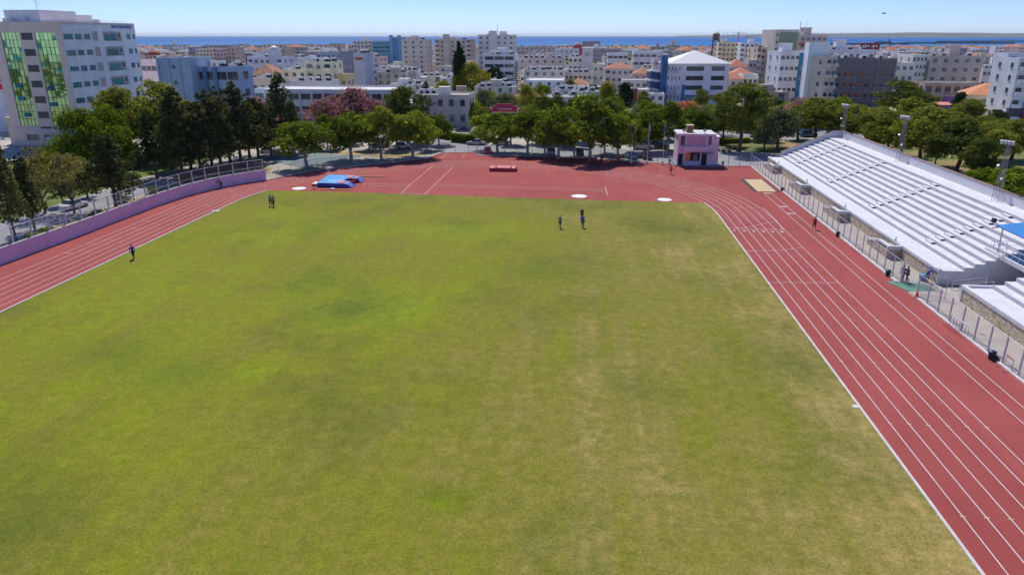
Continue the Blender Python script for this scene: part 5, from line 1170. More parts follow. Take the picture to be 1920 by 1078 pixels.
# clipped hedge
def hedge(pts, w_, h, label):
    t = thing('hedge', label, 'hedge', (0, 0, 0)); rg = random.Random(5); P = resample([(a[0], a[1], 0) for a in pts], 0.9); b = MB(); ribbon_box(b, [(p.x, p.y) for p in P], w_*0.82, 0, h*0.93); b.build('branch_mass', mat('hedge inside', (0.03, 0.05, 0.012), 1, 0.3, 2), t)
    V = []; F = []
    for i in range(int(len(P)*420)):
        p = rg.choice(P); face = rg.random(); dx = rg.uniform(-.55, .55)
        if face < .4: q = Vector((p.x+dx, p.y+rg.uniform(-w_/2, w_/2), h+rg.uniform(-.08, .06))); N = Vector((0, 0, 1))
        else: sgn = -1 if face < .8 else 1; q = Vector((p.x+dx, p.y+sgn*(w_/2+rg.uniform(-.08, .05)), rg.uniform(0.05, h))); N = Vector((0, sgn, .3))
        N = (N+Vector((rg.uniform(-.6, .6), rg.uniform(-.6, .6), rg.uniform(-.6, .6)))).normalized(); A = N.orthogonal().normalized()*rg.uniform(.08, .16); B = N.cross(A); k = len(V); V += [tuple(q-A), tuple(q+B*.7), tuple(q+A), tuple(q-B*.7)]; F.append((k, k+1, k+2, k+3))
    me = bpy.data.meshes.new('foliage'); me.from_pydata(V, [], F); me.materials.append(LEAF['bright']); link(me, 'foliage', t)
hedge([G(850, 266), G(876, 269), G(908, 270)], 1.8, 2.0, 'clipped green hedge between the avenue and the parked silver saloon')
hedge([G(822, 258), G(842, 262)], 1.8, 1.9, 'short clipped green hedge left of the longer one')
hedge([G(1310, 271), G(1400, 268)], 1.5, 1.1, 'low hedge in shade behind the picnic tables')

# ================================================================ TOWN
OCC = []                                                # footprints already taken (x, y, r)
WM = {}
def wmesh(w_, h, fm, gm, mull=1):
    k = (round(w_, 1), round(h, 1), fm, gm, mull)
    if k in WM: return WM[k]
    f = MB(); t = 0.07; w_, h = k[0], k[1]
    f.box(-w_/2, w_/2, -0.06, 0, -h/2, -h/2+t).box(-w_/2, w_/2, -0.06, 0, h/2-t, h/2).box(-w_/2, -w_/2+t, -0.06, 0, -h/2+t, h/2-t).box(w_/2-t, w_/2, -0.06, 0, -h/2+t, h/2-t)
    for i in range(mull): xx = -w_/2+w_*(i+1)/(mull+1); f.box(xx-.03, xx+.03, -.05, 0, -h/2+t, h/2-t)
    f.box(-w_/2-.08, w_/2+.08, -.16, 0, -h/2-.10, -h/2-.002)
    p = MB(); p.box(-w_/2+t, w_/2-t, -.025, -.004, -h/2+t, h/2-t)
    WM[k] = (f.mesh('window', M[fm]), p.mesh('pane', M[gm])); return WM[k]
def put_win(par, x, y, z, rz, w_, h, fm='frame', gm='glass', mull=1):
    a, b = wmesh(w_, h, fm, gm, mull); o = link(a, 'window', par, (x, y, z), rz); link(b, 'pane', o); return o
M['tank'] = mat('white water tank', (0.68, 0.68, 0.68), 0.45, 0.1, 1)
def heater_me():
    m = MB(); m.tube((-.75, 0.0, 1.3), (.75, 0.0, 1.3), .33, n=10, m=0); m.bx((0, .75, .62), (1.9, 1.5, .08), rx=-0.75, m=1)
    for x in (-.5, .5): m.tube((x, .1, 0), (x, .1, 1.1), .04, n=4, m=2)
    m.tube((-1.4, -.2, 0), (-1.4, -.2, 1.2), .5, n=10, m=0); return m.mesh('solar_heater', [M['tank'], M['panel'], M['galv']])
HEAT = heater_me()
def roof_ring(b, w_, d, z, h=0.5, t=0.18, m=0):
    b.box(-w_/2, w_/2, -d/2, -d/2+t, z, z+h, m).box(-w_/2, w_/2, d/2-t, d/2, z, z+h, m).box(-w_/2, -w_/2+t, -d/2+t, d/2-t, z, z+h, m).box(w_/2-t, w_/2, -d/2+t, d/2-t, z, z+h, m)
GRP = 'town buildings between the stadium and the sea'
def bld(label, px0, px1, pyt, F, dep, col, rot=0.0, st=None, cols=4, ww=1.3, wh=1.2, fm='frame', gm='glass', roof='flat', rc='roofw', tc=(0.52, 0.19, 0.09), rh=2.2, bal=0, bcol=None, heat=0, hut=0, side=2, band=False, cat='building', name='building', wins=True, nroof=True, mull=1):
    cxp = (px0+px1)/2; rr = ray(cxp, pyt); x, y, z = W(cxp, pyt, F); w_ = (px1-px0)*F/rr[3]
    ex = 0.0
    if rot: w_ = max(4, (w_-abs(math.sin(rot))*dep*0.9)/math.cos(rot))
    view = math.atan2(x, y); rz = rot-view*0 if True else 0
    cx, cy = x-math.sin(rz)*dep/2, y+math.cos(rz)*dep/2
    OCC.append((cx, cy, max(w_, dep)*0.62)); h = z
    t = thing(name, label, cat, (cx, cy, 0), rz, GRP); wm = stucco('render', col)
    hw = h if roof == 'flat' else h-rh
    b = MB()
    if roof == 'flat': b.box(-w_/2, w_/2, -dep/2, dep/2, 0, hw-.5); roof_ring(b, w_, dep, hw-.5); 
    else: b.box(-w_/2, w_/2, -dep/2, dep/2, 0, hw)
    b.build('wall', wm, t); r_ = MB(); t['_w'] = w_; t['_d'] = dep; t['_h'] = hw
    if roof == 'flat': r_.box(-w_/2+.182, w_/2-.182, -dep/2+.182, dep/2-.182, hw-.498, hw-.42); r_.build('roof', M[rc], t)
    elif roof == 'hip': r_.pyramid(-w_/2-.4, w_/2+.4, -dep/2-.4, dep/2+.4, hw+.002, hw+rh, max(0, (w_-dep)/2) if w_ > dep else max(0, (dep-w_)/2), al='x' if w_ > dep else 'y'); r_.build('roof', M_tiles('clay roof tiles', tc), t)
    elif roof == 'white': r_.pyramid(-w_/2-.3, w_/2+.3, -dep/2-.3, dep/2+.3, hw+.002, hw+rh, 0); r_.build('roof', M['roofw'], t)
    st = st or max(1, round(hw/3.1)); sh = (hw-.4)/st
    if band:
        for k in range(st):
            zc = sh*(k+.58); fb = MB(); fb.box(-w_/2*.94, w_/2*.94, -.03, 0, -sh*.22, sh*.22); fb.build('window', M[gm], t, loc=(0, -dep/2, zc))
            fb = MB(); n = max(3, int(w_/4))
            for i in range(n+1): xx = -w_/2*.94+w_*.94*i/n; fb.box(xx-.22, xx+.22, -.12, 0, -sh*.22, sh*.22)
            fb.build('mullions', wm, t, loc=(0, -dep/2-.002, zc))
            sm_ = MB(); sm_.box(-w_/2-.1, w_/2+.1, -.75, 0, -.45, .45); sm_.build('balcony', wm, t, loc=(0, -dep/2-.001, zc-sh*.22-.46))
    elif wins:
        for k in range(st):
            zc = sh*(k+.56)
            for i in range(cols):
                if bal and i in (0, cols-1): continue
                xx = -w_/2+w_*(i+.5)/cols; put_win(t, xx, -dep/2, zc, 0, ww, wh, fm, gm, mull)
            if side:
                sx_ = -1 if x > 0 else 1
                for i in range(side): yy = -dep/2+dep*(i+.5)/side; put_win(t, sx_*w_/2, yy, zc, -sx_*-R(90) if sx_ > 0 else -R(90), ww, wh, fm, gm, mull)
            if bal:
                for i in ({0, cols-1}):
                    xx = -w_/2+w_*(i+.5)/cols; bw_ = w_/cols*.84
                    put_win(t, xx, -dep/2, zc-.15, 0, min(2.2, bw_*.7), 2.0, fm, gm, 1)
                    bb = MB(); bb.box(-bw_/2, bw_/2, -1.3, 0, -.12, 0).box(-bw_/2, bw_/2, -1.3, -1.2, 0, .95).box(-bw_/2, -bw_/2+.1, -1.2, 0, 0, .95).box(bw_/2-.1, bw_/2, -1.2, 0, 0, .95); bb.build('balcony', stucco('render', bcol) if bcol else wm, t, loc=(xx, -dep/2, zc-1.25))
    rg = random.Random(int(px0*7+pyt)); zt = hw-.42 if roof == 'flat' else None
    if zt:
        for i in range(heat): link(HEAT, 'solar_heater', t, (-w_/2+1.5+(w_-3)*(i+.5)/heat, rg.uniform(-dep/4, dep/3), zt+.002), rg.uniform(-.2, .2))
        if hut:
            hb = MB(); hw2 = min(4, w_*.3); xx = rg.uniform(-.2, .2)*w_; hb.box(xx-hw2/2, xx+hw2/2, -2, 2, zt+.002, zt+hut); hb.box(xx-hw2/2-.2, xx+hw2/2+.2, -2.2, 2.2, zt+hut, zt+hut+.15); hb.build('stair_hut', wm, t)
            an = MB(); an.tube((xx, 0, zt+hut+.15), (xx, 0, zt+hut+3.2), .05, n=4); an.tube((xx-.6, 0, zt+hut+2.7), (xx+.6, 0, zt+hut+2.7), .03, n=3); an.build('aerial', M['galv'], t)
    return t
CR = (0.62, 0.55, 0.44); WH = (0.68, 0.67, 0.67); BG = (0.50, 0.44, 0.37); GY = (0.40, 0.40, 0.42); PK = (0.58, 0.42, 0.38); YE = (0.62, 0.54, 0.33); LB = (0.38, 0.46, 0.56)

# ---- glass and stone office tower at the far left
t = thing('office_tower', 'seven storey office tower with green glass strips and white side wall', 'office building', (-116, 157, 0)); OCC.append((-125, 171, 24))
b = MB(); b.box(-16.6, -.002, 0.003, 27.4, 0, 26.6); b.build('core_wall', stucco('render', (0.70, 0.70, 0.70)), t)
b = MB(); b.box(-17.0, -14.6, -.3, 0, 3.9, 27.2).box(-10.1, -6.4, -.3, 0, 3.9, 27.2).box(-1.4, -.0, -.3, 0, 0, 27.2).box(-14.6, -10.1, -.3, 0, 24.9, 27.2).box(-6.4, -1.4, -.3, 0, 24.9, 27.2).box(-14.6, -10.1, -.3, 0, 3.9, 4.55).box(-6.4, -1.4, -.3, 0, 3.9, 4.55)
b.box(-17.4, -1.402, -.5, 0, 0, 1.2).box(-17.4, -1.402, -.6, 0, 2.6, 3.898).box(-17.4, -13.5, -.45, 0, 1.2, 2.6).box(-10.5, -9.2, -.45, 0, 1.2, 2.6).box(-6.0, -1.402, -.45, 0, 1.2, 2.6).box(-17.3, -.0, 0.002, 27.4, 26.6, 27.2)
b.build('stone_facing', mat('beige stone cladding', (0.74, 0.60, 0.52), 0.7, 0.08, 0.5), t)
b = MB(); b.box(-19.5, -17.002, 1.5, 9, 0, 6.0).box(-19.8, -17.002, 1.2, 9.3, 6.0, 6.2); b.build('side_annex', mat('tan annex render', (0.58, 0.47, 0.36), 0.8, 0.1, 0.5), t)
b = MB(); b.box(-13.4, -10.6, -.2, -.1, 1.25, 2.55).box(-9.1, -6.1, -.2, -.1, 1.25, 2.55); b.build('ground_floor_window', M['glass'], t)
b = MB(); b.box(-9.1, -6.1, -.30, -.22, 1.3, 1.9); b.build('white_banner', M['white'], t)
for xa, xb in ((-14.6, -10.1), (-6.4, -1.4)):
    gs_ = MB(); nx = 5; nz = 13; zs = [4.56+(24.88-4.56)*i/nz for i in range(nz+1)]
    g = MB(); rp = random.Random(int(-xa*10))
    for i in range(nx):
        for j in range(nz):
            x0_ = xa+(xb-xa)*i/nx; x1_ = xa+(xb-xa)*(i+1)/nx; a_ = rp.uniform(-.03, .03); c_ = rp.uniform(-.03, .03)
            g.quad([(x0_, -.10+a_, zs[j]), (x1_, -.10-a_, zs[j]), (x1_, -.10-a_+c_*.6, zs[j+1]), (x0_, -.10+a_+c_*.6, zs[j+1])])
    o = g.build('curtain_glass', M['glass_green'], t)
    m_ = MB()
    for z in zs[1:-1]: m_.box(xa+.01, xb-.01, -.16, -.122, z-.035, z+.035)
    for i in range(1, nx): xx = xa+(xb-xa)*i/nx; m_.box(xx-.03, xx+.03, -.158, -.124, 4.56, 24.88)
    m_.build('mullion_grid', mat('dark green mullion', (0.02, 0.07, 0.03), .5, .1, 1), o)
    ow = [(xa+.9, 13.7), (xa+.9, 10.8), (xa+1.6, 7.2)] if xa < -10 else [(xa+.5, 13.2), (xa+.4, 9.6)]
    for x, z in ow: MB().bx((x+.7, -.32, z-.2), (1.5, .05, .9), rx=-.3).build('open_vent', M['glass_teal'], t)
for k in range(7): z = 24.1-3.42*k; w2 = MB(); w2.box(-9.6, -6.95, -.34, -.302, z-.75, z+.75); w2.build('window', mat('recessed window', (0.07, 0.055, 0.06), .35, .4, .8), t)
fl = [24.1-3.48*k for k in range(7)]
for k, z in enumerate(fl):
    for y0, y1 in ((.3, 3.3), (4.1, 6.2), (7.2, 9.3)): put_win(t, 0, (y0+y1)/2, z, R(90), y1-y0, 1.15, 'wframe' if k == 2 and y0 < 1 else 'frame', 'glass_teal', 1 if y1-y0 < 2.5 else 2)
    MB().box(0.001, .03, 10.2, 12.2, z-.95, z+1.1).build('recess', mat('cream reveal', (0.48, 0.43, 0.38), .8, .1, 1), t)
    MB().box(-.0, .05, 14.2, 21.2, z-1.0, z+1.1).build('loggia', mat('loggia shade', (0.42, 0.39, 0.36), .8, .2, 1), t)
    MB().box(.051, .09, 14.6, 19.0, z-.95, z+.55).build('loggia_glass', M['glass_teal'], t)
    MB().box(.10, .15, 14.3, 21.1, z-1.0, z-.85).build('loggia_rail', M['glass_teal'], t)
    MB().box(.051, .09, 19.8, 20.6, z-.3, z+.7).build('window', M['glass'], t)
    put_win(t, 0, 24.2, z, R(90), 1.5, 1.15, 'frame', 'glass_teal', 0); put_win(t, 0, 26.4, z, R(90), .7, 1.1, 'frame', 'glass', 0)
b = MB(); b.box(-14.5, -6.0, 2, 14.2, 27.2, 29.7).box(-12, -6, 14.202, 20.0, 27.2, 29.0); b.build('penthouse', stucco('render', (0.60, 0.59, 0.62)), t)
b = MB()
for y in [1+1.1*i for i in range(22)]: b.tube((-.5, y, 27.2), (-.5, y, 27.65), .03, n=4)
b.tube((-.5, 1, 27.65), (-.5, 24, 27.65), .03, n=4); b.build('roof_rail', M['galv'], t)
b = MB(); b.tube((-7, 3, 29.7), (-7, 3, 32.2), .05, n=5); b.tube((-7.8, 3, 31.5), (-6.2, 3, 31.5), .03, n=3); b.tube((-7, 3, 31.0), (-5.8, 3, 31.0), .03, n=3); b.build('aerial', M['galv'], t)
for x, y in ((-16, 3), (-15, 4), (-13.5, 1.2), (-10, 1.0), (-4, 17)): MB().box(x, x+1.3, y, y+.9, 27.2, 28.0).build('air_unit', M['roofw' if x < -5 else 'white'], t)
tm = text_mesh('PROTEAS HOUSE', 1.25, .05, mat('blue sign letters', (0.01, 0.12, 0.42), .5, .05, 1), 'sign_lettering')
o = link(tm, 'sign_lettering', t, (.06, 22.4, 26.3-.6+.35)); o.rotation_euler = (R(90), 0, R(90)); o.scale = (.86, .80, 1); o.location = (.06, 22.0, 25.95)
# low building and signs beyond the tower
t = thing('fast_food_sign', 'red sign band with a yellow arch at the left edge behind the office tower', 'sign', (-152, 178, 0)); OCC.append((-152, 185, 10))
MB().box(-8, 12, 1.0, 12, 0, 11.5).build('building_wall', stucco('render', (0.55, 0.55, 0.60)), t); MB().box(-8, 12.2, .6, .99, 11.0, 14.4).build('red_band', mat('signal red panel', (0.62, 0.015, 0.04), .5, .05, .5), t)
o = link(text_mesh("McDonald's", 2.6, .05, M['white']), 'lettering', t, (5.5, .5, 11.7)); o.rotation_euler = (R(90), 0, 0)
a = MB()
for cx0 in (2.0, 5.2):
    pts = [Vector((cx0+1.6*math.cos(R(q)), .3, 14.8+4.6*math.sin(R(q)))) for q in range(0, 181, 20)]
    for p, q in zip(pts, pts[1:]): a.tube(p, q, .38, n=6)
a.build('yellow_arch', mat('golden yellow plastic', (0.80, 0.50, 0.01), .4, .05, 1), t)
bld('pale blue low building glimpsed left of the office tower base', -60, 22, 172, 196, 12, (0.42, 0.48, 0.60), st=3, cols=4, ww=2.4)

# ---- hand placed buildings, left to right
B_ = (0.30, 0.38, 0.47)
t = bld('windowless tower part of the blue grey office block right of the glass tower', 290, 356, 109, 183, 11, B_, st=5, cols=1, ww=.8, wh=.8, side=0, fm='frame')
wd = t['_w']; hh = t['_h']
for xx in (-wd/2+.6, -1.0, 1.8): MB().box(xx-.12, xx+.12, -5.56, -5.502, 0, hh-.3).build('wall_rib', stucco('render', (0.17, 0.26, 0.34)), t)
t = bld('blue grey office block with deep window bays behind the dark trees', 357, 447, 125, 186, 8, (0.33, 0.41, 0.50), st=4, cols=4, ww=2.7, wh=1.9, heat=4, mull=1, side=1)
wd = t['_w']; hh = t['_h']
for xx in (-wd/2+.5, -wd/4+.6, 0.2): MB().box(xx-.5, xx+.35, -4.8, -4.002, 0, hh).build('blue_pilaster', stucco('render', (0.11, 0.20, 0.30)), t)
bld('pink four storey flats between the glass tower and the blue grey tower', 262, 292, 112, 208, 10, (0.60, 0.46, 0.48), st=4, cols=3, heat=1)
t = bld('long white two storey office with white roof behind the pink blossom trees', 468, 742, 168, 200, 17, (0.52, 0.51, 0.52), st=3, cols=12, ww=2.6, wh=1.5, rc='roofw', mull=1)
wd = t['_w']
for i in range(13): MB().box(-wd/2+wd*i/12-.14, -wd/2+wd*i/12+.14, -8.75, -8.502, 0, 10.4).build('wall_rib', stucco('render', (0.56, 0.55, 0.56)), t)
MB().box(-wd/2, wd/2, -9.3, -8.753, 3.4, 3.7).build('canopy', M['mblue'], t)
t = bld('old beige two storey house with red tiled porch beside the tall cypress', 772, 878, 178, 207, 13, (0.50, 0.42, 0.34), st=2, cols=5, ww=1.4, wh=1.8, rc='roofg', hut=0)
MB().box(-8.0, -1.0, -7.4, -6.502, 6.0, 6.35).build('porch_roof', M_tiles('clay roof tiles', (0.55, 0.22, 0.12)), t); MB().box(-8.0, -1.0, -7.2, -6.503, 2.9, 3.3).build('balcony', stucco('render', (0.50, 0.42, 0.34)), t)
MB().box(-1.5, 1.6, -1.5, 2.0, 7.9, 10.4).build('stair_hut', stucco('render', (0.56, 0.52, 0.46)), t)
for i in range(4): link(HEAT, 'solar_heater', t, (-7+i*1.9, 3.0, 7.92))
# red fascia shops
t = thing('shop', 'low shop row with red fascia and white flat roof behind the avenue', 'shop', (*G(945, 232), 0)); OCC.append((*G(945, 228), 14)); 
b = MB(); b.box(-9, 14, 0, 9, 0, 3.2); b.build('wall', stucco('render', (0.55, 0.50, 0.48)), t); RD = mat('shop red', (0.55, 0.03, 0.08), .5, .1, .5)
MB().box(-9, -3.5, -.2, -.003, 3.2, 4.3).box(-3.4, 4.0, -.6, -.003, 3.4, 5.0).box(4.1, 14, -.2, -.003, 3.2, 4.2).box(-2.2, 2.6, -.5, -.003, 5.0, 5.6).build('red_fascia', RD, t)
MB().box(-8.5, -4.0, -.28, -.21, 3.5, 4.0).box(-1.8, 2.4, -.7, -.61, 4.0, 4.5).build('fascia_lettering', mat('faded lettering', (0.75, 0.30, 0.30), .6, .3, 3), t)
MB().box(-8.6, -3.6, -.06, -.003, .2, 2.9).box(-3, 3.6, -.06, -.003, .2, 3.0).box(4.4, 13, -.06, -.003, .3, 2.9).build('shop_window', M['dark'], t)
MB().box(4.0, 14, .2, 9, 3.2, 3.5).box(-9, 4, .2, 9, 3.2, 3.4).build('roof', M['roofw'], t); MB().pyramid(8, 15, .5, 8.5, 3.52, 5.6, 1.5).build('tiled_roof', M_tiles('clay roof tiles', (0.60, 0.36, 0.28)), t)
MB().bx((-9.8, 1.5, 1.6), (.2, 4, 3.0), rz=.5).build('striped_side', mat('brown stripe', (0.35, 0.18, 0.14), .8, .5, 1), t)
t = bld('olive grey old apartment house with teal shutters and roof tanks', 888, 968, 163, 272, 12, (0.38, 0.37, 0.33), rot=.05, st=3, cols=4, ww=1.2, wh=1.6, gm='glass_teal', heat=5, hut=2.4, rc='roofg')
bld('white flat roofed building right of the layered conifer', 986, 1056, 151, 300, 22, (0.70, 0.70, 0.72), st=3, cols=4, ww=1.1)
bld('pale green house with tanks before the terracotta pyramid roof', 1040, 1096, 168, 275, 10, (0.48, 0.50, 0.46), st=2, cols=4, heat=5, rc='roofw')
bld('terracotta pyramid roofed house in the centre right of the white flat one', 1067, 1106, 148, 315, 11, (0.55, 0.48, 0.42), roof='hip', rh=3.0, tc=(0.62, 0.26, 0.12), cols=3)
bld('grey sided house with sloping white roof before the dark green trees', 1092, 1150, 163, 262, 12, (0.36, 0.38, 0.38), st=2, cols=3)
bld('beige two storey house with shaded balconies right of the dark egg tree', 1186, 1217, 168, 262, 12, (0.50, 0.45, 0.40), st=2, cols=3, bal=1)
bld('small white annex left of the blue ribbed building', 1217, 1246, 176, 255, 9, (0.62, 0.60, 0.60), st=2, cols=2)
bld('low white house with roof tanks left of the old beige house', 730, 790, 158, 280, 13, (0.55, 0.53, 0.50), st=3, cols=4, heat=5, hut=2)
bld('grey house with white awning below the beige tower', 705, 765, 136, 300, 14, (0.42, 0.38, 0.33), st=4, cols=4, heat=3, hut=2, rc='roofg')
bld('ochre house wall right of the cream stepped villa', 622, 650, 140, 262, 9, (0.58, 0.42, 0.22), st=2, cols=2)
t = bld('cream stepped villa with roof terrace and many roof tanks, upper part', 570, 622, 116, 258, 12, (0.64, 0.56, 0.38), st=5, cols=3, bal=1, heat=6)
bld('cream stepped villa lower wing with flat terrace', 528, 574, 130, 256, 11, (0.66, 0.58, 0.40), st=4, cols=3, heat=1)
bld('white flat house front of the cream villa', 540, 622, 152, 242, 8, (0.62, 0.58, 0.52), st=2, cols=5, heat=4, ww=1.8)
bld('terracotta gabled house right of the blue grey block', 467, 512, 122, 270, 12, (0.55, 0.45, 0.38), roof='hip', rh=3.2, tc=(0.42, 0.19, 0.11), cols=3, bal=1)
bld('low cream house with awning in front of the terracotta gabled one', 468, 530, 147, 238, 9, (0.60, 0.48, 0.36), st=2, cols=4, heat=2)
t = bld('white and grey house with round domed stair tower', 462, 530, 107, 345, 14, (0.52, 0.52, 0.58), st=4, cols=6, heat=2, bal=1)
d = MB(); d.tube((4, -5, 10), (4, -5, t['_h']+2.6), 3.0, n=18); d.build('round_tower', stucco('render', (0.46, 0.47, 0.52)), t); d = MB(); d.ell((4, -5, t['_h']+2.6), (2.4, 2.4, 2.2), 16, 5, half=True); d.build('dome', M['tank'], t, smooth=True)
bld('dark slate windowed block, left half of the grey twin building', 636, 661, 97, 292, 13, (0.17, 0.18, 0.23), st=5, cols=2, ww=1.0, wh=1.0, fm='wframe')
t = bld('light grey block with orange top window, right half of the grey twin building', 661, 683, 100, 291, 13, (0.36, 0.38, 0.44), st=5, cols=1, wins=False, heat=2)
MB().box(-1.6, 1.6, -6.56, -6.502, t['_h']-2.6, t['_h']-1.6).build('window', mat('orange blinds', (0.35, 0.12, 0.06), .6, .2, 1), t)
bld('blue grey four storey block left of the slate twin building', 592, 630, 99, 360, 14, (0.28, 0.31, 0.38), st=5, cols=4, ww=1.2)
bld('ten storey beige tower block left of the tall cypress pair of towers', 752, 797, 74, 395, 17, (0.50, 0.43, 0.37), st=9, cols=3, ww=1.1, wh=1.0, hut=2.0, heat=3)
t = bld('taupe tower block right behind the tall column cypress', 814, 884, 74, 425, 16, (0.45, 0.39, 0.34), st=9, cols=7, ww=1.3, bal=1, hut=1.5, heat=2); MB().box(-5.4, -1.8, -9.2, -8.003, 0, t['_h']+2.6).build('stair_shaft', stucco('render', (0.40, 0.36, 0.33)), t)
t = bld('tallest pale grey tower block in the centre of the skyline', 896, 964, 66, 430, 16, (0.52, 0.50, 0.47), st=9, cols=6, ww=1.2, wh=1.0, heat=2); MB().box(-4.0, .5, -8.8, -8.003, 0, t['_h']+2.2).box(1.2, 5.0, -2, 3, t['_h']-.4, t['_h']+2.0).build('stair_shaft', stucco('render', (0.56, 0.54, 0.52)), t); MB().tube((0, 0, t['_h']-.4), (0, 0, t['_h']+6), .12, n=5).build('mast', M['galv'], t)
t = bld('blue glass tower block with ribbed bands on the centre left skyline', 697, 733, 78, 520, 16, (0.12, 0.24, 0.36), st=8, cols=1, band=True, gm='glass_teal')
t = bld('blue twin shaft tower joined to the banded blue glass tower', 730, 752, 71, 518, 16, (0.10, 0.22, 0.36), st=8, cols=2, ww=1.6, wh=2.0, gm='glass_teal'); MB().box(-4, -1.6, -8.9, -8.003, 0, t['_h']+1.6).box(1.6, 4, -8.9, -8.003, 0, t['_h']+1.4).build('stair_shaft', stucco('render', (0.12, 0.25, 0.40)), t)
bld('cream tower block left of the blue glass tower', 661, 697, 77, 545, 15, (0.58, 0.50, 0.43), st=8, cols=5, ww=1.3, bal=1, hut=2)
bld('low brown flats beside the cream tower block left', 652, 664, 84, 560, 12, (0.48, 0.36, 0.32), st=6, cols=2)
t = bld('white office with wide banded balconies in front of the tallest tower', 906, 966, 102, 335, 16, (0.60, 0.58, 0.60), st=5, band=True, heat=6, hut=3)
bld('long beige block right of the banded office', 972, 1058, 109, 385, 16, (0.50, 0.42, 0.38), st=4, cols=6, heat=7, hut=2.5, ww=1.1, wh=1.1)
bld('pale green house with tank crowded roof right of the layered conifer', 982, 1060, 131, 330, 14, (0.50, 0.49, 0.42), st=3, cols=5, heat=8)
bld('long brown flats near the shore right of the tallest tower', 968, 1042, 88, 640, 14, (0.42, 0.35, 0.31), st=5, cols=9, heat=5)
bld('pale blue and cream offices right of the long brown flats', 1040, 1085, 92, 560, 14, (0.50, 0.52, 0.50), st=4, cols=5, gm='glass_teal')
t = bld('pale grey windowless tower with a small dark emblem near its top', 1092, 1112, 91, 372, 10, (0.44, 0.44, 0.45), st=5, wins=False)
e = MB(); zt = t['_h']-3.2; e.quad([(-.1, -5.06, zt+1.4), (-1.1, -5.06, zt), (-.7, -5.06, zt), (-.1, -5.06, zt+.9), (.5, -5.06, zt), (.9, -5.06, zt)][::-1]); e.box(-1.2, 1.1, -5.06, -5.0, zt-.5, zt-.3); e.build('emblem', M['black'], t)
MB().box(-3, 3, -5.2, 5.2, t['_h'], t['_h']+.3).build('roof_cap', M['roofw'], t)
bld('grey white wing left of the emblem tower', 1066, 1092, 106, 374, 12, (0.54, 0.52, 0.46), st=4, cols=3, heat=2)
bld('white house with brown roof pergola in the centre right', 1058, 1110, 136, 335, 10, (0.56, 0.50, 0.42), st=2, cols=6, heat=4)
t = bld('deep red turret house near the shore with orange dome', 1074, 1092, 88, 650, 10, (0.36, 0.05, 0.08), st=4, cols=2); MB().ell((0, 0, t['_h']), (4, 4, 3), 12, 4, half=True).build('dome', M_tiles('clay roof tiles', (0.60, 0.20, 0.10)), t, smooth=True)
bld('dark flat topped building jutting above the shore right of the red turret', 1092, 1126, 78, 900, 24, (0.26, 0.24, 0.25), st=6, cols=5, ww=3)
bld('long dark shuttered building below the flat topped one near the shore', 1112, 1165, 92, 620, 14, (0.27, 0.23, 0.26), st=4, cols=8)
bld('cream square house with two small windows right of the emblem tower', 1112, 1133, 121, 340, 9, (0.62, 0.56, 0.42), st=3, cols=2, ww=.9)
bld('white modern villa with long upper windows left of two small cypresses', 1140, 1178, 100, 400, 12, (0.64, 0.64, 0.66), st=4, cols=4, ww=2.2)
bld('white modern villa with grey glass right of two small cypresses', 1188, 1232, 97, 400, 13, (0.58, 0.60, 0.66), st=4, cols=4, ww=2.4)
bld('terracotta hip roofed house with white verandah in the centre right', 1136, 1190, 118, 345, 12, (0.60, 0.55, 0.50), roof='hip', rh=2.6, tc=(0.50, 0.20, 0.12), cols=5, bal=1)
bld('terracotta roofed villa left of the dark oval tree', 1190, 1226, 127, 320, 11, (0.50, 0.35, 0.30), roof='hip', rh=2.6, tc=(0.52, 0.24, 0.12), cols=3)
bld('pinkish grey flats behind the dark oval tree', 1226, 1262, 112, 350, 12, (0.50, 0.42, 0.44), st=4, cols=3)
bld('stepped cream hotel near the shore with rounded top', 1248, 1275, 84, 780, 18, (0.42, 0.34, 0.32), st=5, cols=5, ww=2.2, hut=4)
t = bld('pale house with curved white carport roof left of the dark oval tree', 1168, 1214, 150, 292, 12, (0.46, 0.42, 0.40), st=2, cols=4)

# ---- pyramid roof office with blue glass ribs
F0 = 262; x, y, z = W(1318, 118, F0); t = thing('building', 'five storey office with white pyramid roof and blue ribs', 'office building', (x, y+8, 0), .13); OCC.append((x, y+8, 17))
PW = stucco('render', (0.60, 0.57, 0.62)); b = MB(); b.box(-8.4, 8.6, -8, 8, 0, z-.3); b.build('wall', PW, t); pl_ = [(-12.5, -5.5), (-8.402, -8.0), (-8.402, 8), (-12.5, 6)]
b = MB(); b.prism([(-12.6, -4.2), (-8.402, -8.0), (-8.402, 7), (-12.6, 5)], 0, z-.3); b.build('angled_wing', PW, t)
MB().pyramid(-13.2, 9.2, -8.8, 8.6, z-.298, z+4.0, 0).build('pyramid_roof', mat('white roof sheet', (0.80, 0.79, 0.76), .6, .04, .5), t)
MB().box(-14.6, -12.602, -4.5, -1.5, 0, z+2.4).build('blue_tower', stucco('render', (0.03, 0.10, 0.24)), t)
for k in range(4):
    zc = z-4.6-3.3*k
    MB().bx((-16.2, 1.5, zc), (3.4, 7.0, 2.2)).build('blue_balcony', mat('deep blue glass', (0.015, 0.07, 0.22), .2, .2, .5), t); MB().bx((-16.2, 1.5, zc+1.45), (3.9, 7.6, .5), ry=.12).build('white_fin', M['white'], t)
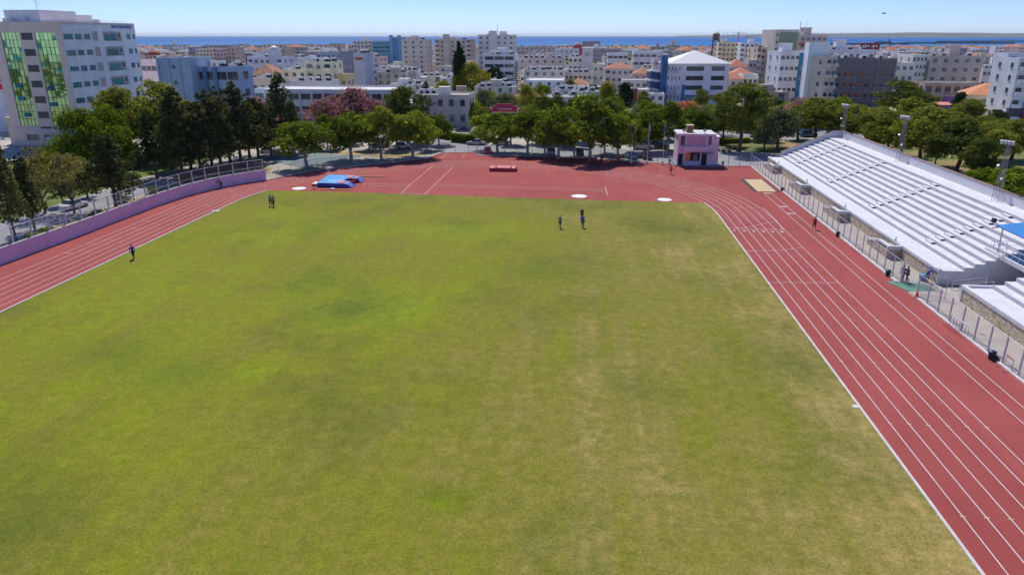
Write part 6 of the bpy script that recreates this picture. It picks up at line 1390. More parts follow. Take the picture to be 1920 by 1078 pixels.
for k in range(5):
    zc = z-2.0-3.25*k
    for xx, w2 in ((-3.6, 6.2), (4.6, 4.6)): MB().box(xx-w2/2, xx+w2/2, -8.05, -8.002, zc-.75, zc+.75).build('window', M['glass'] if k != 3 else M['glass_teal'], t)
    for j in range(4): f = (j+.5)/4; put_win(t, -12.6+4.2*f, -4.2-3.8*f, zc, -math.atan2(3.8, 4.2), .55, 1.3, 'wframe', 'glass', 0)
    if k in (0, 2, 4): MB().bx((-11.2, -6.6, zc-1.2), (3.0, 1.2, .9), rz=-.73).build('balcony', M['post'], t)
    MB().box(8.602, 8.65, -6, 6, zc-.6, zc+.6).build('window', M['dblue'], t)
for xx, z1 in ((-7.4, z-7.5), (1.3, z-9.5)): MB().box(xx-.5, xx+.5, -8.4, -8.052, 0, z1).build('blue_rib', stucco('render', (0.03, 0.12, 0.30)), t)
MB().box(-7.4, 1.3, -8.3, -8.1, 1.0, 3.0).build('blue_porch', stucco('render', (0.03, 0.12, 0.30)), t)

# ---- right side towers
bld('yellow beige apartment tower left of the white tower with blue stripe', 1346, 1388, 80, 430, 15, (0.60, 0.50, 0.32), rot=-.1, st=8, cols=5, bal=1, hut=2, ww=1.2)
t = bld('white tower with vertical dark blue stripe on the right skyline', 1388, 1425, 81, 410, 14, (0.68, 0.69, 0.72), rot=-.08, st=8, cols=4, ww=1.2, hut=2.4, bal=1); MB().box(.6, 2.4, -7.2, -7.003, 0, t['_h']-2).build('blue_stripe', stucco('render', (0.05, 0.08, 0.20)), t)
bld('slim beige tower left of the white and blue stripe office', 1418, 1456, 89, 345, 14, (0.58, 0.47, 0.34), rot=.12, st=7, cols=4, bal=1, heat=2)
bld('pink gabled house below the yellow beige tower', 1368, 1404, 112, 330, 12, (0.50, 0.40, 0.38), roof='hip', rh=3, tc=(0.60, 0.22, 0.14), cols=3)
bld('terracotta roofed white house right of the pyramid roof office', 1376, 1412, 128, 300, 10, (0.60, 0.58, 0.56), roof='hip', rh=2.2, tc=(0.62, 0.22, 0.12), cols=3)
bld('low orange roofed house beside the pyramid roof office', 1358, 1396, 136, 288, 10, (0.45, 0.38, 0.32), roof='hip', rh=2.6, tc=(0.62, 0.25, 0.13), cols=3)
bld('small white flat house left of the slim beige tower', 1394, 1422, 140, 290, 9, (0.64, 0.60, 0.54), st=2, cols=3)
bld('grey house behind the terracotta roofed white house', 1405, 1430, 113, 345, 10, (0.38, 0.37, 0.38), st=3, cols=3)
t = bld('big beige tower with green side panel, tallest on the right skyline', 1452, 1502, 56, 335, 18, (0.50, 0.45, 0.38), rot=.10, st=10, wins=False, hut=0); w_ = t['_w']; h_ = t['_h']
MB().box(-w_/2+1.8, w_/2-.2, -9.10, -9.003, 1, h_-1.2).build('green_panel', stucco('render', (0.17, 0.23, 0.15)), t)
for k in range(8): put_win(t, -w_/2+.9, -9, 3+3.1*k, 0, .9, 1.2)
t = bld('stepped upper floors of the big beige tower with roof clutter', 1498, 1556, 66, 340, 20, (0.46, 0.38, 0.35), rot=.10, st=8, cols=5, heat=5, hut=3.5, ww=1.6)
MB().box(-7, 3, -10.4, -10.003, t['_h']-4.2, t['_h']-3.4).build('red_awning', mat('dull red awning', (0.40, 0.14, 0.12), .8, .1, 1), t)
MB().tube((-3, 0, t['_h']-.4), (-3, 0, t['_h']+6), .12, n=5).build('mast', M['galv'], t)
t = bld('white four storey office with broad teal blue stripe', 1462, 1532, 97, 268, 14, (0.60, 0.60, 0.64), rot=.10, st=5, cols=7, ww=1.2, wh=1.1, hut=3); MB().box(.6, 4.9, -7.22, -7.18, 0, t['_h']-.6).build('blue_stripe', stucco('render', (0.02, 0.16, 0.32)), t)
for k in range(4):
    for xx in (1.8, 3.6): put_win(t, xx, -7.22, 3+3.4*k, 0, .9, .9, 'wframe', 'glass', 0)
t = bld('tall narrow white sign wall with magenta strip', 1519, 1556, 80, 254, 5, (0.66, 0.65, 0.68), st=6, wins=False); w_ = t['_w']; h_ = t['_h']
MB().box(-w_/2+1.9, -w_/2+2.5, -2.60, -2.503, 0, h_-7).build('magenta_strip', mat('magenta strip', (0.35, 0.04, 0.12), .6, .2, .5), t); MB().box(-w_/2, -w_/2+1.3, -2.7, -2.503, 0, h_-1).build('pale_blue_strip', stucco('render', (0.50, 0.62, 0.80)), t)
t = bld('dark brick unfinished apartment block with grey concrete frame', 1568, 1684, 110, 247, 15, (0.20, 0.145, 0.13), rot=.06, st=5, cols=8, ww=1.5, wh=1.3, gm='glass', heat=4, fm='conc'); w_ = t['_w']; h_ = t['_h']; sh = (h_-.4)/5
for k in range(6): MB().box(-w_/2-.02, w_/2+.02, -7.75, -7.503, max(0, sh*k-.25), sh*k+.2).build('concrete_slab_edge', stucco('render', (0.17, 0.17, 0.19)), t)
for xx in (-w_/2+.3, -w_/6, w_/5, w_/2-.3): MB().box(xx-.3, xx+.3, -7.74, -7.504, 0, h_-.6).build('concrete_column', stucco('render', (0.18, 0.18, 0.20)), t)
for k in range(4):
    for xx in (-w_*.27, -w_*.08): MB().box(xx-.9, xx+.9, -7.66, -7.51, sh*(k+1)-2.2+.4, sh*(k+1)-.7+.2).build('brick_infill', mat('orange brick infill', (0.45, 0.15, 0.10), .9, .15, 1), t)
t = bld('cream balcony end of the dark brick apartment block', 1548, 1575, 106, 246, 13, (0.50, 0.43, 0.34), rot=.3, st=5, cols=2, ww=1.4, bal=1)
bld('white block with solar drums and angled roof hut behind the dark brick block', 1556, 1640, 93, 300, 13, (0.55, 0.53, 0.54), st=4, cols=7, heat=4, hut=4)
t = bld('cream five storey end block with small square windows right of the dark brick', 1712, 1742, 103, 290, 13, (0.66, 0.60, 0.52), st=6, cols=4, ww=.8, wh=1.3, rot=.05)
t = bld('taupe five storey apartment block with blue balcony windows on the right', 1746, 1845, 105, 288, 13, (0.42, 0.34, 0.29), rot=.04, st=5, cols=5, ww=1.6, wh=1.3, heat=5, hut=4)
bld('white flats with green awnings between dark brick and taupe blocks', 1680, 1716, 118, 282, 12, (0.58, 0.56, 0.50), st=4, cols=3, gm='glass_teal')
bld('brown low shops with dark doorways below the taupe block', 1738, 1838, 155, 254, 10, (0.33, 0.27, 0.23), st=2, cols=6, ww=2.0, wh=2.2)
t = bld('cream house with large orange hipped roof at the right', 1816, 1908, 158, 232, 14, (0.50, 0.41, 0.28), rot=-.25, roof='hip', rh=3.4, tc=(0.68, 0.28, 0.13), cols=4, st=2)
t = bld('white modern balconied house at the right edge with dark base', 1912, 1972, 110, 216, 12, (0.72, 0.73, 0.76), rot=.05, st=5, cols=3, ww=1.2, wh=1.4, bal=1); MB().box(-5, 3, -7.2, -6.003, 0, 4.2).build('dark_base', stucco('render', (0.06, 0.06, 0.07)), t); MB().box(-1.0, .4, -7.5, -7.203, 1.4, 2.6).build('red_box', M['red'], t)
bld('pale glass balconied block behind the white modern house', 1893, 1950, 100, 262, 9, (0.52, 0.55, 0.58), st=5, cols=3, gm='glass_teal', bal=1)
bld('low white block far right behind the taupe apartments', 1845, 1880, 128, 300, 12, (0.60, 0.52, 0.48), st=3, cols=4, heat=4)
# purple hoarding kiosk and orange awning
t = thing('kiosk', 'round purple painted kiosk on the street corner right of the park', 'kiosk', (*G(1768, 205), 0)); MB().tube((0, 0, 0), (0, 0, 4.6), 3.0, n=20).build('drum', mat('purple hoarding', (0.28, 0.12, 0.46), .6, .4, .6), t); MB().tube((0, 0, 4.6), (0, 0, 4.8), 3.2, n=20).build('roof', M['roofw'], t); MB().box(4, 11, -1, 1, 0, 3.8).build('hoarding', mat('violet hoarding', (0.16, 0.08, 0.40), .6, .4, .6), t)
OCC.append((*G(1768, 205), 9))
t = thing('awning', 'orange fabric awning above parked cars near the purple kiosk', 'awning', (*G(1758, 212), 0)); MB().bx((0, 0, 3.0), (7, 4, .15), rx=.15).build('canopy', mat('salmon awning', (0.70, 0.28, 0.18), .7, .08, 1), t)
for sx_ in (-3.2, 3.2): MB().tube((sx_, -1.8, 0), (sx_, -1.8, 2.8), .07, n=6).build('pole', M['galv'], t)
# red rooftop signs
for px, w2, lb in ((1622, 4.2, 'dark red rooftop sign panel, left of a pair'), (1637, 4.8, 'dark red rooftop sign panel shaped like a shield, right of a pair')):
    t = thing('rooftop_sign', lb, 'sign', W(px, 94, 303)); b = MB(); b.prism([(-w2/2, 0), (w2/2, 0), (w2/2*.9, .3), (-w2/2*.9, .3)], 0, 2.6); b.prism([(-w2/4, 0), (w2/4, 0), (w2/4, .3), (-w2/4, .3)], -2.2, -.001); b.build('panel', mat('dark red panel', (0.28, 0.01, 0.03), .5, .1, 1), t)
    m_ = MB()
    for i in range(3): m_.box(-w2/3+i*w2/4, -w2/3+i*w2/4+.7, -.05, -.003, .7+.2*i, 1.7+.2*(i % 2))
    m_.build('white_marks', M['white'], t)
# water tower
x, y, z = W(1341, 91, 700); t = thing('water_tower', 'dark steel lattice water tower standing out against the sea', 'water tower', (x, y, 0)); h0 = W(1341, 77, 700)[2]; h1 = W(1341, 64, 700)[2]
b = MB(); 
for sx_, sy in ((-1, -1), (1, -1), (1, 1), (-1, 1)): b.tube((sx_*3.2, sy*3.2, 0), (sx_*2.4, sy*2.4, h0), .3, n=5)
for k in range(4):
    za, zb = h0*k/4, h0*(k+1)/4
    for a, c in (((-3, -3), (3, -3)), ((3, -3), (3, 3)), ((-3, 3), (3, 3)), ((-3, -3), (-3, 3))): b.tube((a[0], a[1], za), (c[0], c[1], zb), .14, n=3); b.tube((c[0], c[1], za), (a[0], a[1], zb), .14, n=3)
b.build('legs', mat('dark rust steel', (0.05, 0.05, 0.06), .8, .2, 1), t); MB().tube((0, 0, h0), (0, 0, h1), 3.2, n=16).build('tank', mat('brown tank', (0.16, 0.11, 0.10), .8, .2, .5), t); b = MB(); b.tube((0, 0, h1), (0, 0, h1+1.7), 3.4, .3, n=16); b.build('roof', M['conc'], t)
for px, top_, lb in ((1349, 57, 'thin lattice aerial mast right beside the water tower'), (1357, 57, 'thin aerial mast, second right of the water tower'), (1365, 57, 'thin aerial mast, third right of the water tower'), (1375, 55, 'thin aerial mast, fourth and tallest right of the water tower')):
    x, y, z = W(px, top_, 690); t = thing('aerial_mast', lb, 'aerial mast', (x, y, 0), 0, 'aerial masts by the water tower'); MB().tube((0, 0, 0), (0, 0, z), .26, .12, n=4).build('pole', M['galv'], t); b = MB(); b.tube((-1, 0, z*.8), (1, 0, z*.8), .1, n=3); b.tube((-.8, 0, z*.9), (.8, 0, z*.9), .1, n=3); b.build('antenna_arms', M['galv'], t)
for px, lb in ((1385, 'pale tower crane on the skyline right of the aerial masts'), (1402, 'smaller tower crane above the white tower with blue stripe')):
    x, y, z = W(px, 63 if px < 1390 else 71, 900); t = thing('tower_crane', lb, 'crane', (x, y, 0), .3); MB().tube((0, 0, 0), (0, 0, z+2), .5, n=4).build('mast', M['frame'], t); MB().bx((3, 0, z), (16, .5, .6)).build('jib', M['frame'], t)
# church domes, white hotel with aerial
x, y, z = W(289, 96, 560); t = thing('church', 'church with red dome between the office tower and the sea', 'church', (x, y, 0), .2); h0 = W(289, 104, 560)[2]; OCC.append((x, y, 14))
MB().box(-7, 7, -6, 8, 0, h0-3.5).build('nave', stucco('render', (0.60, 0.50, 0.42)), t); MB().tube((0, 0, h0-3.5), (0, 0, h0), 5.0, n=18).build('drum', stucco('render', (0.60, 0.34, 0.28)), t); MB().ell((0, 0, h0), (5.2, 5.2, 3.6), 18, 6, half=True).build('dome', M_tiles('clay roof tiles', (0.45, 0.12, 0.08)), t, smooth=True)
for i in range(10): a = 2*math.pi*i/10; MB().bx((5.0*math.cos(a), 5.0*math.sin(a), h0-1.5), (.2, .9, 1.8), rz=a).build('arch_window', M['dark'], t)
x, y, z = W(270, 95, 600); t = thing('church', 'smaller church tower with grey dome left of the red domed church', 'church', (x, y, 0), 0); MB().box(-4, 4, -4, 4, 0, z-3).build('nave', stucco('render', (0.55, 0.46, 0.40)), t); MB().ell((0, 0, z-3), (3.6, 3.6, 3), 14, 5, half=True).build('dome', stucco('render', (0.30, 0.24, 0.22)), t, smooth=True)
t = bld('pale grey hotel by the sea with a tall roof aerial, left skyline', 303, 333, 84, 820, 18, (0.46, 0.46, 0.50), st=6, cols=6, ww=1.8, hut=3)
bld('cream apartment house, left part of the cream and pink pair', 366, 398, 92, 530, 14, (0.62, 0.52, 0.40), st=6, cols=5, ww=1.2)
bld('pink apartment house, right part of the cream and pink pair', 398, 424, 92, 528, 14, (0.62, 0.42, 0.40), st=6, cols=4, ww=1.2, bal=1)
bld('tan apartment tower end right of the pink apartment house', 424, 440, 89, 526, 15, (0.48, 0.34, 0.28), st=6, cols=2)
bld('dark roofed hotel rising behind the cream and pink pair', 384, 436, 85, 700, 16, (0.34, 0.33, 0.34), st=6, cols=7, ww=1.6)
for i, (a, b_, c, cc) in enumerate(((446, 455, 83, BG), (475, 484, 86, GY), (490, 520, 84, BG), (522, 546, 84, PK), (548, 582, 83, BG), (588, 616, 84, PK), (617, 639, 82, (0.46, 0.34, 0.32)), (1010, 1030, 88, BG), (884, 896, 92, BG), (1062, 1074, 86, GY))):
    bld('seafront apartment block '+('pale', 'grey', 'beige', 'rosy', 'tan', 'pinkish', 'brown roofed', 'square', 'narrow', 'small grey')[i]+' against the water, '+('far left', 'left of the long beige one', 'long, left of the rosy one', 'beside the beige one', 'with two wings', 'left of the brown one', 'left of the cream tower', 'right of the tallest tower', 'squeezed behind the tallest tower', 'left of the red turret')[i], a, b_, c, 1080, 22, cc, st=6, cols=3, ww=2.2, wh=1.4, side=0)
# ship in the bay and breakwater
x, y = G(1655, 81.5, -1.5); t = thing('cargo_ship', 'dark cargo ship anchored in the bay on the right', 'ship', (x, y, -1.5), .15); b = MB(); b.prism([(-32, -4), (26, -5), (34, 0), (26, 5), (-32, 4)], 0, 5.5); b.build('hull', mat('dark hull', (0.06, 0.10, 0.14), .6, .1, .1), t); MB().box(18, 27, -4, 4, 5.5, 15).box(20, 24, -2, 2, 15, 19).build('bridge_house', stucco('render', (0.40, 0.42, 0.45)), t); MB().tube((-10, 0, 5.5), (-10, 0, 14), .6, n=5).build('deck_crane', M['frame'], t)
b = MB()
for (pa, pb_) in (((1560, 84.5), (1700, 84.0)), ((1690, 82.4), (1900, 82.8)), ((1760, 79.5), (1925, 79.0))): A = G(*pa, -1.5); B = G(*pb_, -1.5); ribbon_box(b, [A, ((A[0]+B[0])/2, (A[1]+B[1])/2+20), B], 26, -3, 3.5)
struct('breakwater', b, mat('breakwater rock', (0.20, 0.19, 0.17), .95, .4, .02))

# ================================================================ SMALLER TOWN HOUSES, TREES, FAR MASS
rt = random.Random(21)
LM = [(130, 'glass office tower'), (400, 'blue grey block'), (515, 'domed tower house'), (590, 'cream stepped villa'), (660, 'slate twin building'), (722, 'blue glass tower'), (775, 'beige tower block'), (850, 'tall column cypress'),
      (930, 'tallest tower'), (1010, 'long beige block'), (1102, 'emblem tower'), (1184, 'two white villas'), (1310, 'pyramid roof office'), (1406, 'blue striped tower'), (1500, 'big beige tower'), (1625, 'dark brick block'), (1790, 'taupe block'), (1915, 'white modern house')]
NUMW = ['', 'one', 'two', 'three', 'four', 'five', 'six', 'seven', 'eight']
ORDW = ['first', 'second', 'third', 'fourth', 'fifth', 'sixth', 'seventh', 'eighth', 'ninth', 'tenth', 'eleventh', 'twelfth']
PAL = [('white', (0.66, 0.65, 0.64)), ('cream', (0.62, 0.55, 0.42)), ('beige', (0.52, 0.45, 0.37)), ('pale grey', (0.46, 0.46, 0.48)), ('tan', (0.46, 0.35, 0.26)), ('pinkish', (0.56, 0.43, 0.40)), ('off white', (0.60, 0.58, 0.52)), ('pale blue', (0.46, 0.50, 0.56)), ('ochre', (0.52, 0.38, 0.20)), ('brown', (0.32, 0.24, 0.20))]
M['canv'] = mat('green awning canvas', (0.10, 0.22, 0.14), .8, .1, 1); M['canv2'] = mat('tan awning canvas', (0.45, 0.34, 0.22), .8, .1, 1)
FILL = []
WSM = MB().box(-.6, .6, -.05, 0, -.62, .62).box(-.7, .7, -.12, 0, -.72, -.622).mesh('window', [M['glass']])
WSM2 = MB().box(-1.0, 1.0, -.05, 0, -1.0, 1.0).box(-1.2, 1.2, -.9, 0, -1.25, -1.05).mesh('window', [M['glass']])
def small_house(x, y, w_, d, st, rz, cn, col, roof, F):
    h = st*3.05+rt.uniform(.1, .8); t = thing('town_house', '', 'house' if st < 3 else 'building', (x, y, 0), rz, GRP); wm = stucco('render', col); rn = {'flat': 'flat roofed', 'hip': 'red tile roofed'}[roof]
    b = MB()
    if roof == 'flat': b.box(-w_/2, w_/2, -d/2, d/2, 0, h-.4); roof_ring(b, w_, d, h-.4, .4, .2)
    else: b.box(-w_/2, w_/2, -d/2, d/2, 0, h)
    if roof == 'flat' and rt.random() < .45: a = rt.uniform(-.25, .25)*w_; b.box(a-2, a+2, -1.5, 2.5, h-.398, h+2.1)
    if rt.random() < .5: s_ = rt.choice((-1, 1)); b.box(s_*w_/2 if s_ > 0 else -w_/2-3, w_/2+3 if s_ > 0 else -w_/2, -d/2+1, d/2-1.5, 0, h-3.0 if st > 1 else h-.8)
    b.build('wall', wm, t); r_ = MB()
    if roof == 'flat': r_.box(-w_/2+.202, w_/2-.202, -d/2+.202, d/2-.202, h-.396, h-.33); r_.build('roof', M[rt.choice(['roofw', 'roofw', 'roofg'])], t)
    else: r_.pyramid(-w_/2-.5, w_/2+.5, -d/2-.5, d/2+.5, h+.002, h+2.4, max(0, (w_-d)/2) if w_ > d else (d-w_)/2, al='x' if w_ > d else 'y'); r_.build('roof', M_tiles('clay roof tiles', rt.choice([(0.50, 0.20, 0.11), (0.58, 0.26, 0.15), (0.42, 0.18, 0.11)])), t)
    n = max(2, int(w_/4.2))
    for k in range(st):
        for i in range(n):
            if rt.random() < .12: continue
            link(WSM2 if rt.random() < .25 else WSM, 'window', t, (-w_/2+w_*(i+.5)/n, -d/2, 3.05*k+1.75))
        sd_ = 1 if x < 0 else -1
        for yy in (-d*.22, d*.2):
            if rt.random() < .7: link(WSM, 'window', t, (sd_*w_/2, yy, 3.05*k+1.75), R(90)*sd_)
    q = rt.random()
    if q < .45 and st > 1:
        bb = MB(); xa = -w_/2+rt.uniform(0, .3)*w_; xb = xa+w_*rt.uniform(.4, .65)
        for k in range(1, st): bb.box(xa, xb, -d/2-1.5, -d/2-.002, 3.05*k-.1, 3.05*k+.08); bb.box(xa, xb, -d/2-1.5, -d/2-1.4, 3.05*k+.08, 3.05*k+1.0)
        bb.build('balcony', wm, t)
    if rt.random() < .35: xa = rt.uniform(-.4, .1)*w_; MB().bx((xa+1.5, -d/2-.7, 2.6+3.05*rt.choice([0, st-1])), (3.4, 1.5, .06), rx=.3).build('awning', rt.choice([M['orange'], M['canv'], M['canv2'], M['roofw']]), t)
    for _ in range(rt.choice([0, 1, 2])): MB().box(-.45, .45, -.38, -.002, 0, .6).build('air_unit', M['tank'], t, loc=(rt.uniform(-.42, .42)*w_, -d/2, 3.05*rt.randrange(st)+.5))
    nh = 0
    if roof == 'flat':
        nh = rt.choice([0, 1, 2, 2, 3, 4])
        for i in range(nh): link(HEAT, 'solar_heater', t, (-w_/2+1.4+(w_-2.8)*(i+.5)/nh, d*.18, h-.328), rt.uniform(-.15, .15))
    px = scr_x(x, y); lm = min(LM, key=lambda q: abs(q[0]-px)); side = 'left of' if px < lm[0]-12 else ('right of' if px > lm[0]+12 else 'in line with')
    FILL.append([t, px, '%s %s storey %s house' % (cn, NUMW[st], rn), '%s the %s' % (side, lm[1]), F])
cnt = 0; tries = 0
while cnt < 200 and tries < 12000:
    tries += 1
    F = 232+rt.random()**1.25*430; px = rt.uniform(255, 1925); x, y, z = W(px, 130, F)
    w_ = rt.uniform(7, 15); d = rt.uniform(7, 12); r = max(w_, d)*.58
    if any((x-a)**2+(y-b)**2 < (r+c)**2 for a, b, c in OCC) or any((x-a)**2+(y-b)**2 < (r+c*.35)**2 for a, b, c in TREES): continue
    if y < 204+0.14*max(0, x): continue
    if x > 15 and F < 250: continue
    # keep sight lines to the landmark buildings: low houses only in front
    st = rt.choice([1, 1, 2, 2] if F < 330 else [1, 2, 2, 3]) if F < 430 else rt.choice([1, 2, 2, 3, 3, 4])
    cn, col = rt.choice(PAL); roof = 'hip' if (rt.random() < .15 and st < 3 and not 640 < px < 880) else 'flat'
    small_house(x, y, w_, d, st, rt.choice([-.35, -.3, .1, .15, .45])+rt.uniform(-.06, .06), cn, col, roof, F); OCC.append((x, y, r)); cnt += 1
def ordinals(items):
    from collections import defaultdict
    D = defaultdict(list)
    for it in items: D[(it[2], it[3])].append(it)
    for (a, b_), L in D.items():
        if len(L) == 1: L[0][0]['label'] = a+' '+b_; continue
        L.sort(key=lambda q: q[4])
        for i, it in enumerate(L): it[0]['label'] = '%s %s, %s' % (a, b_, 'nearest one' if i == 0 else ORDW[i]+' nearest')
ordinals(FILL)
# town trees as single things
TF = []; cnt = 0; tries = 0
while cnt < 150 and tries < 12000:
    tries += 1
    F = 205+rt.random()**1.3*420; px = rt.uniform(250, 1925); x, y, z = W(px, 140, F)
    if any((x-a)**2+(y-b)**2 < (2.5+c*.85)**2 for a, b, c in OCC) or any((x-a)**2+(y-b)**2 < 30 for a, b, c in TREES): continue
    if y < 203+0.14*max(0, x) or (F < 230 and px < 700): continue
    kd = rt.choice(['broad', 'olive', 'oval', 'yellow', 'pine', 'broad', 'olive', 'bright', 'oval', 'casuarina', 'blossom' if rt.random() < .25 else 'broad'])
    h = rt.uniform(4.5, 9); w_ = h*rt.uniform(.7, 1.0) if kd not in ('oval', 'casuarina') else h*.5
    t = plant(kd, x, y, h, w_, '', 'trees scattered between the town houses'); lm = min(LM, key=lambda q: abs(q[0]-scr_x(x, y))); p_ = scr_x(x, y)
    nm = {'broad': 'leafy green', 'olive': 'grey green', 'oval': 'dark dense', 'yellow': 'yellow green', 'pine': 'olive green pine', 'bright': 'bright green', 'casuarina': 'dark feathery', 'blossom': 'pink flowering'}[kd]
    TF.append([t, p_, '%s town tree' % nm if 'pine' not in nm else 'small olive green town pine', ('left of' if p_ < lm[0]-12 else 'right of' if p_ > lm[0]+12 else 'in line with')+' the '+lm[1], F]); cnt += 1
ordinals(TF)
# more trees of the green belt round the stadium
GB = []
for kd, px, pb_, pt, wp in (('broad', 905, 262, 212, 50), ('broad', 958, 272, 208, 56), ('darkpine', 1070, 275, 196, 60), ('broad', 1022, 292, 208, 60), ('broad', 1078, 292, 204, 60), ('broad', 1135, 288, 206, 60), ('broad', 1190, 290, 225, 50), ('broad', 1240, 262, 198, 60), ('olive', 1268, 248, 190, 60), ('bright', 1225, 245, 190, 50), ('broad', 1150, 248, 185, 60),
        ('broad', 1210, 232, 188, 48), ('olive', 1345, 256, 196, 66), ('pine', 1420, 262, 190, 76), ('bright', 1475, 232, 192, 60), ('pine', 1500, 262, 196, 70), ('olive', 1545, 240, 196, 60), ('bright', 1575, 225, 180, 60), ('pine', 1575, 275, 206, 70), ('pine', 1630, 272, 208, 74), ('darkpine', 1725, 222, 172, 76), ('pine', 1765, 262, 200, 84), ('pine', 1790, 280, 208, 84),
        ('pine', 1695, 300, 222, 70), ('pine', 1840, 268, 215, 80), ('darkpine', 1880, 275, 222, 84), ('pine', 1925, 262, 222, 70), ('pine', 1870, 312, 240, 80), ('bright', 1780, 232, 205, 46), ('yellow', 1735, 250, 205, 60), ('olive', 1650, 238, 200, 60), ('broad', 1380, 240, 196, 60), ('broad', 1325, 240, 192, 56), ('casuarina', 350, 318, 205, 70), ('casuarina', 390, 312, 198, 70), ('casuarina', 425, 305, 195, 70), ('casuarina', 462, 296, 200, 66), ('pine', 265, 262, 145, 80), ('casuarina', 315, 318, 215, 60), ('broad', 612, 280, 215, 56), ('broad', 690, 280, 208, 60), ('broad', 742, 282, 215, 56), ('broad', 800, 282, 225, 50)):
    gx, gy = G(px, pb_); F = gy*cf-gx*sf
    if any((gx-a)**2+(gy-b)**2 < (c*.8)**2 for a, b, c in OCC): continue
    t = T(kd, px, pb_, pt, wp, '', 'trees of the green belt round the stadium')
    nm = {'broad': 'leafy green tree', 'olive': 'grey green tree', 'yellow': 'yellow green tree', 'pine': 'olive green pine', 'darkpine': 'deep green pine', 'bright': 'bright green tree', 'casuarina': 'dark feathery tree'}[kd]
    BL = [(60, 'left edge'), (300, 'dark roadside row'), (700, 'white trunked row'), (930, 'clipped hedge'), (1050, 'grey parked car'), (1110, 'red benches'), (1213, 'flagpoles'), (1310, 'pink building'), (1392, 'tall leaning pine'), (1500, 'stand corner'), (1585, 'corner mast'), (1690, 'middle mast'), (1895, 'right mast')]
    lm = min(BL, key=lambda q: abs(q[0]-px)); GB.append([t, px, 'smaller belt %s' % nm, ('left of' if px < lm[0]-8 else 'right of' if px > lm[0]+8 else 'behind')+' the '+lm[1], F])
ordinals(GB)
# far town towards the shore: too many small houses to single out
b = MB(); rf = random.Random(8); fm_ = [stucco('render', c) for _, c in PAL[:8]]+[M['roofw'], M['roofg'], M_tiles('clay roof tiles', (0.50, 0.20, 0.11)), mat('far window dark', (0.10, 0.11, 0.13), .6, .3, .1), M['tank'], stucco('render', (0.30, 0.24, 0.24)), stucco('render', (0.22, 0.24, 0.30))]
far_pts = []
for _ in range(2600):
    F = 560+rf.random()**.9*980; px = rf.uniform(180, 2000); x, y, z = W(px, 100, F)
    if y > 1440+(max(0, x-300)*.42) or any((x-a)**2+(y-c_)**2 < (7+r)**2 for a, c_, r in OCC[:]): continue
    if any((x-a)**2+(y-c_)**2 < 210 for a, c_ in far_pts[-900:]): continue
    far_pts.append((x, y)); w_ = rf.uniform(9, 20); d = rf.uniform(8, 14); st = rf.choice([1, 2, 2, 3, 3, 4, 4]) if rf.random() < .93 else 5; st = min(st, 5 if F < 800 else (3 if F < 1050 else 2)); h = st*2.9+.5; rz = rf.choice([-.35, .1, .2, .5]); c_ = rf.choice(range(8)) if rf.random() < .82 else rf.choice([9, 14])
    b.bx((x, y, h/2), (w_, d, h), rz=rz, m=c_); ca, sa = math.cos(rz), math.sin(rz)
    def L2(a, q): return (x+a*ca-q*sa, y+a*sa+q*ca)
    if rf.random() < .2:
        p = [L2(-w_/2-.4, -d/2-.4), L2(w_/2+.4, -d/2-.4), L2(w_/2+.4, d/2+.4), L2(-w_/2-.4, d/2+.4)]; k = len(b.v); b.v += [(q[0], q[1], h+.01) for q in p]+[(x, y, h+2.6)]
        for i in range(4): b.f.append((k+i, k+(i+1) % 4, k+4)); b.m.append(10)
    else:
        b.bx((x, y, h+.12), (w_*.94, d*.94, .2), rz=rz, m=rf.choice([8, 8, 9]))
        for i in range(rf.choice([0, 1, 1, 2])): q = L2(rf.uniform(-.4, .4)*w_, rf.uniform(-.3, .3)*d); b.bx((q[0], q[1], h+.9), (1.4, 1.1, 1.5), rz=rz, m=12)
        if rf.random() < .4: q = L2(rf.uniform(-.3, .3)*w_, 0); b.bx((q[0], q[1], h+1.3), (3, 3, 2.4), rz=rz, m=c_)
    n = max(2, int(w_/3.6))
    for k in range(st):
        for i in range(n):
            q = L2(-w_/2+w_*(i+.5)/n, -d/2-.03); b.bx((q[0], q[1], 2.9*k+1.8), (rf.choice([1.1, 1.8, 2.4]), .06, 1.3), rz=rz, m=11)
o = b.build('distant_town', fm_); tag(o, 'dense mass of tiny far off town houses before the shoreline', 'town', kind='stuff')
V = []; F_ = []
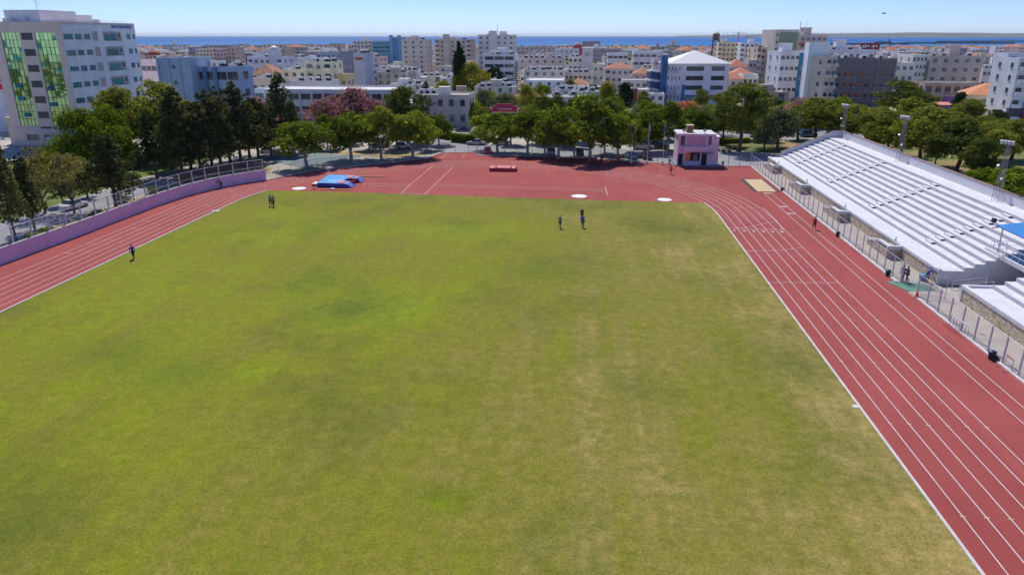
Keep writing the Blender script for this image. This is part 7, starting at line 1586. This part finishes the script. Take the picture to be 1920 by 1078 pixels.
for _ in range(520):
    F = 500+rf.random()*1000; px = rf.uniform(180, 2000); x, y, z = W(px, 100, F)
    if y > 1470+(max(0, x-300)*.42) or any((x-a)**2+(y-c_)**2 < (3+r)**2 for a, c_, r in OCC): continue
    h = rf.uniform(5, 11); w_ = rf.uniform(2.5, 5)
    for _ in range(70):
        u = rf.uniform(-1, 1); a = rf.uniform(0, 6.28); s = math.sqrt(1-u*u); rr_ = rf.uniform(.6, 1); N = Vector((s*math.cos(a), s*math.sin(a), u+.3)).normalized(); P_ = Vector((x+w_*N.x*rr_, y+w_*N.y*rr_, h*.55+h*.45*u)); A = N.orthogonal().normalized()*rf.uniform(.6, 1.1); B2 = N.cross(A); k = len(V)
        V += [tuple(P_-A), tuple(P_+B2), tuple(P_+A), tuple(P_-B2)]; F_.append((k, k+1, k+2, k+3))
me = bpy.data.meshes.new('distant_trees'); me.from_pydata(V, [], F_); me.materials.append(LEAF['pine']); o = link(me, 'distant_trees'); tag(o, 'scattered far off trees between the tiny houses near the shore', 'trees', kind='stuff')

# ---- air: one closed box of thin even haze round everything
hz = MB().box(-60000, 60000, -3000, 75000, -40, 150).build('haze', bpy.data.materials.new('haze air'))
hm = hz.data.materials[0]; hm.use_nodes = True; hn = hm.node_tree; hn.nodes.remove(hn.nodes['Principled BSDF'])
pvn = hn.nodes.new('ShaderNodeVolumePrincipled'); pvn.inputs['Color'].default_value = (0.86, 0.92, 1.0, 1); pvn.inputs['Density'].default_value = 0.00002; pvn.inputs['Anisotropy'].default_value = 0.2
hn.links.new(pvn.outputs[0], hn.nodes['Material Output'].inputs['Volume']); tag(hz, 'thin pale blue haze over the town and the sea', 'haze', kind='stuff')

# ---- grove and houses out of frame to the left, mirrored in the green glass
V = []; F_ = []; rr2 = random.Random(12)
for _ in range(46):
    x = rr2.uniform(-330, -150); y = rr2.uniform(-160, 60); h = rr2.uniform(7, 13); w_ = rr2.uniform(4, 7)
    for _ in range(160):
        u = rr2.uniform(-1, 1); a = rr2.uniform(0, 6.28); s = math.sqrt(1-u*u); N = Vector((s*math.cos(a), s*math.sin(a), u)); k_ = rr2.uniform(.6, 1)
        P_ = Vector((x+w_*N.x*k_, y+w_*N.y*k_, h*.55+h*.45*u)); A = N.orthogonal().normalized()*rr2.uniform(.7, 1.2); B2 = N.cross(A); k = len(V); V += [tuple(P_-A), tuple(P_+B2), tuple(P_+A), tuple(P_-B2)]; F_.append((k, k+1, k+2, k+3))
me = bpy.data.meshes.new('grove'); me.from_pydata(V, [], F_); me.materials.append(LEAF['pine']); o = link(me, 'grove'); tag(o, 'wooded ground left of the photo seen mirrored in green glass', 'trees', kind='stuff')
